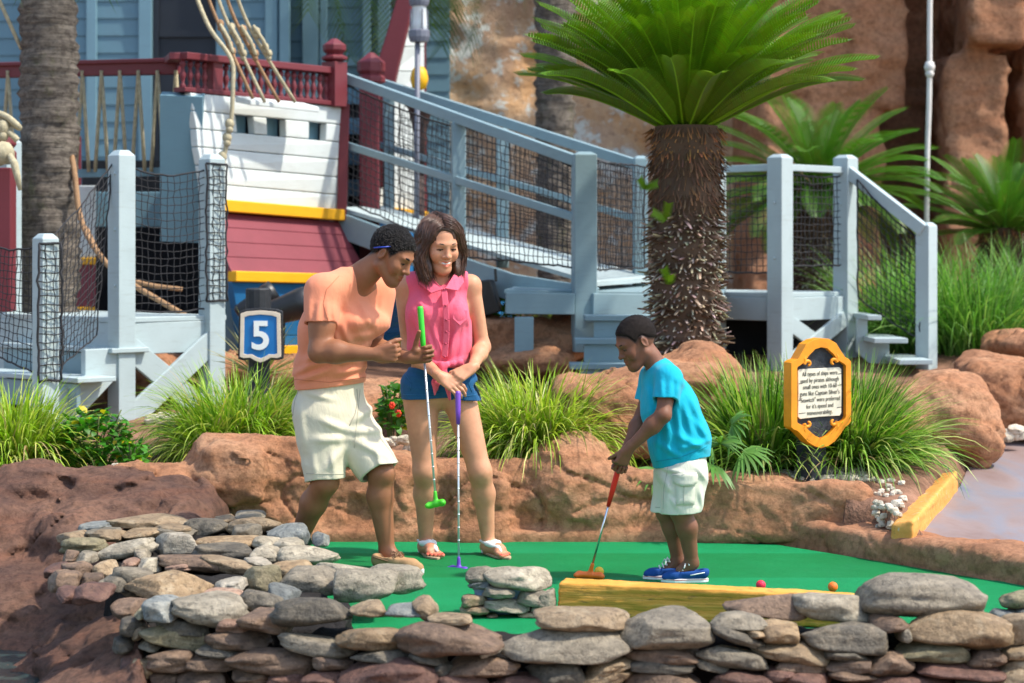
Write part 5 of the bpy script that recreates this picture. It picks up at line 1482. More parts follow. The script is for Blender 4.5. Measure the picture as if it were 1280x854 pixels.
    if cone:
        m = MB(); m.lathe([(0.05, 0), (0.075, 0.06), (0.07, 0.16), (0.02, 0.24)], top + V(0.0, 0, 0.05), 12); m.build('seed_cone', plain('cone_felt%d' % seed, (0.42, 0.24, 0.06), 0.9), t, smooth=True)
    return t


cycad(P(858, 442, 13.0), P(856, 158, 13.0), 0.235, 0.245, 130, 1.18, 'large cycad with a thick shaggy trunk and bright green crown behind the boy', 1, (0.42, 1.45), (0.098, 0.205, 0.006), 60, 0.175, 0.72)
cycad(P(1020, 392, 17.6), P(1022, 232, 17.6), 0.28, 0.26, 64, 1.15, 'darker mid sized cycad behind the right deck railing', 2, (-0.45, 1.35), (0.06, 0.15, 0.011), 48, 0.17, 0.8, True)
cycad(P(1252, 392, 18.0), P(1255, 285, 18.0), 0.22, 0.22, 46, 0.92, 'small cycad with a yellow cone at the right edge under the cliff', 3, (-0.1, 1.4), (0.06, 0.155, 0.013), 44, 0.15, 0.6, True)
# young shoots on the big trunk
for i, (px, py, lb) in enumerate([(832, 275, 'upper'), (838, 355, 'middle'), (806, 235, 'left')]):
    r = random.Random(40 + i); vs, fs, cs = [], [], []; c = P(px, py, 12.79)
    for k in range(2):
        d = V(r.uniform(-.6, .9), -0.5, r.uniform(0.1, 0.8)).normalized()
        for j in range(14):
            q0 = c + d * 0.009 * j; 
            for sg in (-1, 1):
                g_ = (d.cross(V(0, -1, 0.2)).normalized() * sg + d * 0.6).normalized(); b = len(vs); e = q0 + g_ * 0.042
                vs += [q0 - d * 0.006, q0 + d * 0.006, e]; cs += [(0.12, 0.25, 0.012)] * 3; fs.append((b, b + 1, b + 2))
    tag(meshobj('fern_shoot', vs, np.array(fs), M_LEAF, None, c, col=cs), 'bright green shoot on the shaggy cycad trunk, %s one of three' % lb, 'fern', 'shoots on the cycad trunk')

# ------------------------------------------------------------------ tall palm trunks
n = N('palm_bark'); g = n.geo((1, 1, 1)); ring = n.noise(n.geo((1.2, 1.2, 16)), 2.6, 6, 0.7, 0.3); fine = n.noise(g, 24, 6, 0.7)
c = n.ramp(ring, [(0.3, (0.075, 0.062, 0.052)), (0.5, (0.17, 0.145, 0.12)), (0.7, (0.26, 0.225, 0.18))])
c = n.mix(n.ramp(fine, [(0.4, 0.6), (0.55, 0.0)]), c, (0.05, 0.04, 0.034))
c = n.mix(n.ramp(n.noise(n.geo((1, 1, 0.5)), 3.1, 5, 0.7), [(0.58, 0.0), (0.72, 0.6)]), c, (0.12, 0.135, 0.045))
n.base(c).rough(0.95, 0.1); b1 = n.bump(ring, 0.8, 0.03); n.bump(fine, 0.6, 0.015, b1); M_PALM = n.m


def tall_palm(base, top, r0, r1, lab, seed, fronds=None):
    t = thing('palm_tree', lab, 'palm', base); base = Vector(base); top = Vector(top); vs, fs = [], []; nA, nZ = 40, 120
    for k in range(nZ):
        q = k / (nZ - 1); p = lerp(base, top, q); rr = lerp(r0, r1, q)
        for j in range(nA):
            a = 2 * math.pi * j / nA
            vs.append((p.x + rr * math.cos(a), p.y + rr * math.sin(a), p.z))
    vs = np.array(vs); th = np.tile(np.arange(nA) * 2 * math.pi / nA, nZ)
    dn_ = 0.035 * fbm(np.cos(th) * 1.4 + seed, np.sin(th) * 1.4, vs[:, 2] * 7, 4) + 0.012 * np.sin(vs[:, 2] * 75)
    cx_ = np.repeat([lerp(base, top, k / (nZ - 1)).x for k in range(nZ)], nA); cy_ = np.repeat([lerp(base, top, k / (nZ - 1)).y for k in range(nZ)], nA)
    vs[:, 0] = cx_ + (vs[:, 0] - cx_) * (1 + dn_ / r0); vs[:, 1] = cy_ + (vs[:, 1] - cy_) * (1 + dn_ / r0)
    for k in range(nZ - 1):
        for j in range(nA): fs.append((k * nA + j, k * nA + (j + 1) % nA, (k + 1) * nA + (j + 1) % nA, (k + 1) * nA + j))
    meshobj('trunk', vs, np.array(fs), M_PALM, t, smooth=True)
    r = random.Random(seed); lv, lf, lc = [], [], []
    for i in range(26):
        az = i * 2.4 + r.uniform(-.2, .2); e0 = r.uniform(-0.9, 0.9); d = V(math.cos(az), math.sin(az), 0); p = top.copy(); L = r.uniform(1.5, 2.0)
        for k in range(34):
            a = e0 - 1.5 * (k / 34) ** 1.4; dv = d * math.cos(a) + V(0, 0, math.sin(a)); p = p + dv * L / 34; sdv = V(-d.y, d.x, 0)
            for sg in (-1, 1):
                g_ = (sdv * sg + dv * 0.6 + V(0, 0, -0.5)).normalized(); b = len(lv); e = p + g_ * 0.42
                lv += [p - dv * 0.012, p + dv * 0.012, e]; lc += [jit((0.07, 0.14, 0.03), r, 0.3)] * 3; lf.append((b, b + 1, b + 2))
    meshobj('crown', lv, np.array(lf), M_LEAF, t, col=lc)
    return t


tall_palm(P(62, 400, 14.3), P(60, -330, 14.3), 0.205, 0.18, 'tall palm with a thick grey ringed trunk in front of the ship at the left', 1)
tall_palm(P(697, 430, 18.6), P(690, -330, 18.6), 0.175, 0.17, 'tall dark palm trunk behind the ramp, left of the big cycad crown', 2)
tall_palm(P(502, 300, 19.6), P(504, -150, 19.6), 0.10, 0.09, 'palm behind the white bow planks with frond tips hanging at the top edge', 3)
# ------------------------------------------------------------------ people
def skin_mat(name, c, sss=0.12, rough=0.5):
    n = N(name); a = n.attr(); g = n.coord()
    f = n.noise(g, 14, 4)
    col = n.mix(1.0, a, n.ramp(f, [(0.3, [c[0] * 0.88, c[1] * 0.82, c[2] * 0.80]), (0.7, [min(1, x * 1.10) for x in c])]), 'MULTIPLY')
    n.base(col).rough(rough, 0.3)
    n.b.inputs['Subsurface Weight'].default_value = sss; n.b.inputs['Subsurface Radius'].default_value = (0.012, 0.005, 0.003); n.b.inputs['Subsurface Scale'].default_value = 1.0
    n.bump(n.noise(g, 260, 4, 0.7), 0.2, 0.0025)
    return n.m


def cloth_mat(name, c, weave=700, fold=0.25, rough=0.85, melange=0.0, sheen=0.1):
    n = N(name); g = n.coord()
    f = n.noise(g, 5, 4)
    col = n.ramp(f, [(0.3, [x * 0.93 for x in c]), (0.7, [min(1, x * 1.05) for x in c])])
    if melange: col = n.mix(n.ramp(n.noise(g, 260, 2), [(0.4, 0.0), (0.7, melange)]), col, [min(1, x * 1.3 + 0.05) for x in c])
    n.base(col).rough(rough, 0.2); n.b.inputs['Sheen Weight'].default_value = sheen
    b1 = n.bump(n.noise(n.coord(scale=(1, 1, 0.55)), 15, 5, 0.6, 0.6), fold, 0.025); n.bump(n.noise(g, weave, 2), 0.15, 0.001, b1)
    return n.m


def hair_mat(name, c, scale=(60, 60, 6)):
    n = N(name); g = n.coord(scale=scale)
    f = n.noise(g, 3, 5, 0.7)
    n.base(n.ramp(f, [(0.35, [x * 0.45 for x in c]), (0.7, [x * 1.7 for x in c])])).rough(0.38, 0.5)
    n.bump(f, 0.6, 0.006)
    return n.m


M_EYEW = plain('eye_white', (0.38, 0.34, 0.31), 0.2, 0.5, 0.03, 5, 0)
M_IRIS = plain('dark_iris', (0.02, 0.011, 0.008), 0.15, 0.6, 0.05, 5, 0)
M_LASH = plain('lash', (0.012, 0.009, 0.008), 0.6, 0.2, 0.05, 5, 0)
M_TEETH = plain('teeth', (0.72, 0.69, 0.62), 0.3, 0.5, 0.03, 5, 0)
M_LEATHW = plain('white_leather', (0.76, 0.75, 0.72), 0.5, 0.4, 0.05, 9, 0.2, 90, 0.002)
M_TANLEA = plain('tan_suede', (0.40, 0.235, 0.115), 0.85, 0.2, 0.18, 20, 0.4, 120, 0.003)
M_SOLEW = plain('white_sole', (0.72, 0.71, 0.68), 0.6, 0.4, 0.05, 9, 0)
M_SOLET = plain('tan_sole', (0.45, 0.32, 0.20), 0.7, 0.3, 0.1, 9, 0.1)


def basis(fwd, up):
    f = Vector(fwd).normalized(); u = Vector(up); u = (u - f * u.dot(f)).normalized(); x = f.cross(u)      # x: the head's own right
    return Matrix((x, f, u)).transposed()


class Head:
    def __init__(s, c, fwd, up, sc):
        s.c = Vector(c); s.M = basis(fwd, up); s.s = sc

    def w(s, *v):
        return s.c + s.M @ (Vector(v) * s.s)

    def loc(s, pts):
        return ((np.asarray(pts) - np.array(s.c)) @ np.array(s.M)) / s.s

    def build(s, f, jaw=1.0, smile=0.5, female=False, child=False, open_=False):
        S = s.s; M = s.M
        e = lambda c, r, k=0.0, mode='u', MM=None: f.ell(s.w(*c), [q * S for q in r], MM or M, k * S, mode, 0.03)
        cn = lambda a, b, ra, rb, k=0.0, mode='u': f.cone(s.w(*a), s.w(*b), ra * S, rb * S, k * S, mode, 0.03)
        e((0, -0.014, 0.042), (0.074, 0.094, 0.088))
        e((0, 0.035, 0.03), (0.064, 0.052, 0.07), 0.02)
        cn((0, 0.035, 0.0), (0, 0.055, -0.07), 0.060, 0.036, 0.025)
        for q in (-1, 1):
            cn((q * 0.050 * jaw, 0.0, -0.045), (q * 0.018, 0.066, -0.088), 0.021, 0.019, 0.025)
            e((q * 0.043, 0.062, -0.012), (0.024, 0.026, 0.022), 0.02)                       # cheeks
            e((q * (0.040 + 0.004 * smile), 0.066, -0.030), (0.017, 0.018, 0.019), 0.018)
        e((0, 0.074, -0.090), (0.022 * jaw, 0.018, 0.018), 0.018)                               # chin
        for q in (-1, 1):
            e((q * 0.031, 0.097, 0.014), (0.019, 0.014, 0.013), 0.014, 's')                     # eye sockets
        e((0, 0.078, 0.036), (0.050, 0.017, 0.011), 0.014)                                      # brow
        for q in (-1, 1):
            e((q * 0.031, 0.0735, 0.0165), (0.0160, 0.0140, 0.0115), 0.004)                      # lids
        w_ = 0.85 if child else (0.9 if female else 1.05)
        cn((0, 0.082, 0.026), (0, 0.106, -0.016), 0.0095 * w_, 0.0115 * w_, 0.012)
        e((0, 0.106, -0.018), (0.0125 * w_, 0.0125, 0.0105), 0.008)
        for q in (-1, 1):
            e((q * 0.0145 * w_, 0.093, -0.021), (0.0105, 0.0115, 0.0085), 0.007)
            e((q * 0.007, 0.103, -0.029), (0.004, 0.006, 0.003), 0.003, 's')
        mw = 0.024 + 0.008 * smile
        e((0, 0.082, -0.050), (0.030, 0.014, 0.020), 0.014)                                     # muzzle
        cn((-mw, 0.079, -0.0455 + 0.005 * smile), (0, 0.0945, -0.047), 0.0045, 0.0075, 0.006); cn((mw, 0.079, -0.0455 + 0.005 * smile), (0, 0.0945, -0.047), 0.0045, 0.0075, 0.006)
        lo = -0.064 if open_ else -0.058
        cn((-mw * 0.8, 0.078, -0.051 + 0.003 * smile), (0, 0.0925, lo), 0.0045, 0.0085, 0.006); cn((mw * 0.8, 0.078, -0.051 + 0.003 * smile), (0, 0.0925, lo), 0.0045, 0.0085, 0.006)
        g = 0.0075 if open_ else 0.0026
        cn((-mw, 0.088, -0.047 + 0.005 * smile), (0, 0.103, -0.0535), g * 0.6, g, 0.003, 's'); cn((mw, 0.088, -0.047 + 0.005 * smile), (0, 0.103, -0.0535), g * 0.6, g, 0.003, 's')
        for q in (-1, 1):                                                                        # ears
            E = M @ Matrix.Rotation(R(-18 * q), 3, 'Z') @ Matrix.Rotation(R(-12), 3, 'X')
            e((q * 0.077, -0.008, 0.008), (0.008, 0.0185, 0.030), 0.008, 'u', E)
            e((q * 0.0845, -0.004, 0.010), (0.006, 0.010, 0.017), 0.004, 's', E)
        return s

    def paint(s, pts, col, lip, dark=None, brow=None):
        L = s.loc(pts)
        def blob(c, r, cc, p=2.0):
            w = np.exp(-(((L - np.array(c)) / np.array(r)) ** 2).sum(1) ** (p / 2))[:, None]
            col[:] = col * (1 - w) + col * np.array(cc) * w
        blob((0, 0.094, -0.0475), (0.024, 0.016, 0.0060), lip, 4); blob((0, 0.092, -0.059), (0.020, 0.016, 0.0070), lip, 4)
        for q in (-1, 1):
            blob((q * 0.042, 0.075, -0.018), (0.020, 0.03, 0.018), (1.06, 0.92, 0.90))
            blob((q * 0.031, 0.085, 0.014), (0.018, 0.02, 0.010), (0.82, 0.76, 0.76))
        if dark:
            blob((0, 0.07, -0.085), (0.045, 0.05, 0.022), dark); blob((0, 0.095, -0.037), (0.026, 0.02, 0.006), dark)

    def extras(s, parent, hairmat, brow_w=0.004, open_=False, gaze=-0.3, lash=0.0016, mw=0.028):
        S = s.s
        for q in (-1, 1):
            m = MB(); m.ball(s.w(q * 0.031, 0.0748, 0.0125), (0.0150 * S, 0.0130 * S, 0.0085 * S), 12, s.M); eo = m.build('eye', M_EYEW, parent, smooth=True)
            m = MB(); m.ball(s.w(q * 0.031 + 0.001, 0.0855, 0.0105), (0.0052 * S, 0.0042 * S, 0.0050 * S), 10, s.M); m.build('iris', M_IRIS, eo, smooth=True)
            m = MB(); m.tube([s.w(q * (0.031 + t * 0.0165), 0.0890 - 0.0085 * t * t - (0.001 if t * q > 0 else 0), 0.0135 - 0.0035 * t * t) for t in (-1, -.6, -.2, .2, .6, 1)], lash * S, 6); m.build('eyelash', M_LASH, parent, smooth=True)
            m = MB(); pts = [s.w(q * x, y, z) for x, y, z in ((0.014, 0.0935, 0.0345), (0.026, 0.0935, 0.0395), (0.038, 0.087, 0.040), (0.050, 0.074, 0.0335))]
            m.tube(pts, brow_w * S, 7, [brow_w * S * k for k in (0.8, 1, 0.85, 0.3)]); m.build('eyebrow', hairmat, parent, smooth=True)
        if open_:
            m = MB(); m.tube([s.w(x, 0.0895 - 9.0 * x * x, -0.0530 + 6.0 * x * x) for x in np.linspace(-mw * 0.82, mw * 0.82, 9)], 0.006 * S, 8, [0.006 * S * k for k in (.35, .8, 1, 1, 1, 1, 1, .8, .35)]); m.build('teeth', M_TEETH, parent, smooth=True)


def cut(f, p, n, rad, k=0.0):
    """local half space cut: removes the side n points to, within a box of size rad"""
    p = Vector(p); n = Vector(n).normalized(); c = p + n * rad * 0.98
    f.op(lambda x, y, z: -((x - p.x) * n.x + (y - p.y) * n.y + (z - p.z) * n.z), [c[i] - rad for i in range(3)], [c[i] + rad for i in range(3)], k, 's', 0.0)


def limb(f, a, b, c, r, k=0.03, bulge=None, bk=0.03):
    """two segments a-b-c with radii r = (top, joint, mid of second, end)"""
    a, b, c = Vector(a), Vector(b), Vector(c)
    f.cone(a, b, r[0], r[1], k)
    m = b + (c - b) * 0.30 + (Vector(bulge) if bulge else Vector())
    f.cone(b, m, r[1], r[2], k); f.cone(m, c, r[2], r[3], bk)
    f.ell(b, (r[1], r[1], r[1]), None, 0.01)


def hand(f, wrist, x, n, side, curl=(20, 30, 20), sc=1.0, thumb=(0.75, 0.55, 0.35), spread=0.0, tcurl=0.5):
    """palm and five fingers; x = wrist to knuckles, n = where the palm faces"""
    x = Vector(x).normalized(); n = Vector(n); n = (n - x * n.dot(x)).normalized()
    y = x.cross(n) if side == 'R' else n.cross(x)                                # towards the thumb
    W = lambda a, b, c: Vector(wrist) + (x * a + y * b - n * c) * sc             # c: towards the back of the hand
    kn = [(0.088, 0.030), (0.092, 0.010), (0.088, -0.010), (0.080, -0.028)]
    f.cone(W(-0.02, 0, 0), W(0.02, 0.0, 0), 0.024 * sc, 0.023 * sc, 0.012)
    for i, (a, b) in enumerate(kn):
        f.cone(W(0.012, b * 0.55, 0), W(a, b, 0.002), 0.0165 * sc, 0.0118 * sc, 0.010 * sc, 'u', 0.02)
    f.ell(W(0.035, 0.022, -0.008), (0.016 * sc,) * 3, None, 0.010)                # thumb pad
    ln = [(0.041, 0.025, 0.019), (0.046, 0.029, 0.020), (0.042, 0.027, 0.019), (0.033, 0.020, 0.017)]
    for i in range(4):
        p = W(kn[i][0], kn[i][1], 0.002); ang = 0.0; rr = 0.0098 if i < 3 else 0.0085
        for j in range(3):
            cj = curl[i][j] if hasattr(curl[0], '__len__') else curl[j]
            ang += R(cj); d = x * math.cos(ang) + n * math.sin(ang) + y * spread * (1.5 - i) * (1 if j == 0 else 0.5)
            q = p + d.normalized() * ln[i][j] * sc
            f.cone(p, q, rr * sc, (rr - 0.0009) * sc, 0.0035, 'u', 0.02); p = q; rr -= 0.0009
    t0 = W(0.024, 0.022, -0.004); d1 = (x * thumb[0] + y * thumb[1] + n * thumb[2]).normalized(); t1 = t0 + d1 * 0.044 * sc
    d2 = (d1 + n * tcurl * 0.5 + x * tcurl * 0.4).normalized(); t2 = t1 + d2 * 0.033 * sc; d3 = (d2 + n * tcurl * 0.5 - y * tcurl * 0.3).normalized(); t3 = t2 + d3 * 0.024 * sc
    f.cone(t0, t1, 0.0145 * sc, 0.0112 * sc, 0.010, 'u', 0.02); f.cone(t1, t2, 0.0110 * sc, 0.0102 * sc, 0.004, 'u', 0.02); f.cone(t2, t3, 0.0102 * sc, 0.0088 * sc, 0.003, 'u', 0.02)
    return W


def folds(*sets):
    """cloth creases: (direction across, across freq, along freq, amplitude[, mask function])"""
    def fn(x, y, z):
        s = 0
        for k, st in enumerate(sets):
            d, fa, fb, am = st[:4]; d = Vector(d).normalized(); u, a, b = frame(d, (0.3, 0.9, 0.2))
            q = perlin((x * u.x + y * u.y + z * u.z) * fa + 3 * k, (x * a.x + y * a.y + z * a.z) * fb + 11 * k, (x * b.x + y * b.y + z * b.z) * fb)
            v = am * (np.abs(q) * 1.6 - 0.3)
            s = s + (v * st[4](x, y, z) if len(st) > 4 else v)
        return s
    return fn


def short_hair(o, n, r, ln, curl, mat, seed):
    """short single hairs rooted all over a cropped head of hair"""
    rn = random.Random(seed); m = MB(); w_ = WORLD[o.name]; vv = o.data.vertices
    for _ in range(n):
        q = vv[rn.randrange(len(vv))]; p = q.co + w_; nn_ = q.normal; t = V(rn.gauss(0, 1), rn.gauss(0, 1), rn.gauss(0, 1)); t = (t - nn_ * t.dot(nn_)).normalized(); s_ = nn_.cross(t); L = ln * rn.uniform(0.6, 1.3)
        if curl: m.tube([p - nn_ * 0.001, p + nn_ * L * 0.35 + t * L * 0.3, p + nn_ * L * 0.42 + s_ * L * 0.45, p + nn_ * L * 0.15 - t * L * 0.3 + s_ * L * 0.3], r, 4)
        else: m.tube([p - nn_ * 0.001, p + nn_ * L * 0.6 + t * L * 0.5], r, 3, [r, r * 0.4])
    return m.build('strand', mat, o, smooth=True)


def scalp(h, v, c, zh, dark):
    """close cropped hair thins out into the skin along the hairline"""
    L = h.loc(v); on = (L[:, 2] > -0.08) & (np.abs(L[:, 0]) < 0.083)
    w_ = sstep(-0.016, 0.006, L[:, 2] - np.interp(L[:, 1], zh[0], zh[1]) + 0.004 * perlin(L[:, 0] * 300, L[:, 1] * 300, L[:, 2] * 300)) * on
    c[:] = c * (1 - w_[:, None]) + c * np.array(dark) * w_[:, None]


def creases(segs, Y):
    """explicit cloth folds: (x0, y0, x1, y1, half width, height) in photo pixels at distance Y, raised ridge with a hollow beside it"""
    L = []
    for x0, y0, x1, y1, w_, h_ in segs:
        a, b = P(x0, y0, Y), P(x1, y1, Y); L.append((a.x, a.z, b.x, b.z, w_ / F * Y, h_))
    def fn(x, y, z):
        s = 0
        for ax, az, bx_, bz, w_, h_ in L:
            dx, dz = bx_ - ax, bz - az; l2 = dx * dx + dz * dz; t = np.clip(((x - ax) * dx + (z - az) * dz) / l2, 0, 1)
            ex, ez = x - ax - t * dx, z - az - t * dz; side = (ex * dz - ez * dx) / math.sqrt(l2); d = np.sqrt(ex * ex + ez * ez)
            tap = np.sin(np.pi * (0.12 + 0.76 * t))
            s = s - h_ * 1.7 * tap * np.exp(-(d / w_) ** 2) * (1 - 1.1 * np.clip(side / w_, -1, 1))
        return s
    return fn


def put(f, name, mat, parent=None, loc=None, col=None, smooth_iter=1):
    v, q = f.mesh()
    for _ in range(smooth_iter):                                                   # light relaxation
        acc = np.zeros_like(v); cnt = np.zeros(len(v))
        for a, b in ((0, 1), (1, 2), (2, 3), (3, 0)):
            np.add.at(acc, q[:, a], v[q[:, b]]); np.add.at(acc, q[:, b], v[q[:, a]]); np.add.at(cnt, q[:, a], 1); np.add.at(cnt, q[:, b], 1)
        v = v * 0.5 + 0.5 * acc / np.maximum(cnt, 1)[:, None]
    c = col(v) if col else None
    return meshobj(name, v, q, mat, parent, loc, True, c)


def tubes(f, segs, k):
    """sleeves or trouser legs made apart (so that hems are cut clean) and then joined: (a, b, ra, rb, hem point, hem normal, cut size, bore)"""
    for a, b, ra, rb, hp, hn, rad, (bo0, bo1), wr in segs:
        a = Vector(a); b = Vector(b); u = (b - a).normalized(); g = f.like()
        g.cone(a, b + u * 0.03, ra, rb, 0.0)
        if wr: g.displace(wr, 0.05)
        cut(g, hp, hn, rad)
        f.merge(g, k)
        f.cone(Vector(hp) - u * 0.085, Vector(hp) + u * 0.06, bo0, bo1, 0.004, 's')


def hair_shell(h, mat, parent, grow, zh, amp, vox=0.003, fr=90.0):
    S = h.s; f = Field([h.c[i] - 0.17 * S for i in range(3)], [h.c[i] + 0.19 * S for i in range(3)], vox)
    f.ell(h.w(0, -0.014, 0.042), [(q + grow) * S for q in (0.074, 0.094, 0.088)], h.M)
    f.ell(h.w(0, 0.033, 0.034), [(q + grow) * S for q in (0.063, 0.050, 0.067)], h.M, 0.02 * S)
    if amp: f.displace(lambda x, y, z: amp * perlin(x * fr, y * fr, z * fr), 0.03)
    M = h.M; c = h.c
    def keep(x, y, z):
        ly = ((x - c.x) * M[0][1] + (y - c.y) * M[1][1] + (z - c.z) * M[2][1]) / S; lz = ((x - c.x) * M[0][2] + (y - c.y) * M[1][2] + (z - c.z) * M[2][2]) / S
        return (np.interp(ly, zh[0], zh[1]) - lz) * S * 0.7
    f.op(keep, f.lo, [f.lo[i] + f.n[i] * f.h for i in range(3)], 0.020, 'i', 0)
    return put(f, 'hair', mat, parent)


def shoe(parent, heel, d, L, mat, solemat, hgt=0.075, wid=0.043, stripe=None, laces=None, name='shoe', vox=0.0035, sole_h=0.022):
    """low lace-up shoe standing on the carpet: heel = point on the ground below the heel's back"""
    d = Vector((d[0], d[1], 0)).normalized(); s_ = Vector((-d.y, d.x, 0)); heel = Vector((heel[0], heel[1], 0.0)); Z = V(0, 0, 1)
    W = lambda a, b, c: heel + d * (a * L) + s_ * b + Z * c
    lo = [min(heel[i], (heel + d * L)[i]) - 0.09 for i in range(2)] + [-0.02]; hi = [max(heel[i], (heel + d * L)[i]) + 0.09 for i in range(2)] + [0.2]
    f = Field(lo, hi, vox)
    k = wid / 0.043
    f.cone(W(0.14, 0, 0.045), W(0.45, 0, 0.042), 0.034 * k, 0.036 * k, 0.02); f.cone(W(0.45, 0, 0.042), W(0.72, 0, 0.030), 0.036 * k, 0.037 * k, 0.02); f.cone(W(0.72, 0, 0.030), W(0.88, 0, 0.022), 0.037 * k, 0.027 * k, 0.02)
    f.cone(W(0.13, 0, 0.05), W(0.2, 0, hgt), 0.034 * k, 0.034 * k, 0.02); f.cone(W(0.4, 0, 0.055), W(0.55, 0, 0.048), 0.03 * k, 0.026 * k, 0.02)
    cut(f, W(0.5, 0, sole_h * 0.8), (0, 0, -1), 0.3)
    f.cone(W(0.22, 0, hgt - 0.005), W(0.36, 0, hgt + 0.02), 0.0285 * k, 0.034 * k, 0.008, 's')
    top = lambda x, y, z: (z - (hgt - 0.012 * np.clip(((x - heel.x) * d.x + (y - heel.y) * d.y) / L / 0.5, 0, 1)))
    f.op(top, lo, hi, 0.008, 'i', 0)
    sh = put(f, name, mat, parent)
    def sole(z0, z1, g, mm, nm):
        m = MB(); n_ = 28; o = []
        for i in range(n_):
            a = 2 * math.pi * i / n_; ca, sa = math.cos(a), math.sin(a)
            t = 0.5 + 0.5 * ca; wv = np.interp(t, [0, 0.1, 0.35, 0.7, 0.9, 1.0], [0.6, 0.86, 0.84, 1.08, 0.9, 0.5]) * wid * g
            o.append((L * (t * 1.0) + (g - 1) * 0.1 * ca * L, math.copysign(abs(sa) ** 0.8, sa) * wv))
        m.prism(o, heel + Z * 0, d, s_, z0, z1); m.build(nm, mm, sh, bevel=0.003)
    sole(0.001, sole_h, 0.98, solemat, 'sole')
    if stripe: sole(sole_h * 0.62, sole_h * 0.86, 1.0, stripe, 'sole_stripe')
    if laces:
        m = MB()
        for q in range(3):
            a = 0.48 + 0.07 * q; zt = 0.083 - 0.010 * q
            m.tube([W(a, -0.024, zt - 0.016), W(a + 0.015, 0, zt), W(a, 0.024, zt - 0.016)], 0.0035, 6)
        for q in (-1, 1):
            m.tube([W(0.47, 0, 0.086), W(0.44, 0.02 * q, 0.098), W(0.42, 0.034 * q, 0.084), W(0.46, 0.012 * q, 0.084)], 0.003, 6)
            m.tube([W(0.47, 0, 0.086), W(0.50, 0.026 * q, 0.088), W(0.53, 0.038 * q, 0.070)], 0.003, 6)
            m.tube([W(0.10 + 0.1 * t, (0.037 + 0.002 * t) * q * k, hgt - 0.015 - 0.004 * t) for t in range(4)], 0.0028, 6)
        m.build('lace', laces, sh, smooth=True)
    return sh


from mathutils.bvhtree import BVHTree
EYE = Vector((0, 0, H))


class Drape:
    """lays seams and patch pockets on the cloth surface of an object"""
    def __init__(s, o):
        s.o = o; w_ = WORLD[o.name]
        s.b = BVHTree.FromPolygons([v.co + w_ for v in o.data.vertices], [tuple(p.vertices) for p in o.data.polygons])

    def hit(s, px, py, off=0.0):
        d = (P(px, py, 1.0) - EYE).normalized(); h = s.b.ray_cast(EYE, d)
        return None if h[0] is None else h[0] + h[1] * (off if h[1].dot(d) < 0 else -off)

    def seam(s, pts, mat, r=0.0016, off=0.001, name='seam', step=3.0):
        out = []
        for (x0, y0), (x1, y1) in zip(pts, pts[1:]):
            k = max(1, int(math.hypot(x1 - x0, y1 - y0) / step))
            for i in range(k + 1):
                h = s.hit(lerp(x0, x1, i / k), lerp(y0, y1, i / k), off)
                if h is not None and (not out or 0.0005 < (h - out[-1]).length < 0.06): out.append(h)
        if len(out) > 2:
            m = MB(); m.tube(out, r, 5); m.build(name, mat, s.o, smooth=True)

    def panel(s, poly, mat, off, name):
        ring = []
        for i in range(len(poly)):
            a, b = poly[i], poly[(i + 1) % len(poly)]
            for k in range(4): ring.append((lerp(a[0], b[0], k / 4), lerp(a[1], b[1], k / 4)))
        cx_ = sum(p[0] for p in ring) / len(ring); cy_ = sum(p[1] for p in ring) / len(ring)
        top, bot = [], []
        for q in (1.0, 0.5):
            for x, y in ring:
                top.append(s.hit(lerp(cx_, x, q), lerp(cy_, y, q), off)); bot.append(s.hit(lerp(cx_, x, q), lerp(cy_, y, q), -0.004))
        top.append(s.hit(cx_, cy_, off))
        if any(t is None for t in top) or any(t is None for t in bot): return
        n_ = len(ring); fs = []
        for i in range(n_):
            j = (i + 1) % n_; fs += [(i, j, n_ + j, n_ + i), (n_ + i, n_ + j, 2 * n_)]; o = 2 * n_ + 1; fs.append((i, o + i, o + j, j))
        m = MB(); m.add(top + bot[:n_], fs); m.build(name, mat, s.o, smooth=True)


# ================================================================== the man
YM = 10.0
def J(px, py, dy=0.0): return P(px, py, YM + dy)
SK_M = skin_mat('brown_skin', (0.275, 0.118, 0.058)); HR_M = plain('short_black_hair', (0.008, 0.0065, 0.006), 0.6, 0.25, 0.6, 120, 1.0, 200, 0.012)
SALMON = cloth_mat('salmon_jersey', (0.74, 0.262, 0.145)); KHAKI = cloth_mat('stone_twill', (0.59, 0.545, 0.405), 900, 0.3, 0.85)
fm = V(0.66, -0.75, 0); lm_ = V(0.75, 0.66, 0)
hd = Head(J(488, 321, -0.16), (0.78, -0.36, -0.52), (0.42, -0.12, 0.9), 1.09)
f = Field((J(335, 0).x, 9.35, -0.02), (J(560, 0).x, 10.55, 1.72), 0.004)
secs = [(J(412, 500, 0.05), 0.140, 0.095), (J(412, 465, 0.02), 0.145, 0.100), (J(423, 410, -0.04), 0.170, 0.115), (J(433, 376, -0.07), 0.150, 0.09)]
f.tor(secs, lm_, 0.05)
shR, shL = J(402, 364, -0.22), J(474, 367, 0.05)
elR, wrR = J(399, 440, -0.30), J(468, 443, -0.34)
elL, wrL = J(464, 437, 0.03), J(513, 447, -0.10)
f.cone(J(436, 366, -0.09), J(455, 343, -0.12), 0.068, 0.062, 0.05); f.cone(J(453, 345, -0.12), hd.w(0, -0.025, -0.02), 0.062, 0.060, 0.03)
f.cone(J(438, 352, -0.08), shR, 0.055, 0.066, 0.05); f.cone(J(440, 354, -0.08), shL, 0.055, 0.066, 0.05)
limb(f, shR, elR, wrR, (0.066, 0.047, 0.052, 0.029), 0.03, (0, 0, 0.004)); limb(f, shL, elL, wrL, (0.064, 0.046, 0.050, 0.029), 0.03)
f.ell(shR + (elR - shR) * 0.55 + V(0.015, -0.01, 0), (0.058, 0.056, 0.085), None, 0.03)
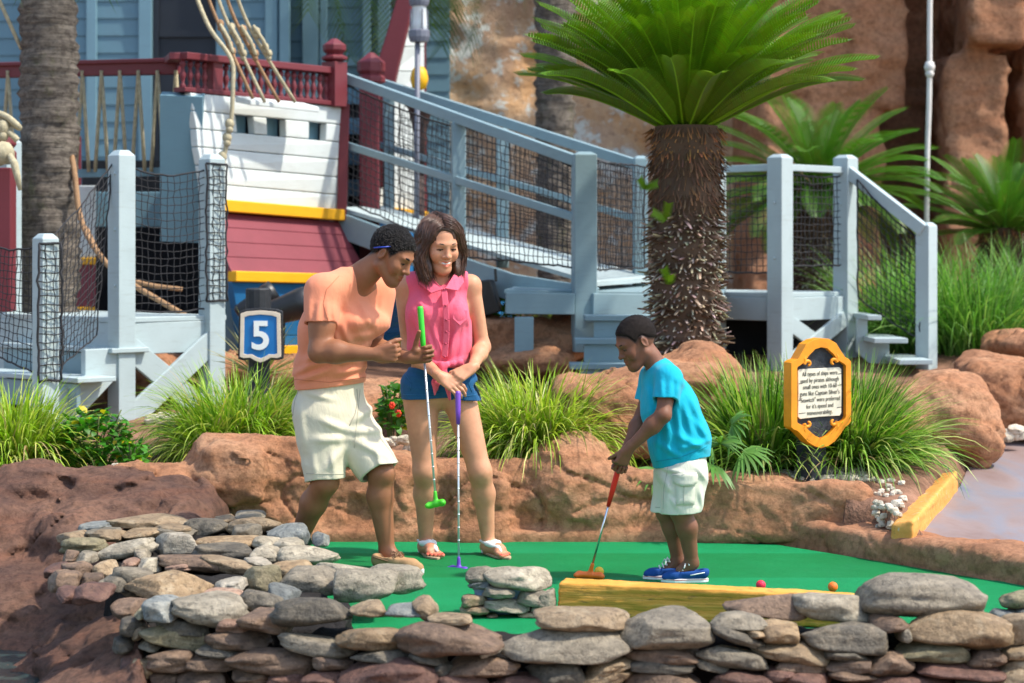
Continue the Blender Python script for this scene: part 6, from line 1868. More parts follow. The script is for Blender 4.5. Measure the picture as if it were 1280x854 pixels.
W1 = hand(f, wrR, (1, -0.12, 0.06), (0.05, 1, 0.05), 'R', (78, 92, 55), 1.10, (0.9, 0.45, 0.25), 0, 0.8)
gx = unit(P(531, 452, 9.86) - P(525, 383, 9.90))                                         # along the green club, downwards
W2 = hand(f, wrL, (0.96, -0.18, 0.20), (0.2, -1, 0.1), 'L', (62, 85, 60), 1.08, (0.45, 0.95, 0.25), 0, 0.35)
hipR, hipL = J(398, 503, -0.06), J(430, 505, 0.07)
knR, anR = J(407, 602, -0.08), J(367, 690, 0.16); knL, anL = J(477, 592, -0.06), J(484, 689, -0.04)
limb(f, hipR + V(0.02, 0.04, 0), knR, anR, (0.072, 0.060, 0.062, 0.036), 0.03, (-0.012, 0.012, 0)); limb(f, hipL, knL, anL, (0.072, 0.060, 0.061, 0.036), 0.03, (-0.016, 0.010, 0))
f.ell(knL + V(0.012, -0.03, 0.0), (0.042, 0.035, 0.045), None, 0.02)
f.cone(anL, anL + V(0.06, -0.035, -0.045), 0.038, 0.034, 0.02); f.cone(anR, anR + V(0.06, -0.06, -0.05), 0.038, 0.034, 0.02)
hd.build(f, 1.08, 0.6)
def colM(v):
    c = np.ones((len(v), 3)); hd.paint(v, c, (1.15, 0.62, 0.62), (0.72, 0.70, 0.70))
    scalp(hd, v, c, ZH_M, (0.10, 0.10, 0.13)); return c
ZH_M = ([-0.13, -0.085, -0.035, -0.012, 0.008, 0.03, 0.05, 0.075, 0.12], [-0.045, -0.040, 0.0, 0.034, 0.034, 0.012, 0.052, 0.073, 0.080])
man = put(f, 'person', SK_M, None, (J(425, 0).x, 9.95, 0.0), colM)
tag(man, 'person in a salmon T-shirt and pale shorts, bending forward with a clenched fist', 'person')
hm = hair_shell(hd, HR_M, man, 0.0065, ([-0.13, -0.085, -0.035, -0.012, 0.008, 0.03, 0.05, 0.075, 0.12], [-0.045, -0.040, 0.0, 0.034, 0.034, 0.012, 0.052, 0.073, 0.080]), 0.0036, 0.0025, 110.0)
short_hair(hm, 2600, 0.0010, 0.0095, True, plain('black_curl', (0.016, 0.012, 0.010), 0.42, 0.5, 0.3, 60, 0), 4)
hd.extras(man, HR_M, 0.0046, True, mw=0.024)

f = Field((J(345, 0).x, 9.45, 0.75), (J(505, 0).x, 10.45, 1.45), 0.0045)
f.tor([(J(413, 486, 0.03), 0.184, 0.138), (J(412, 460, 0.02), 0.176, 0.130), (J(421, 412, -0.04), 0.196, 0.138), (J(431, 380, -0.07), 0.172, 0.112)], lm_, 0.05)
f.ell(J(436, 402, -0.12), (0.12, 0.09, 0.06), Matrix.Rotation(R(-42), 3, 'Z'), 0.06); f.ell(J(466, 404, -0.03), (0.09, 0.08, 0.06), Matrix.Rotation(R(-42), 3, 'Z'), 0.06)
f.cone(J(446, 344, -0.09), shR + V(0.02, 0, -0.005), 0.066, 0.080, 0.05); f.cone(J(441, 352, -0.08), shL + V(-0.02, 0, -0.005), 0.060, 0.078, 0.05)
eR = shR + (elR - shR) * 0.54; eL = shL + (elL - shL) * 0.58
low = lambda x, y, z: 1 - sstep(0.98, 1.12, z)
f.displace(folds(((0.3, 0, 1), 15, 3.2, 0.006, lambda x, y, z: 0.2 + low(x, y, z)), ((0.7, 0.2, 0.7), 10, 3, 0.005)))
f.displace(creases([(425, 400, 440, 440, 6, 0.007), (419, 408, 428, 452, 5, 0.007), (412, 415, 414, 455, 5, 0.006), (366, 470, 405, 452, 5, 0.008), (372, 478, 420, 462, 5, 0.008), (380, 452, 425, 438, 5, 0.007), (415, 470, 458, 462, 5, 0.008), (420, 455, 456, 442, 5, 0.008),
    (440, 425, 470, 420, 6, 0.006), (450, 378, 468, 410, 7, 0.006), (395, 425, 380, 460, 6, 0.006), (430, 478, 455, 474, 4, 0.006), (440, 448, 462, 432, 4, 0.006)], 9.9))
cut(f, J(411, 483, 0.0), (0.10, 0.0, -1), 0.4)
wr_ = creases([(402, 375, 396, 404, 5, 0.006), (410, 376, 412, 404, 5, 0.006), (388, 372, 386, 402, 5, 0.005), (418, 380, 420, 402, 4, 0.006), (474, 372, 470, 402, 5, 0.005)], 9.8)
tubes(f, [(shR, eR, 0.084, 0.077, eR, elR - shR, 0.13, (0.060, 0.068), wr_), (shL, eL, 0.080, 0.074, eL, elL - shL, 0.12, (0.058, 0.066), wr_)], 0.03)
f.cone(J(458, 346, -0.14), J(470, 320, -0.16), 0.060, 0.078, 0.006, 's'); f.cone(J(462, 368, -0.25), J(459, 348, -0.19), 0.008, 0.040, 0.006, 's')
D_ = Drape(put(f, 'shirt', SALMON, man)); M_SS = plain('salmon_thread', (0.50, 0.17, 0.085), 0.9, bump=0)
D_.seam([(379, 395), (400, 402), (424, 401)], M_SS, 0.0016); D_.seam([(368, 474), (412, 478), (460, 471)], M_SS, 0.0016); D_.seam([(443, 338), (452, 358), (461, 372), (466, 364), (470, 354)], M_SS, 0.0022, 0.002); D_.seam([(424, 345), (408, 362), (404, 380), (410, 400)], M_SS, 0.0013)
# ribbed sleeve hems and neck seam
f = Field((J(345, 0).x, 9.4, 0.25), (J(530, 0).x, 10.5, 0.98), 0.0045)
f.tor([(J(414, 480, 0.03), 0.172, 0.128), (J(413, 512, 0.03), 0.184, 0.140)], lm_, 0.03)
bR, bL = J(406, 600, -0.075), J(475, 590, -0.06)
dR = unit(bR - J(400, 520, -0.03)); dL = unit(bL - J(428, 520, 0.06)); f.ell(J(390, 510, 0.09), (0.1, 0.1, 0.1), None, 0.05)
f.cone(J(400, 520, -0.03), J(402, 548, -0.04), 0.122, 0.116, 0.04); f.cone(J(428, 520, 0.06), J(440, 542, 0.04), 0.125, 0.122, 0.04)
fo_ = folds(((0.5, 0.2, 0.8), 10, 3.0, 0.005), ((1, 0, 0.3), 10, 2.2, 0.005))
cr_ = creases([(440, 530, 470, 510, 6, 0.009), (437, 540, 480, 540, 6, 0.008), (436, 535, 405, 520, 6, 0.009), (434, 545, 395, 545, 6, 0.007), (440, 550, 485, 570, 6, 0.007), (432, 555, 410, 580, 6, 0.006), (372, 500, 380, 560, 7, 0.007), (390, 560, 395, 595, 6, 0.006), (415, 560, 420, 596, 5, 0.006), (460, 490, 480, 530, 6, 0.006), (470, 560, 478, 588, 5, 0.007), (380, 490, 420, 500, 5, 0.006)], 9.95)
wr_ = lambda x, y, z: fo_(x, y, z) + cr_(x, y, z)
f.displace(wr_); cut(f, J(413, 477, 0.03), (0, 0, 1), 0.4)
tubes(f, [(J(400, 520, -0.03), bR, 0.122, 0.097, bR, dR + V(0.05, 0, 0), 0.16, (0.082, 0.090), wr_), (J(428, 520, 0.06), bL, 0.120, 0.102, bL - dL * 0.005, dL + V(0, 0, -0.15), 0.18, (0.084, 0.094), wr_)], 0.03)
shorts = put(f, 'shorts', KHAKI, man)
M_SEAMK = plain('khaki_thread', (0.36, 0.345, 0.27), 0.9, bump=0)
D_ = Drape(shorts)
D_.seam([(446, 486), (447, 500), (444, 518), (437, 532)], M_SEAMK, 0.0022); D_.seam([(450, 487), (443, 560)], M_SEAMK, 0.0012)
D_.seam([(374, 486), (369, 500), (366, 520)], M_SEAMK, 0.0022); D_.seam([(383, 592), (429, 593)], M_SEAMK, 0.0014); D_.seam([(455, 592), (480, 584), (503, 572)], M_SEAMK, 0.0014)
D_.seam([(470, 488), (480, 520), (497, 560)], M_SEAMK, 0.0012)
shoe(man, P(466, 713, 9.93), (0.86, -0.50), 0.292, M_TANLEA, M_SOLEW, 0.078, 0.046, None, plain('brown_lace', (0.20, 0.11, 0.055), 0.8, bump=0))
shoe(man, P(346, 700, 10.22), (0.75, -0.55), 0.285, M_TANLEA, M_SOLEW, 0.078, 0.046)
pn = MB(); e_ = hd.w(0.0915, -0.012, 0.036); a_ = e_ + V(-0.045, 0.012, -0.004); b_ = e_ + V(0.036, -0.006, 0.002); pn.tube([a_, lerp(a_, b_, 0.9)], 0.0036, 6); pn.tube([lerp(a_, b_, 0.9), b_], 0.003, 6, [0.0036, 0.0008])
tag(pn.build('pencil', plain('blue_lacquer', (0.02, 0.05, 0.36), 0.35, bump=0), smooth=True), "short blue pencil tucked behind the bending man's ear", 'pencil')

# ================================================================== the woman
YM = 10.35
SK_W = skin_mat('light_brown_skin', (0.57, 0.285, 0.165), 0.15, 0.5); HR_W = hair_mat('dark_brown_hair', (0.068, 0.034, 0.021))
PINK = cloth_mat('pink_cotton', (0.76, 0.115, 0.185), 700, 0.3, 0.85, 0.25); NAVY = cloth_mat('blue_chino', (0.010, 0.085, 0.205), 900, 0.3)
fw = V(0.15, -0.99, 0); lw = V(0.99, 0.15, 0)
hw = Head(J(549, 309, -0.05), (0.42, -0.86, -0.27), (0.10, -0.25, 0.95), 1.09)
f = Field((J(478, 0).x, 9.85, -0.02), (J(655, 0).x, 10.75, 1.76), 0.004)
f.tor([(J(549, 486, 0.03), 0.155, 0.100), (J(550, 455, 0.02), 0.130, 0.095), (J(549, 412, 0), 0.130, 0.098), (J(548, 385, 0), 0.138, 0.098), (J(547, 366, 0.01), 0.125, 0.075)], lw, 0.05)
shR, shL = J(505, 358, 0.01), J(588, 357, 0.03)
f.cone(J(547, 353, 0.01), J(549, 330, -0.01), 0.056, 0.050, 0.045); f.cone(J(549, 335, -0.01), hw.w(0, -0.02, -0.03), 0.048, 0.050, 0.03)
f.cone(J(547, 350, 0.01), shR, 0.048, 0.050, 0.05); f.cone(J(547, 350, 0.01), shL, 0.048, 0.050, 0.05)
elR, wrR = J(512, 436, 0.02), J(549, 470, -0.20); elL, wrL = J(603, 434, 0.05), J(590, 460, -0.17)
limb(f, shR, elR, wrR, (0.050, 0.038, 0.039, 0.024), 0.03); limb(f, shL, elL, wrL, (0.050, 0.037, 0.038, 0.024), 0.03)
hand(f, wrR, (0.80, -0.22, -0.50), (0.15, 0.75, -0.65), 'R', (18, 38, 25), 0.98, (0.75, 0.35, 0.45), 0.03)
hand(f, wrL, (-0.72, -0.40, -0.42), (-0.15, 0.72, -0.62), 'L', (30, 42, 25), 0.98, (0.8, 0.45, 0.3), 0.03)
hipR, hipL = J(526, 497, 0.02), J(574, 497, 0.04); knR, knL = J(531, 590, -0.02), J(600, 590, -0.02); anR, anL = J(532, 683, 0.08), J(611, 683, 0.07)
limb(f, hipR, knR, anR, (0.092, 0.054, 0.055, 0.029), 0.035, (0.0, 0.02, 0)); limb(f, hipL, knL, anL, (0.086, 0.054, 0.055, 0.029), 0.035, (0.004, 0.02, 0))
for q in (knR, knL): f.ell(q + V(0.004, -0.024, 0), (0.034, 0.028, 0.042), None, 0.02)
feet = []
for an, d in ((anR, V(0.30, -0.95, 0)), (anL, V(0.47, -0.88, 0))):
    d.normalize(); s_ = V(-d.y, d.x, 0); g_ = V(an.x, an.y, 0)
    f.cone(an, g_ - d * 0.030 + V(0, 0, 0.036), 0.033, 0.028, 0.02); f.cone(g_ - d * 0.030 + V(0, 0, 0.034), g_ + d * 0.10 + V(0, 0, 0.040), 0.027, 0.027, 0.02)
    f.cone(an, g_ + d * 0.12 + V(0, 0, 0.034), 0.032, 0.022, 0.03); f.cone(g_ + d * 0.11 + s_ * 0.015 + V(0, 0, 0.03), g_ + d * 0.14 - s_ * 0.018 + V(0, 0, 0.028), 0.022, 0.02, 0.02)
    in_ = 1 if an is anR else -1                                                   # big toe on the inner side
    for k in range(5):
        o = (0.030 - 0.0148 * k) * in_; L_ = (0.205, 0.200, 0.190, 0.178, 0.164)[k]; r_ = (0.0125, 0.0095, 0.009, 0.0085, 0.008)[k]
        f.cone(g_ + d * 0.13 + s_ * o * 0.9 + V(0, 0, 0.026), g_ + d * (L_ - 0.008) + s_ * o * 1.12 + V(0, 0, 0.019), r_, r_ * 0.95, 0.004, 'u', 0.02)
    feet.append((g_, d, s_, in_))
hw.build(f, 0.88, 1.0, True, False, True)
def colW(v):
    c = np.ones((len(v), 3)); hw.paint(v, c, (1.12, 0.48, 0.50))
    for g_, d, s_, in_ in feet:
        for k in range(5):
            o = (0.030 - 0.0148 * k) * in_ * 1.12; L_ = (0.205, 0.200, 0.190, 0.178, 0.164)[k]; p = np.array(g_ + d * (L_ - 0.002) + s_ * o + V(0, 0, 0.029))
            w_ = np.exp(-((v - p) ** 2).sum(1) / 0.0095 ** 2)[:, None]; c[:] = c * (1 - w_) + w_ * np.array((1.4, 0.14, 0.2))
        w_ = np.exp(-((v - np.array(g_ + d * 0.11 + V(0, 0, 0.04))) ** 2).sum(1) / 0.06 ** 2)[:, None]; c[:] = c * (1 - w_) + w_ * c * np.array((1.08, 0.88, 0.86))
    return c
wom = put(f, 'person', SK_W, None, (J(550, 0).x, 10.35, 0.0), colW)
tag(wom, 'person with long dark hair in a pink sleeveless blouse and blue shorts, smiling', 'person')
hw.extras(wom, HR_W, 0.0030, True, lash=0.0022, mw=0.031)
# hair
S = hw.s; f = Field([hw.c.x - 0.24, hw.c.y - 0.24, hw.c.z - 0.36], [hw.c.x + 0.24, hw.c.y + 0.24, hw.c.z + 0.24], 0.004)
f.ell(hw.w(0, -0.020, 0.050), [q * S for q in (0.090, 0.106, 0.098)], hw.M)
f.ell(hw.w(0, -0.055, -0.03), [q * S for q in (0.088, 0.065, 0.11)], hw.M, 0.05)
down = lambda p, dx, dz, dy=0.0: p + V(dx, dy, dz)
for q, ex, fr_ in ((-1, -0.030, 1), (1, 0.040, 0)):
    a0 = hw.w(q * 0.070, 0.005, 0.060); a1 = hw.w(q * 0.088, 0.012, -0.01)
    f.cone(a0, a1, 0.034, 0.032, 0.03); 
    p2 = down(a1, ex * 0.6, -0.10, 0.01 if q > 0 else -0.02); p3 = down(a1, ex, -0.185, 0.03 if q > 0 else -0.035)
    f.cone(a1, p2, 0.034, 0.038, 0.03); f.cone(p2, p3, 0.038, 0.022, 0.03)
b1 = hw.w(-0.03, -0.075, -0.05); f.cone(b1, down(b1, -0.04, -0.16, -0.01), 0.07, 0.045, 0.05); b1 = hw.w(0.045, -0.065, -0.05); f.cone(b1, down(b1, 0.03, -0.15, 0.0), 0.06, 0.035, 0.05)
f.ell(hw.w(0.004, 0.112, -0.015), [q * S for q in (0.063, 0.078, 0.088)], hw.M, 0.010, 's')
f.ell(hw.w(0.012, 0.112, 0.064), [q * S for q in (0.052, 0.064, 0.046)], hw.M @ Matrix.Rotation(R(-28), 3, 'Y'), 0.010, 's')
f.cone(hw.w(0, 0.06, -0.06), hw.w(0, 0.10, -0.2), 0.055, 0.062, 0.015, 's')
f.displace(lambda x, y, z: 0.0045 * perlin(x * 70, y * 70, z * 6) + 0.003 * perlin(x * 150, y * 150, z * 9), 0.03)
hair = put(f, 'hair', HR_W, wom)
# loose strands
HF = f
def on_hair(p, off):
    for _ in range(3):
        e_ = 0.006; q = np.array([p, p + V(e_, 0, 0), p + V(0, e_, 0), p + V(0, 0, e_)]); d_ = HF.sample(q); g_ = Vector((d_[1] - d_[0], d_[2] - d_[0], d_[3] - d_[0]))
        if g_.length < 1e-4: break
        p = p + g_.normalized() * max(-0.02, min(0.02, off - float(d_[0])))
    return p
r = random.Random(2); m = MB()
for i in range(1200):
    q = r.choice((-1, -1, 1)); a = r.uniform(-0.5, 0.9)
    p0 = hw.w(q * 0.006 + 0.014, 0.082 - 0.125 * (a + 0.5), 0.125 - 0.04 * max(0, a)); p1 = hw.w(q * (0.080 + r.uniform(0, .012)), 0.045 - 0.10 * a, 0.055); p2 = hw.w(q * (0.094 + r.uniform(0, .02)), 0.02 - 0.08 * a, -0.03)
    ex = (-0.035 if q < 0 else 0.040) + r.uniform(-.025, .025)
    p3 = down(p2, ex * 0.6, -0.10, r.uniform(-.03, .02)); p4 = down(p2, ex, -0.165 + r.uniform(-.015, .05), r.uniform(-.04, .03))
    raw = [p0, lerp(p0, p1, 0.35) + (hw.M @ V(q * 0.016, 0, 0.012)), lerp(p0, p1, 0.7) + (hw.M @ V(q * 0.014, 0, 0.008)), p1, lerp(p1, p2, 0.5), p2, lerp(p2, p3, 0.5), p3]
    o_ = r.uniform(-0.001, 0.007) + (0.010 if r.random() < 0.07 else 0)
    pts_ = [on_hair(v, o_) for v in raw]; tail = pts_[-1] + (p4 - p3) * r.uniform(0.3, 0.9)
    rs_ = r.uniform(0.0010, 0.0022); m.tube(pts_ + [tail], rs_, 4, [rs_] * 8 + [0.0004])
m.build('strand', plain('brown_strand', (0.085, 0.040, 0.024), 0.35, 0.6, 0.5, 40, 0), hair, smooth=True)
m = MB(); ep = hw.w(-0.080, -0.002, -0.040)
for k in range(14):
    a = k * 2 * math.pi / 14; m.ball(ep + V(0.014 * math.cos(a), 0, 0.016 * math.sin(a) - 0.012), 0.0038, 6)
m.build('earring', plain('coral_bead', (0.62, 0.25, 0.14), 0.4, bump=0), wom, smooth=True)
m = MB(); ep = hw.w(0.078, -0.002, -0.040)
for k in range(14):
    a = k * 2 * math.pi / 14; m.ball(ep + V(0.014 * math.cos(a), 0, 0.016 * math.sin(a) - 0.012), 0.0038, 6)
m.build('earring', MT['coral_bead'], wom, smooth=True)
# blouse
f = Field((J(480, 0).x, 10.0, 0.85), (J(620, 0).x, 10.65, 1.45), 0.004)
f.tor([(J(551, 456, 0.0), 0.140, 0.112), (J(549, 432, 0.0), 0.150, 0.118), (J(548, 405, 0), 0.150, 0.118), (J(547, 384, 0.0), 0.152, 0.110), (J(547, 366, 0.01), 0.132, 0.088)], lw, 0.05)
for px in (528, 569): f.ell(J(px, 395, -0.085), (0.066, 0.058, 0.062), None, 0.05)
f.cone(J(547, 348, 0.01), J(512, 354, 0.01), 0.056, 0.056, 0.05); f.cone(J(547, 348, 0.01), J(582, 353, 0.02), 0.056, 0.056, 0.05)
f.displace(folds(((1, 0, 0.15), 12, 2.0, 0.006, lambda x, y, z: 0.4 + 0.6 * sstep(1.22, 1.0, z)), ((0.8, 0, 0.6), 10, 3.5, 0.004)))
f.displace(creases([(530, 415, 545, 452, 5, 0.008), (524, 420, 532, 455, 5, 0.007), (540, 410, 550, 448, 4, 0.006), (570, 410, 562, 450, 5, 0.007), (578, 415, 574, 454, 5, 0.007), (518, 405, 522, 450, 5, 0.006), (566, 420, 558, 450, 4, 0.007), (522, 372, 530, 392, 6, 0.005), (575, 372, 570, 388, 6, 0.005), (515, 450, 545, 456, 4, 0.007), (560, 456, 582, 450, 4, 0.007), (586, 400, 584, 440, 4, 0.005)], 10.25))
cut(f, J(551, 459, 0), (0.0, 0.0, -1), 0.3)
cut(f, J(506, 360, 0), (-1, 0, 0.12), 0.14, 0.01); cut(f, J(587, 360, 0), (1, 0, 0.12), 0.14, 0.01)
f.cone(shR + V(-0.03, 0, 0), J(509, 392, 0), 0.062, 0.035, 0.01, 's'); f.cone(shL + V(0.03, 0, 0), J(588, 390, 0), 0.062, 0.035, 0.01, 's')
f.cone(J(549, 345, -0.02), J(550, 318, -0.03), 0.054, 0.075, 0.006, 's'); f.cone(J(554, 362, -0.125), J(551, 341, -0.06), 0.010, 0.058, 0.006, 's')
bl = put(f, 'blouse', PINK, wom)
def flap(pts, th, name, mat, parent, sub=2):
    """small folded piece of cloth from a 3d outline"""
    pts = [Vector(p) for p in pts]; n_ = sum(((pts[i] - pts[0]).cross(pts[(i + 1) % len(pts)] - pts[0]) for i in range(1, len(pts))), Vector()).normalized()
    m = MB(); k = len(pts); m.add([p - n_ * th / 2 for p in pts] + [p + n_ * th / 2 for p in pts], [tuple(range(k))[::-1], tuple(range(k, 2 * k))] + [(i, (i + 1) % k, k + (i + 1) % k, k + i) for i in range(k)])
    o = m.build(name, mat, parent, bevel=th * 0.45); return o
flap([J(526, 339, -0.045), J(537, 344, -0.09), J(554, 362, -0.145), J(539, 367, -0.148), J(523, 354, -0.10), J(519, 344, -0.06)], 0.008, 'collar', PINK, bl)
flap([J(572, 339, -0.035), J(567, 344, -0.08), J(556, 361, -0.145), J(572, 364, -0.135), J(580, 353, -0.085), J(578, 344, -0.05)], 0.008, 'collar', PINK, bl)
m = MB(); pl = [(555, 362, -0.135), (557, 382, -0.158), (558, 400, -0.158), (558, 415, -0.146), (557, 430, -0.138), (556, 446, -0.134)]
for i in range(5): m.bar(J(*pl[i]), J(*pl[i + 1]), 0.030, 0.008, (0, -1, 0.01))
m.build('placket', PINK, bl, bevel=0.003)
m = MB()
for i in range(6): m.ball(J(*pl[i]) + V(0, -0.006, 0), (0.006, 0.003, 0.006), 8)
m.build('button', plain('rose_button', (0.45, 0.05, 0.10), 0.35, bump=0), bl, smooth=True)
flap([J(566, 388, -0.140), J(584, 388, -0.110), J(584, 399, -0.110), J(575, 407, -0.135), J(566, 399, -0.148)], 0.005, 'pocket', PINK, bl)
f = Field((J(530, 0).x, 10.0, 0.75), (J(580, 0).x, 10.4, 1.02), 0.0035)
f.ell(J(554, 457, -0.135), (0.026, 0.018, 0.022)); f.cone(J(554, 459, -0.135), J(545, 478, -0.135), 0.013, 0.020, 0.012); f.cone(J(545, 478, -0.135), J(544, 493, -0.13), 0.020, 0.006, 0.01)
f.cone(J(556, 460, -0.135), J(560, 485, -0.13), 0.012, 0.016, 0.012); f.cone(J(560, 485, -0.13), J(562, 499, -0.128), 0.016, 0.006, 0.01)
f.cone(J(554, 456, -0.128), J(526, 450, -0.105), 0.014, 0.020, 0.01); f.cone(J(554, 456, -0.128), J(580, 453, -0.10), 0.014, 0.018, 0.01)
f.displace(folds(((1, 0, 0.2), 40, 8, 0.006))); put(f, 'tied_hem', PINK, bl)
# shorts
f = Field((J(480, 0).x, 10.1, 0.65), (J(620, 0).x, 10.7, 1.0), 0.004)
f.tor([(J(549, 462, 0.02), 0.150, 0.112), (J(549, 478, 0.03), 0.178, 0.125)], lw, 0.03)
bR, bL = J(529, 500, 0.01), J(577, 501, 0.03)
f.cone(J(529, 484, 0.025), bR, 0.114, 0.112, 0.03); f.cone(J(573, 484, 0.035), bL, 0.108, 0.106, 0.03); f.ell(J(549, 487, 0.09), (0.15, 0.09, 0.08), None, 0.05)
f.displace(folds(((0.2, 0, 1), 16, 4, 0.008), ((0.8, 0, 0.6), 14, 4, 0.007)))
cut(f, J(549, 459, 0.0), (0, 0, 1), 0.3); cut(f, J(529, 498, 0), (0.05, 0, -1), 0.125); cut(f, J(578, 500, 0), (-0.05, 0, -1), 0.125)
f.cone(bR - V(0, 0, -0.05), bR - V(0, 0, 0.08), 0.100, 0.104, 0.004, 's'); f.cone(bL - V(0, 0, -0.05), bL - V(0, 0, 0.08), 0.094, 0.098, 0.004, 's')
D_ = Drape(put(f, 'shorts', NAVY, wom)); M_NS = plain('blue_thread', (0.02, 0.13, 0.28), 0.9, bump=0)
D_.seam([(503, 493), (525, 494), (550, 492)], M_NS, 0.0016); D_.seam([(558, 496), (578, 496), (598, 493)], M_NS, 0.0016); D_.seam([(505, 466), (514, 478), (513, 488)], M_NS, 0.0018); D_.seam([(592, 466), (586, 480), (590, 490)], M_NS, 0.0018)
for g_, d, s_, in_ in feet:                                                        # T-strap sandals
    f = Field((g_.x - 0.14, g_.y - 0.30, -0.01), (g_.x + 0.22, g_.y + 0.14, 0.15), 0.003)
    W = lambda a, b, c: g_ + d * a + s_ * b + V(0, 0, c)
    f.cone(W(0.160, 0.016 * in_, 0.036), W(0.075, 0.0, 0.062), 0.007, 0.018, 0.01)
    for q in (-1, 1): f.cone(W(0.13, 0.014 * in_, 0.046), W(0.045, 0.032 * q, 0.060), 0.009, 0.014, 0.012); f.cone(W(0.040, 0.036 * q, 0.060), W(-0.030, 0.033 * q, 0.066), 0.009, 0.0055, 0.006); f.cone(W(-0.030, 0.033 * q, 0.066), W(-0.062, 0, 0.064), 0.0055, 0.0055, 0.004); f.cone(W(0.0, 0.036 * q, 0.07), W(-0.005, 0.034 * q, 0.012), 0.006, 0.006)
    f.ell(W(0.06, 0, 0.062), (0.026, 0.026, 0.014), None, 0.02)
    sd_ = put(f, 'sandal', M_LEATHW, wom)
    m = MB(); o = []
    for i in range(28):
        a = 2 * math.pi * i / 28; t = 0.5 + 0.5 * math.cos(a); wv = np.interp(t, [0, .1, .35, .75, .92, 1], [0.018, 0.030, 0.029, 0.044, 0.036, 0.016]); o.append((-0.062 + 0.285 * t, wv * math.copysign(abs(math.sin(a)) ** 0.8, math.sin(a))))
    m.prism(o, g_, d, s_, 0.001, 0.012); m.build('sole', M_SOLET, sd_, bevel=0.002)

# ================================================================== the boy
YM = 9.57
SK_B = skin_mat('dark_brown_skin', (0.190, 0.083, 0.047)); HR_B = plain('cropped_hair', (0.014, 0.009, 0.007), 0.7, 0.2, 0.6, 150, 0.9, 420, 0.006)
CYAN = cloth_mat('turquoise_jersey', (0.004, 0.36, 0.50)); OFFW = cloth_mat('off_white_twill', (0.60, 0.605, 0.50), 900, 0.3)
fb = V(-0.93, -0.37, 0); lb_ = V(0.37, -0.93, 0)
hb = Head(J(797, 430, -0.01), (-0.84, -0.30, -0.46), (-0.40, -0.12, 0.9), 0.965)
f = Field((J(755, 0).x, 9.1, -0.02), (J(905, 0).x, 9.95, 1.26), 0.0038)
f.tor([(J(850, 580, 0), 0.090, 0.085), (J(847, 548, 0), 0.090, 0.085), (J(835, 505, 0), 0.095, 0.080), (J(826, 476, 0), 0.085, 0.060)], lb_, 0.04)
shN, shF = J(836, 473, -0.115), J(816, 471, 0.105)
f.cone(J(826, 468, 0), J(814, 448, 0), 0.046, 0.040, 0.03); f.cone(J(816, 450, 0), hb.w(0, -0.025, -0.02), 0.040, 0.043, 0.03)
f.cone(J(827, 466, 0), shN, 0.042, 0.042, 0.04); f.cone(J(827, 466, 0), shF, 0.042, 0.042, 0.04)
elN, wrN = J(829, 519, -0.19), J(786, 561, -0.15); elF, wrF = J(803, 520, 0.09), J(781, 566, -0.03)
limb(f, shN, elN, wrN, (0.042, 0.034, 0.035, 0.0225), 0.02); limb(f, shF, elF, wrF, (0.040, 0.033, 0.034, 0.0225), 0.02)
g_top, g_end = P(777, 572, 9.50), P(737, 712, 9.62); ga = unit(g_end - g_top)
hand(f, wrN, (-0.42, 0.15, -0.85), (-0.35, 0.95, 0.15), 'L', (66, 80, 60), 0.86, (0.85, 0.35, 0.45), 0, 0.5)
hand(f, wrF + V(0, 0, -0.01), (-0.35, -0.25, -0.88), (0.15, -0.98, 0.1), 'R', (70, 80, 60), 0.86, (0.85, 0.35, 0.45), 0, 0.5)
hipN, hipF = J(856, 588, -0.07), J(848, 588, 0.07); knN, anN = J(851, 640, -0.085), J(865, 704, -0.045); knF, anF = J(833, 640, 0.03), J(848, 702, 0.05)
limb(f, hipN, knN, anN, (0.062, 0.046, 0.045, 0.029), 0.025, (0.012, 0, 0)); limb(f, hipF, knF, anF, (0.062, 0.045, 0.044, 0.029), 0.025, (0.012, 0, 0))
for a in (anN, anF): f.cone(a, a + V(-0.05, 0, -0.035), 0.030, 0.026, 0.02)
hb.build(f, 0.86, 0.45, False, True)
def colB(v):
    c = np.ones((len(v), 3)); hb.paint(v, c, (1.25, 0.72, 0.72)); scalp(hb, v, c, ZH_B, (0.16, 0.18, 0.24)); return c
ZH_B = ([-0.14, -0.09, -0.04, -0.014, 0.006, 0.03, 0.05, 0.07, 0.12], [-0.030, -0.020, 0.010, 0.036, 0.036, 0.016, 0.058, 0.074, 0.08])
boy = put(f, 'person', SK_B, None, (J(850, 0).x, 9.57, 0.0), colB)
tag(boy, 'child in a turquoise T-shirt and off-white cargo shorts, putting with a red club', 'person')
hbm = hair_shell(hb, HR_B, boy, 0.0060, ([-0.14, -0.09, -0.04, -0.014, 0.006, 0.03, 0.05, 0.07, 0.12], [-0.030, -0.020, 0.010, 0.036, 0.036, 0.016, 0.058, 0.074, 0.08]), 0.0010, 0.003, 200)
short_hair(hbm, 3200, 0.0006, 0.0055, False, HR_B, 5)
hb.extras(boy, HR_B, 0.0032)
f = Field((J(770, 0).x, 9.15, 0.45), (J(905, 0).x, 9.95, 1.05), 0.004)
f.tor([(J(851, 582, 0), 0.142, 0.128), (J(849, 552, 0), 0.136, 0.136), (J(836, 508, 0), 0.134, 0.122), (J(827, 477, 0), 0.115, 0.084)], lb_, 0.05)
f.cone(J(826, 463, 0), shN, 0.052, 0.060, 0.04); f.cone(J(826, 463, 0), shF, 0.052, 0.058, 0.04)
eN = shN + (elN - shN) * 0.60; eF = shF + (elF - shF) * 0.62
wr_ = creases([(836, 470, 832, 495, 5, 0.005), (845, 474, 843, 494, 4, 0.005), (824, 472, 824, 494, 4, 0.004)], 9.45)
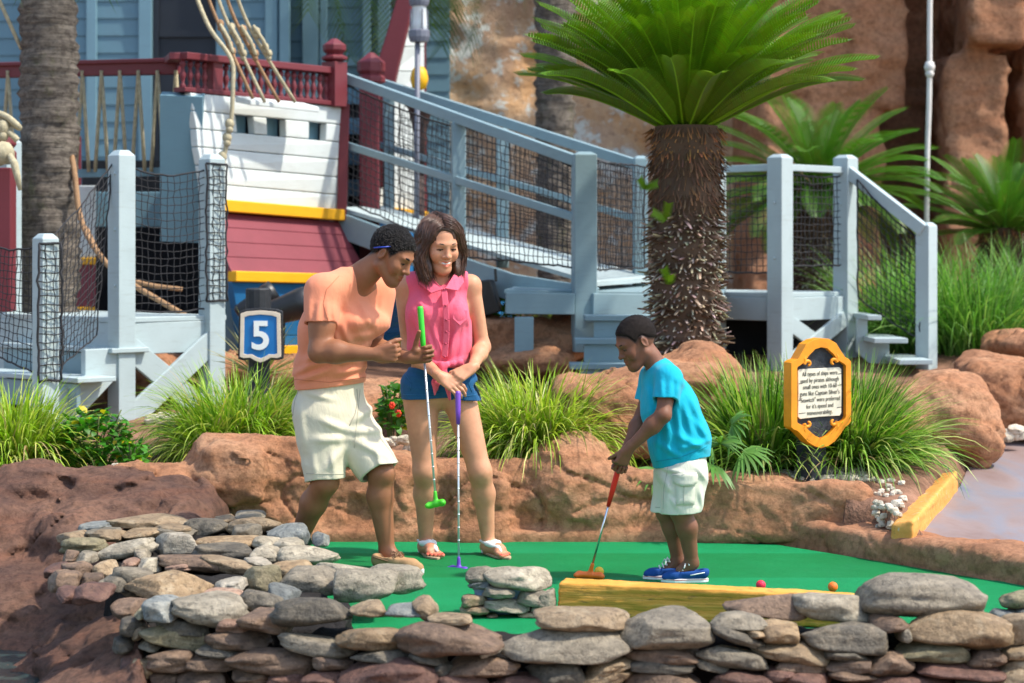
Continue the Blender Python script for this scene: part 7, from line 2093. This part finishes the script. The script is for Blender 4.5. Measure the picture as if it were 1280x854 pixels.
f.displace(folds(((0.7, 0, 0.7), 11, 3.5, 0.005), ((-0.4, 0, 1), 12, 3.5, 0.004)))
f.displace(creases([(850, 500, 862, 545, 6, 0.008), (842, 505, 848, 560, 6, 0.007), (858, 495, 880, 540, 6, 0.007), (830, 520, 832, 570, 6, 0.007), (818, 520, 818, 575, 5, 0.006), (845, 545, 880, 562, 5, 0.007), (850, 560, 884, 552, 4, 0.006), (822, 555, 850, 572, 5, 0.006), (835, 470, 858, 485, 6, 0.005), (806, 480, 812, 520, 5, 0.005), (865, 525, 884, 550, 5, 0.006)], 9.5))
cut(f, J(851, 576, 0), (0.28, 0, -1), 0.3)
tubes(f, [(shN, eN, 0.060, 0.061, eN, elN - shN, 0.11, (0.044, 0.050), wr_), (shF, eF, 0.058, 0.057, eF, elF - shF, 0.1, (0.042, 0.048), wr_)], 0.025)
f.cone(J(820, 457, 0), J(806, 436, 0), 0.048, 0.062, 0.005, 's'); f.cone(J(849, 575, 0), J(856, 605, 0), 0.112, 0.125, 0.004, 's')
D_ = Drape(put(f, 'shirt', CYAN, boy)); M_CS = plain('turquoise_thread', (0.002, 0.24, 0.34), 0.9, bump=0)
D_.seam([(820, 499), (834, 497), (847, 490)], M_CS, 0.0014); D_.seam([(820, 577), (850, 572), (884, 558)], M_CS, 0.0014); D_.seam([(841, 452), (846, 466), (850, 486)], M_CS, 0.0012); D_.seam([(808, 455), (818, 464), (830, 458)], M_CS, 0.0022, 0.002)
f = Field((J(795, 0).x, 9.2, 0.25), (J(905, 0).x, 9.95, 0.68), 0.004)
f.tor([(J(851, 566, 0), 0.118, 0.110), (J(852, 586, 0), 0.128, 0.120)], lb_, 0.03)
bN, bF = J(852, 641, -0.075), J(836, 639, 0.05)
f.cone(J(856, 590, -0.05), J(856, 602, -0.055), 0.096, 0.094, 0.03); f.cone(J(846, 590, 0.05), J(843, 602, 0.05), 0.094, 0.092, 0.03)
fo_ = folds(((0.6, 0, 0.8), 12, 3.5, 0.005)); cr_ = creases([(825, 585, 850, 590, 4, 0.006), (822, 595, 838, 615, 5, 0.006), (832, 600, 830, 634, 4, 0.006), (868, 580, 880, 600, 5, 0.005), (872, 610, 876, 634, 4, 0.005), (835, 620, 845, 634, 4, 0.005)], 9.5)
wr_ = lambda x, y, z: fo_(x, y, z) + cr_(x, y, z)
f.displace(wr_)
cut(f, J(851, 560, 0), (0, 0, 1), 0.25)
tubes(f, [(J(857, 592, -0.06), bN, 0.096, 0.088, bN, (0.05, 0, -1), 0.14, (0.068, 0.080), wr_), (J(846, 592, 0.06), bF, 0.094, 0.084, bF, (0.02, 0, -1), 0.13, (0.066, 0.076), wr_)], 0.03)
bs = put(f, 'shorts', OFFW, boy)
M_SEAMO = plain('off_white_thread', (0.40, 0.42, 0.36), 0.9, bump=0)
D_ = Drape(bs)
D_.panel([(845, 604), (868, 604), (867, 631), (845, 632)], OFFW, 0.007, 'pocket'); D_.panel([(841, 592), (871, 591), (870, 603), (866, 607), (852, 608), (843, 604)], OFFW, 0.014, 'pocket_flap')
D_.seam([(855, 606), (855, 630)], M_SEAMO, 0.0014, 0.008); D_.seam([(841, 593), (871, 592)], M_SEAMO, 0.0014, 0.012); D_.seam([(819, 634), (874, 637)], M_SEAMO, 0.0014); D_.seam([(836, 580), (830, 610), (829, 636)], M_SEAMO, 0.0012)
BLU = plain('blue_canvas', (0.012, 0.062, 0.24), 0.8, 0.2, 0.15, 20, 0.3, 200, 0.002); REDS = plain('red_stripe', (0.55, 0.02, 0.03), 0.6, bump=0)
shoe(boy, P(886, 728, 9.525), (-1, -0.02), 0.222, BLU, M_SOLEW, 0.064, 0.035, REDS, M_LEATHW, 'shoe', 0.003, 0.020)
shoe(boy, P(860, 724, 9.625), (-1, -0.06), 0.212, BLU, M_SOLEW, 0.064, 0.035, REDS, M_LEATHW, 'shoe', 0.003, 0.020)
# ------------------------------------------------------------------ clubs
M_STEEL = None
n = N('chrome_shaft'); n.base((0.62, 0.64, 0.66)).rough(0.22); n.b.inputs['Metallic'].default_value = 1.0; M_STEEL = n.m
n = N('white_steel'); n.base((0.66, 0.69, 0.72)).rough(0.3); n.b.inputs['Metallic'].default_value = 0.6; M_STEELW = n.m


def gloss(name, c): return plain(name, c, 0.4, 0.5, 0.06, 6, 0)


def putter(top, end, grip, gmat, hmat, smat, face, label, steps=True, gr=0.0125, toe=0.062):
    top = Vector(top); end = Vector(end); u = unit(end - top); L = (end - top).length
    t = thing('putter', label, 'golf club', end)
    m = MB(); m.tube([top, top + u * 0.012, top + u * grip * 0.6, top + u * grip], gr, 10, [gr * 0.85, gr * 1.08, gr, gr * 0.72]); m.build('grip', gmat, t, smooth=True)
    m = MB(); m.tube([top + u * (grip - 0.01), end - u * 0.03], 0.0052, 8)
    if steps:
        q = grip + 0.06
        while q < L - 0.09:
            m.tube([top + u * q, top + u * (q + 0.006)], 0.0062, 8); q += 0.062
    m.build('shaft', smat, t, smooth=True)
    fdir = Vector(face).normalized(); up = -u; sdir = fdir.cross(up).normalized()
    f = Field([end[i] - 0.11 for i in range(3)], [end[i] + 0.11 for i in range(3)], 0.0028)
    f.cone(end - u * 0.055, end, 0.0085, 0.012, 0.006); f.cone(end - fdir * toe * 0.8, end + fdir * toe * 0.8, 0.0155, 0.0155, 0.012); f.cone(end - fdir * toe * 0.75, end - fdir * toe * 1.0 + sdir * 0.016, 0.016, 0.012, 0.01); f.cone(end + fdir * toe * 0.8, end + fdir * toe * 0.95 + sdir * 0.010, 0.016, 0.012, 0.01)
    put(f, 'club_head', hmat, t)
    return t


putter(P(525, 383, 9.90), P(545, 630, 9.86), 0.27, gloss('green_rubber', (0.03, 0.52, 0.02)), gloss('green_head', (0.07, 0.50, 0.02)), M_STEELW, (0.9, -0.3, 0.22), 'putter with a green grip and green head, held up off the ground by the man', True, 0.0135, 0.040)
putter(P(572.5, 489, 10.06), P(573.5, 712, 9.98), 0.16, gloss('purple_rubber', (0.17, 0.055, 0.44)), gloss('purple_head', (0.13, 0.045, 0.42)), M_STEELW, (0.75, -0.6, 0), 'putter with a purple grip and head, standing upright on the carpet under the woman\'s hands', True, 0.0125, 0.050)
putter(P(777, 571, 9.50), P(737, 719, 9.62), 0.245, gloss('red_rubber', (0.72, 0.018, 0.012)), gloss('orange_head', (0.85, 0.16, 0.01)), M_STEEL, (1, -0.12, -0.05), 'putter with a red grip and orange head in the child\'s hands, behind the yellow beam', False, 0.0135, 0.062)


def ball(px, py, Y, c, label):
    n_ = N(label.split()[1] + '_ball'); g = n_.coord(); v = n_.n('TexVoronoi'); v.inputs['Scale'].default_value = 150; n_.l(g, v.inputs['Vector']); n_.base(c).rough(0.35); n_.bump(v.outputs[0], 0.4, 0.003)
    p = P(px, py, Y); m = MB(); m.ball((p.x, p.y, 0.0225), 0.0225, 24); tag(m.build('golf_ball', n_.m, smooth=True), label, 'golf ball', 'golf balls on the carpet')


ball(951, 733, 9.30, (0.72, 0.012, 0.05), 'shiny red golf ball lying behind the yellow beam')
ball(1041, 733, 9.25, (0.85, 0.15, 0.01), 'bright orange golf ball lying left of the big grey stone')
ball(749, 722, 9.70, (0.85, 0.50, 0.02), 'small yellow golf ball touching the orange putter head')

# ------------------------------------------------------------------ yellow timber beam and kerb
n = N('yellow_timber'); g = n.geo(); a = n.noise(n.geo((1.2, 1.2, 22)), 3.2, 6, 0.65, 0.5); b = n.noise(n.geo((2, 2, 9)), 8, 5, 0.7)
c = n.ramp(a, [(0.3, (0.46, 0.20, 0.026)), (0.5, (0.63, 0.285, 0.042)), (0.7, (0.72, 0.37, 0.085))])
c = n.mix(n.ramp(b, [(0.34, 0.75), (0.42, 0.0)]), c, (0.22, 0.12, 0.035)); n.base(c).rough(0.7, 0.3)
b1 = n.bump(a, 0.5, 0.02); n.bump(n.noise(g, 60, 4), 0.25, 0.004, b1); M_BEAM = n.m


def rough_block(name, corners, mat, label, cat, amp=0.006, vox=0.008, rad=0.012, cracks=()):
    """a sawn block: eight corners, softened and weathered"""
    a = [Vector(c) for c in corners]; lo = [min(v[i] for v in a) - 0.04 for i in range(3)]; hi = [max(v[i] for v in a) + 0.04 for i in range(3)]
    f = Field(lo, hi, vox); c0 = sum(a, Vector()) / 8; d = np.full(f.d.shape, -9.0, np.float32); x = f.ax[0][:, None, None]; y = f.ax[1][None, :, None]; z = f.ax[2][None, None, :]
    acc = None
    for q in MB.BF:
        p = [a[i] for i in q]; nn_ = (p[1] - p[0]).cross(p[2] - p[0]).normalized(); nn_ = nn_ if nn_.dot(p[0] - c0) > 0 else -nn_
        e = ((x - p[0].x) * nn_.x + (y - p[0].y) * nn_.y + (z - p[0].z) * nn_.z).astype(np.float32)
        if acc is None: acc = e + np.zeros_like(d)
        else:
            h_ = np.maximum(rad - np.abs(acc - e), 0) / rad; acc = np.maximum(acc, e) + h_ * h_ * rad * 0.25
    f.d = acc
    f.displace(lambda x, y, z: amp * fbm(x * 2.5, y * 2.5, z * 28, 3) + amp * 0.6 * fbm(x * 20, y * 20, z * 30, 2) + 0.8 * amp * np.exp(-(perlin(x * 1.6, y * 1.6, z * 30) / 0.06) ** 2))
    v, q = f.mesh(); return tag(meshobj(name, v, q, mat, smooth=True), label, cat)


l0, l1 = P(697, 768, 8.62), P(1110, 792, 8.28)
l0.z = l1.z = 0.0; tz0, tz1 = P(697, 727.5, 8.62).z, P(1110, 748, 8.28).z
ax_ = unit(l1 - l0); bk = V(-ax_.y, ax_.x, 0) * 0.13
if bk.y < 0: bk = -bk
u0, u1 = V(0, 0, tz0), V(0, 0, tz1)
rough_block('timber_beam', [l0, l1, l1 + bk, l0 + bk, l0 + u0, l1 + u1, l1 + bk + u1, l0 + bk + u0], M_BEAM, 'long yellow painted timber beam lying on the green carpet in front of the child', 'beam', 0.004, 0.007, 0.014)
n = N('yellow_kerb_paint'); g = n.geo(); a = n.noise(g, 5, 6, 0.7); b = n.noise(g, 26, 5, 0.75)
c = n.ramp(a, [(0.35, (0.58, 0.255, 0.050)), (0.65, (0.68, 0.335, 0.085))]); c = n.mix(n.ramp(b, [(0.60, 0.0), (0.66, 0.7)]), c, (0.55, 0.48, 0.36)); c = n.mix(n.ramp(n.noise(g, 13, 5, 0.8), [(0.32, 0.8), (0.38, 0.0)]), c, (0.25, 0.13, 0.05))
n.base(c).rough(0.75, 0.25); n.bump(n.noise(g, 40, 5), 0.4, 0.008); M_KERB = n.m
K = [P(1112, 696, 10.15), P(1141, 698, 10.05), P(1198, 626, 11.50), P(1166, 624, 11.6), P(1113, 656, 10.15), P(1149, 650, 10.05), P(1198, 587, 11.50), P(1164, 583, 11.6)]
rough_block('kerb_block', K, M_KERB, 'yellow painted kerb block between the white pebbles and the path', 'kerb', 0.003, 0.010, 0.02)

# ------------------------------------------------------------------ pebbles
rnd = random.Random(9); m = MB(); spots = []
def pebble(p, r, seed):
    v, q = stone_mesh(p, (r * rnd.uniform(0.9, 1.5), r * rnd.uniform(0.8, 1.2), r * rnd.uniform(0.7, 0.95)), rnd.uniform(-15, 15), seed); m.add(v, q.tolist())
def on_ground(px, py):
    for Yq in np.arange(10.0, 13.0, 0.02):
        zq = float(ground_z((px - CX) / F * Yq, Yq))
        if HZ + (H - zq) / Yq * F <= py: return V((px - CX) / F * Yq, Yq, zq + 0.006)
    return P(px, py, 11.2)
for i in range(170):
    t = rnd.random() ** 0.55; px = lerp(930, 1122, t) + rnd.uniform(-14, 14); py = rnd.uniform(588, 602) if px < 1092 else rnd.uniform(600, 668)
    p = on_ground(px, py); pebble(p, rnd.uniform(0.010, 0.022), i)
for i in range(50):
    px = rnd.uniform(185, 240); py = rnd.uniform(530, 552); p = P(px, py, 12.85); p.z = 0.47 + rnd.uniform(0, 0.03); pebble(p, rnd.uniform(0.02, 0.04), 300 + i)
for i in range(40):
    px = rnd.uniform(1205, 1275); py = np.interp(px, [1205, 1275], [562, 540]) + rnd.uniform(-5, 5); p = P(px, py, 12.9); p.z = max(p.z, 0.38); pebble(p, rnd.uniform(0.02, 0.045), 400 + i)
for i in range(24):
    p = P(rnd.uniform(470, 530), rnd.uniform(553, 566), 11.4); p.z += 0.02; pebble(p, rnd.uniform(0.015, 0.035), 500 + i)
for i in range(24):
    p = P(rnd.uniform(140, 178), rnd.uniform(588, 600), 11.1); p.z += 0.02; pebble(p, rnd.uniform(0.015, 0.03), 600 + i)
o = m.build('white_pebbles', stone_mat('pebble_stone', (0.50, 0.47, 0.40), (0.68, 0.66, 0.60), (0.74, 0.72, 0.68)), smooth=True); tag(o, 'scattered white and cream pebbles between the info sign and the yellow kerb', 'pebbles', None, 'stuff')

# ------------------------------------------------------------------ number sign
def text(s, size, mat, parent, o, u, v, name='lettering', ext=0.002, align='CENTER', bold=0.0, sx=1.0, fit=None):
    cu = bpy.data.curves.new(name, 'FONT'); cu.body = s; cu.size = size; cu.align_x = align; cu.align_y = 'CENTER'; cu.extrude = ext; cu.offset = bold
    ob = bpy.data.objects.new(name, cu); COL.objects.link(ob); bpy.context.view_layer.update()
    me = bpy.data.meshes.new_from_object(ob); bpy.data.objects.remove(ob)
    u = Vector(u).normalized(); v = Vector(v).normalized(); w = u.cross(v)
    if fit: sx = fit / (max(p.co.x for p in me.vertices) - min(p.co.x for p in me.vertices))
    vs = [Vector(o) + u * (p.co.x * sx) + v * p.co.y + w * p.co.z for p in me.vertices]; fs = [tuple(p.vertices) for p in me.polygons]
    return meshobj(name, vs, fs, mat, parent)


M_SIGNBK = plain('sign_black', (0.022, 0.024, 0.028), 0.6, 0.35, 0.3, 20, 0.4, 40, 0.004); M_SIGNB = plain('sign_blue', (0.008, 0.15, 0.42), 0.45, 0.4, 0.06); M_CREAM = plain('sign_cream', (0.70, 0.58, 0.46), 0.6, 0.3, 0.08, 20); M_WHITE = plain('sign_white', (0.82, 0.82, 0.80), 0.5, 0.3, 0.03)
YS = 12.55; s5 = thing('number_sign', 'blue hole sign with a white number 5 on a black post', 'sign', P(326, 480, YS))
sc = YS / F; o = P(326, 422, YS); U, Vv = V(1, 0.05, 0).normalized(), V(0, 0, 1)
def outl(g):
    L = [(-25, 30), (-18, 32.5), (0, 34), (18, 32.5), (25, 30), (25.5, 0), (26, -24), (21, -25.5), (13, -25), (6, -29), (0, -31), (-6, -29), (-13, -25), (-21, -25.5), (-26, -24), (-25.5, 0)]
    cx_, cy_ = 0, 2
    return [((x - cx_) * g[0] * sc, ((y - cy_) * g[1] + cy_) * sc) for x, y in L]
m = MB(); m.prism(outl((1.08, 1.10)), o, U, Vv, -0.05, 0.02); m.build('backboard', M_SIGNBK, s5, bevel=0.004)
m = MB(); m.ring(outl((0.99, 1.0)), outl((0.80, 0.84)), o, U, Vv, 0.0205, 0.030); m.build('border', M_CREAM, s5, bevel=0.002)
m = MB(); m.prism(outl((0.82, 0.86)), o, U, Vv, 0.0202, 0.024); m.build('panel', M_SIGNB, s5)
text('5', 0.240, M_WHITE, s5, o + V(0.0, -0.030, 0.005) + V(0.002, 0, 0), U, Vv, 'number', 0.003, 'CENTER', 0.005)
m = MB(); m.lathe([(0.075, 0.0), (0.078, 0.01), (0.078, 0.125), (0.07, 0.135), (0.02, 0.137)], P(323, 388, YS + 0.08), 14); m.lathe([(0.065, -0.55), (0.065, 0.0)], P(324, 388, YS + 0.08), 12); m.build('post', M_SIGNBK, s5, smooth=False, bevel=0.004)

# ------------------------------------------------------------------ information sign
YI = 11.05; inf = thing('info_sign', 'orange framed information sign with cream text panel on a dark post', 'sign', P(1018, 605, YI))
M_ORG = plain('orange_paint', (0.83, 0.29, 0.012), 0.45, 0.4, 0.16, 10, 0.25, 30, 0.004); M_PANEL = plain('cream_panel', (0.74, 0.68, 0.54), 0.6, 0.3, 0.07, 14, 0.15); M_INK = plain('ink', (0.075, 0.062, 0.05), 0.8, 0.1, 0.05, 5, 0)
M_SLATE = plain('charcoal_wood', (0.040, 0.046, 0.055), 0.7, 0.3, 0.35, 25, 0.8, 60, 0.006)
U = V(math.cos(R(-17)), math.sin(R(-17)) * -1, 0); U = V(0.955, 0.297, 0).normalized(); U = V(math.cos(R(24)), math.sin(R(24)), 0); UP = V(0, 0, 1)
cI = P(1024, 491, YI); su = YI / F / math.cos(R(24)); sv = YI / F
# in the photo the board leans a little: its rows rise to the right by about 2 px in 60
def O2(x, y): return ((x) * su, (y + 0.035 * x) * sv)
outer = [(-40, 40), (-37, 42), (-31, 44), (-26, 52), (-20, 62), (-10, 67), (0, 68.5), (10, 67), (20, 61), (27, 50), (32, 43), (37, 40), (40, 37), (40, 0), (40, -38), (37, -42), (32, -45), (26, -53), (18, -62), (9, -67), (0, -69), (-9, -66), (-18, -60), (-26, -51), (-32, -45), (-37, -43), (-40, -40), (-40, 0)]
inner = [(-32, 33), (-31, 34.5), (-28, 36), (-22, 40), (-16, 48), (-8, 55), (0, 57), (8, 55), (16, 48), (22, 40), (28, 36), (31, 34), (33, 32), (33, 0), (33, -32), (31, -35), (28, -37), (22, -40), (16, -47), (8, -54), (0, -57), (-8, -53), (-16, -46), (-22, -40), (-28, -37), (-31, -35.5), (-32, -34), (-32, 0)]
m = MB(); m.prism([O2(x * 0.97, y * 0.97) for x, y in outer], cI, U, UP, -0.05, -0.006); m.build('backboard', M_SLATE, inf)
m = MB(); m.ring([O2(*p) for p in outer], [O2(*p) for p in inner], cI, U, UP, -0.055, 0.022)
nrI = U.cross(UP)
def curl(cx, cy, sx, sy, m):
    pts = []
    for k in range(15):
        a = k / 14 * 4.6; r_ = 5.0 - 3.4 * k / 14
        x, y = O2(cx + sx * r_ * math.cos(a), cy + sy * r_ * math.sin(a)); pts.append(cI + U * x + UP * y + nrI * 0.014)
    m.tube(pts, 0.009, 7, [0.011 - 0.004 * k / 14 for k in range(15)])
for sx in (-1, 1):
    curl(-17 * -sx, 37, sx, 1, m); curl(-17 * -sx, -37, sx, -1, m)
    for sy in (1, -1):
        a_ = [O2(sx * 24, sy * 42), O2(sx * 21, sy * 44), O2(sx * 14, sy * 36)]
        m.tube([cI + U * x + UP * y + nrI * 0.014 for x, y in (O2(sx * 20, sy * 50), O2(sx * 22, sy * 44), O2(sx * 21, sy * 38))], 0.010, 7, [0.008, 0.012, 0.010])
m.build('frame', M_ORG, inf, bevel=0.006)
pn_ = [(-29, 28.5), (-27, 31), (0, 30.5), (26, 30.5), (29, 28), (29.5, 0), (29, -27), (27, -30.5), (0, -30), (-26, -31), (-29, -28), (-28.5, 0)]
m = MB(); m.prism([O2(*p) for p in pn_], cI, U, UP, -0.0055, 0.006); pan = m.build('text_panel', M_PANEL, inf, bevel=0.002)
UT = unit(U + UP * 0.035 * sv / su)
for i, (s_, w_) in enumerate([('All types of ships were', 47), ('used by pirates although', 51), ('small ones with 10-60', 45), ("guns like Captain Silver's", 53), ('"Seawitch" were preferred', 54), ("for it's speed and", 36), ('maneuverability.', 34)]):
    x, y = O2(0, 24.2 - 8.1 * i)
    text(s_, 0.033, M_INK, pan, cI + U * x + UP * y + nrI * 0.0075, UT, UP, 'text', 0.0006, 'CENTER', -0.0002, 1.0, w_ * su)
m = MB()
for (xa, ya, L_) in [(-28, 13, 5), (24, 8, 5), (-28.5, -8, 4), (23, -20, 6), (-28, -24, 9), (24, 22, 5)]:
    x, y = O2(xa, ya); x2, y2 = O2(xa + L_, ya + 0.4); m.tube([cI + U * x + UP * y + nrI * 0.0065, cI + U * x2 + UP * y2 + nrI * 0.0065], 0.0016, 4)
m.build('crack', M_INK, pan)
m = MB(); pb = P(1014, 612, YI + 0.10); m.box(pb + V(0, 0, 0.22), (0.115, 0.115, 0.80), R(40)); m.build('post', M_SLATE, inf, bevel=0.006)
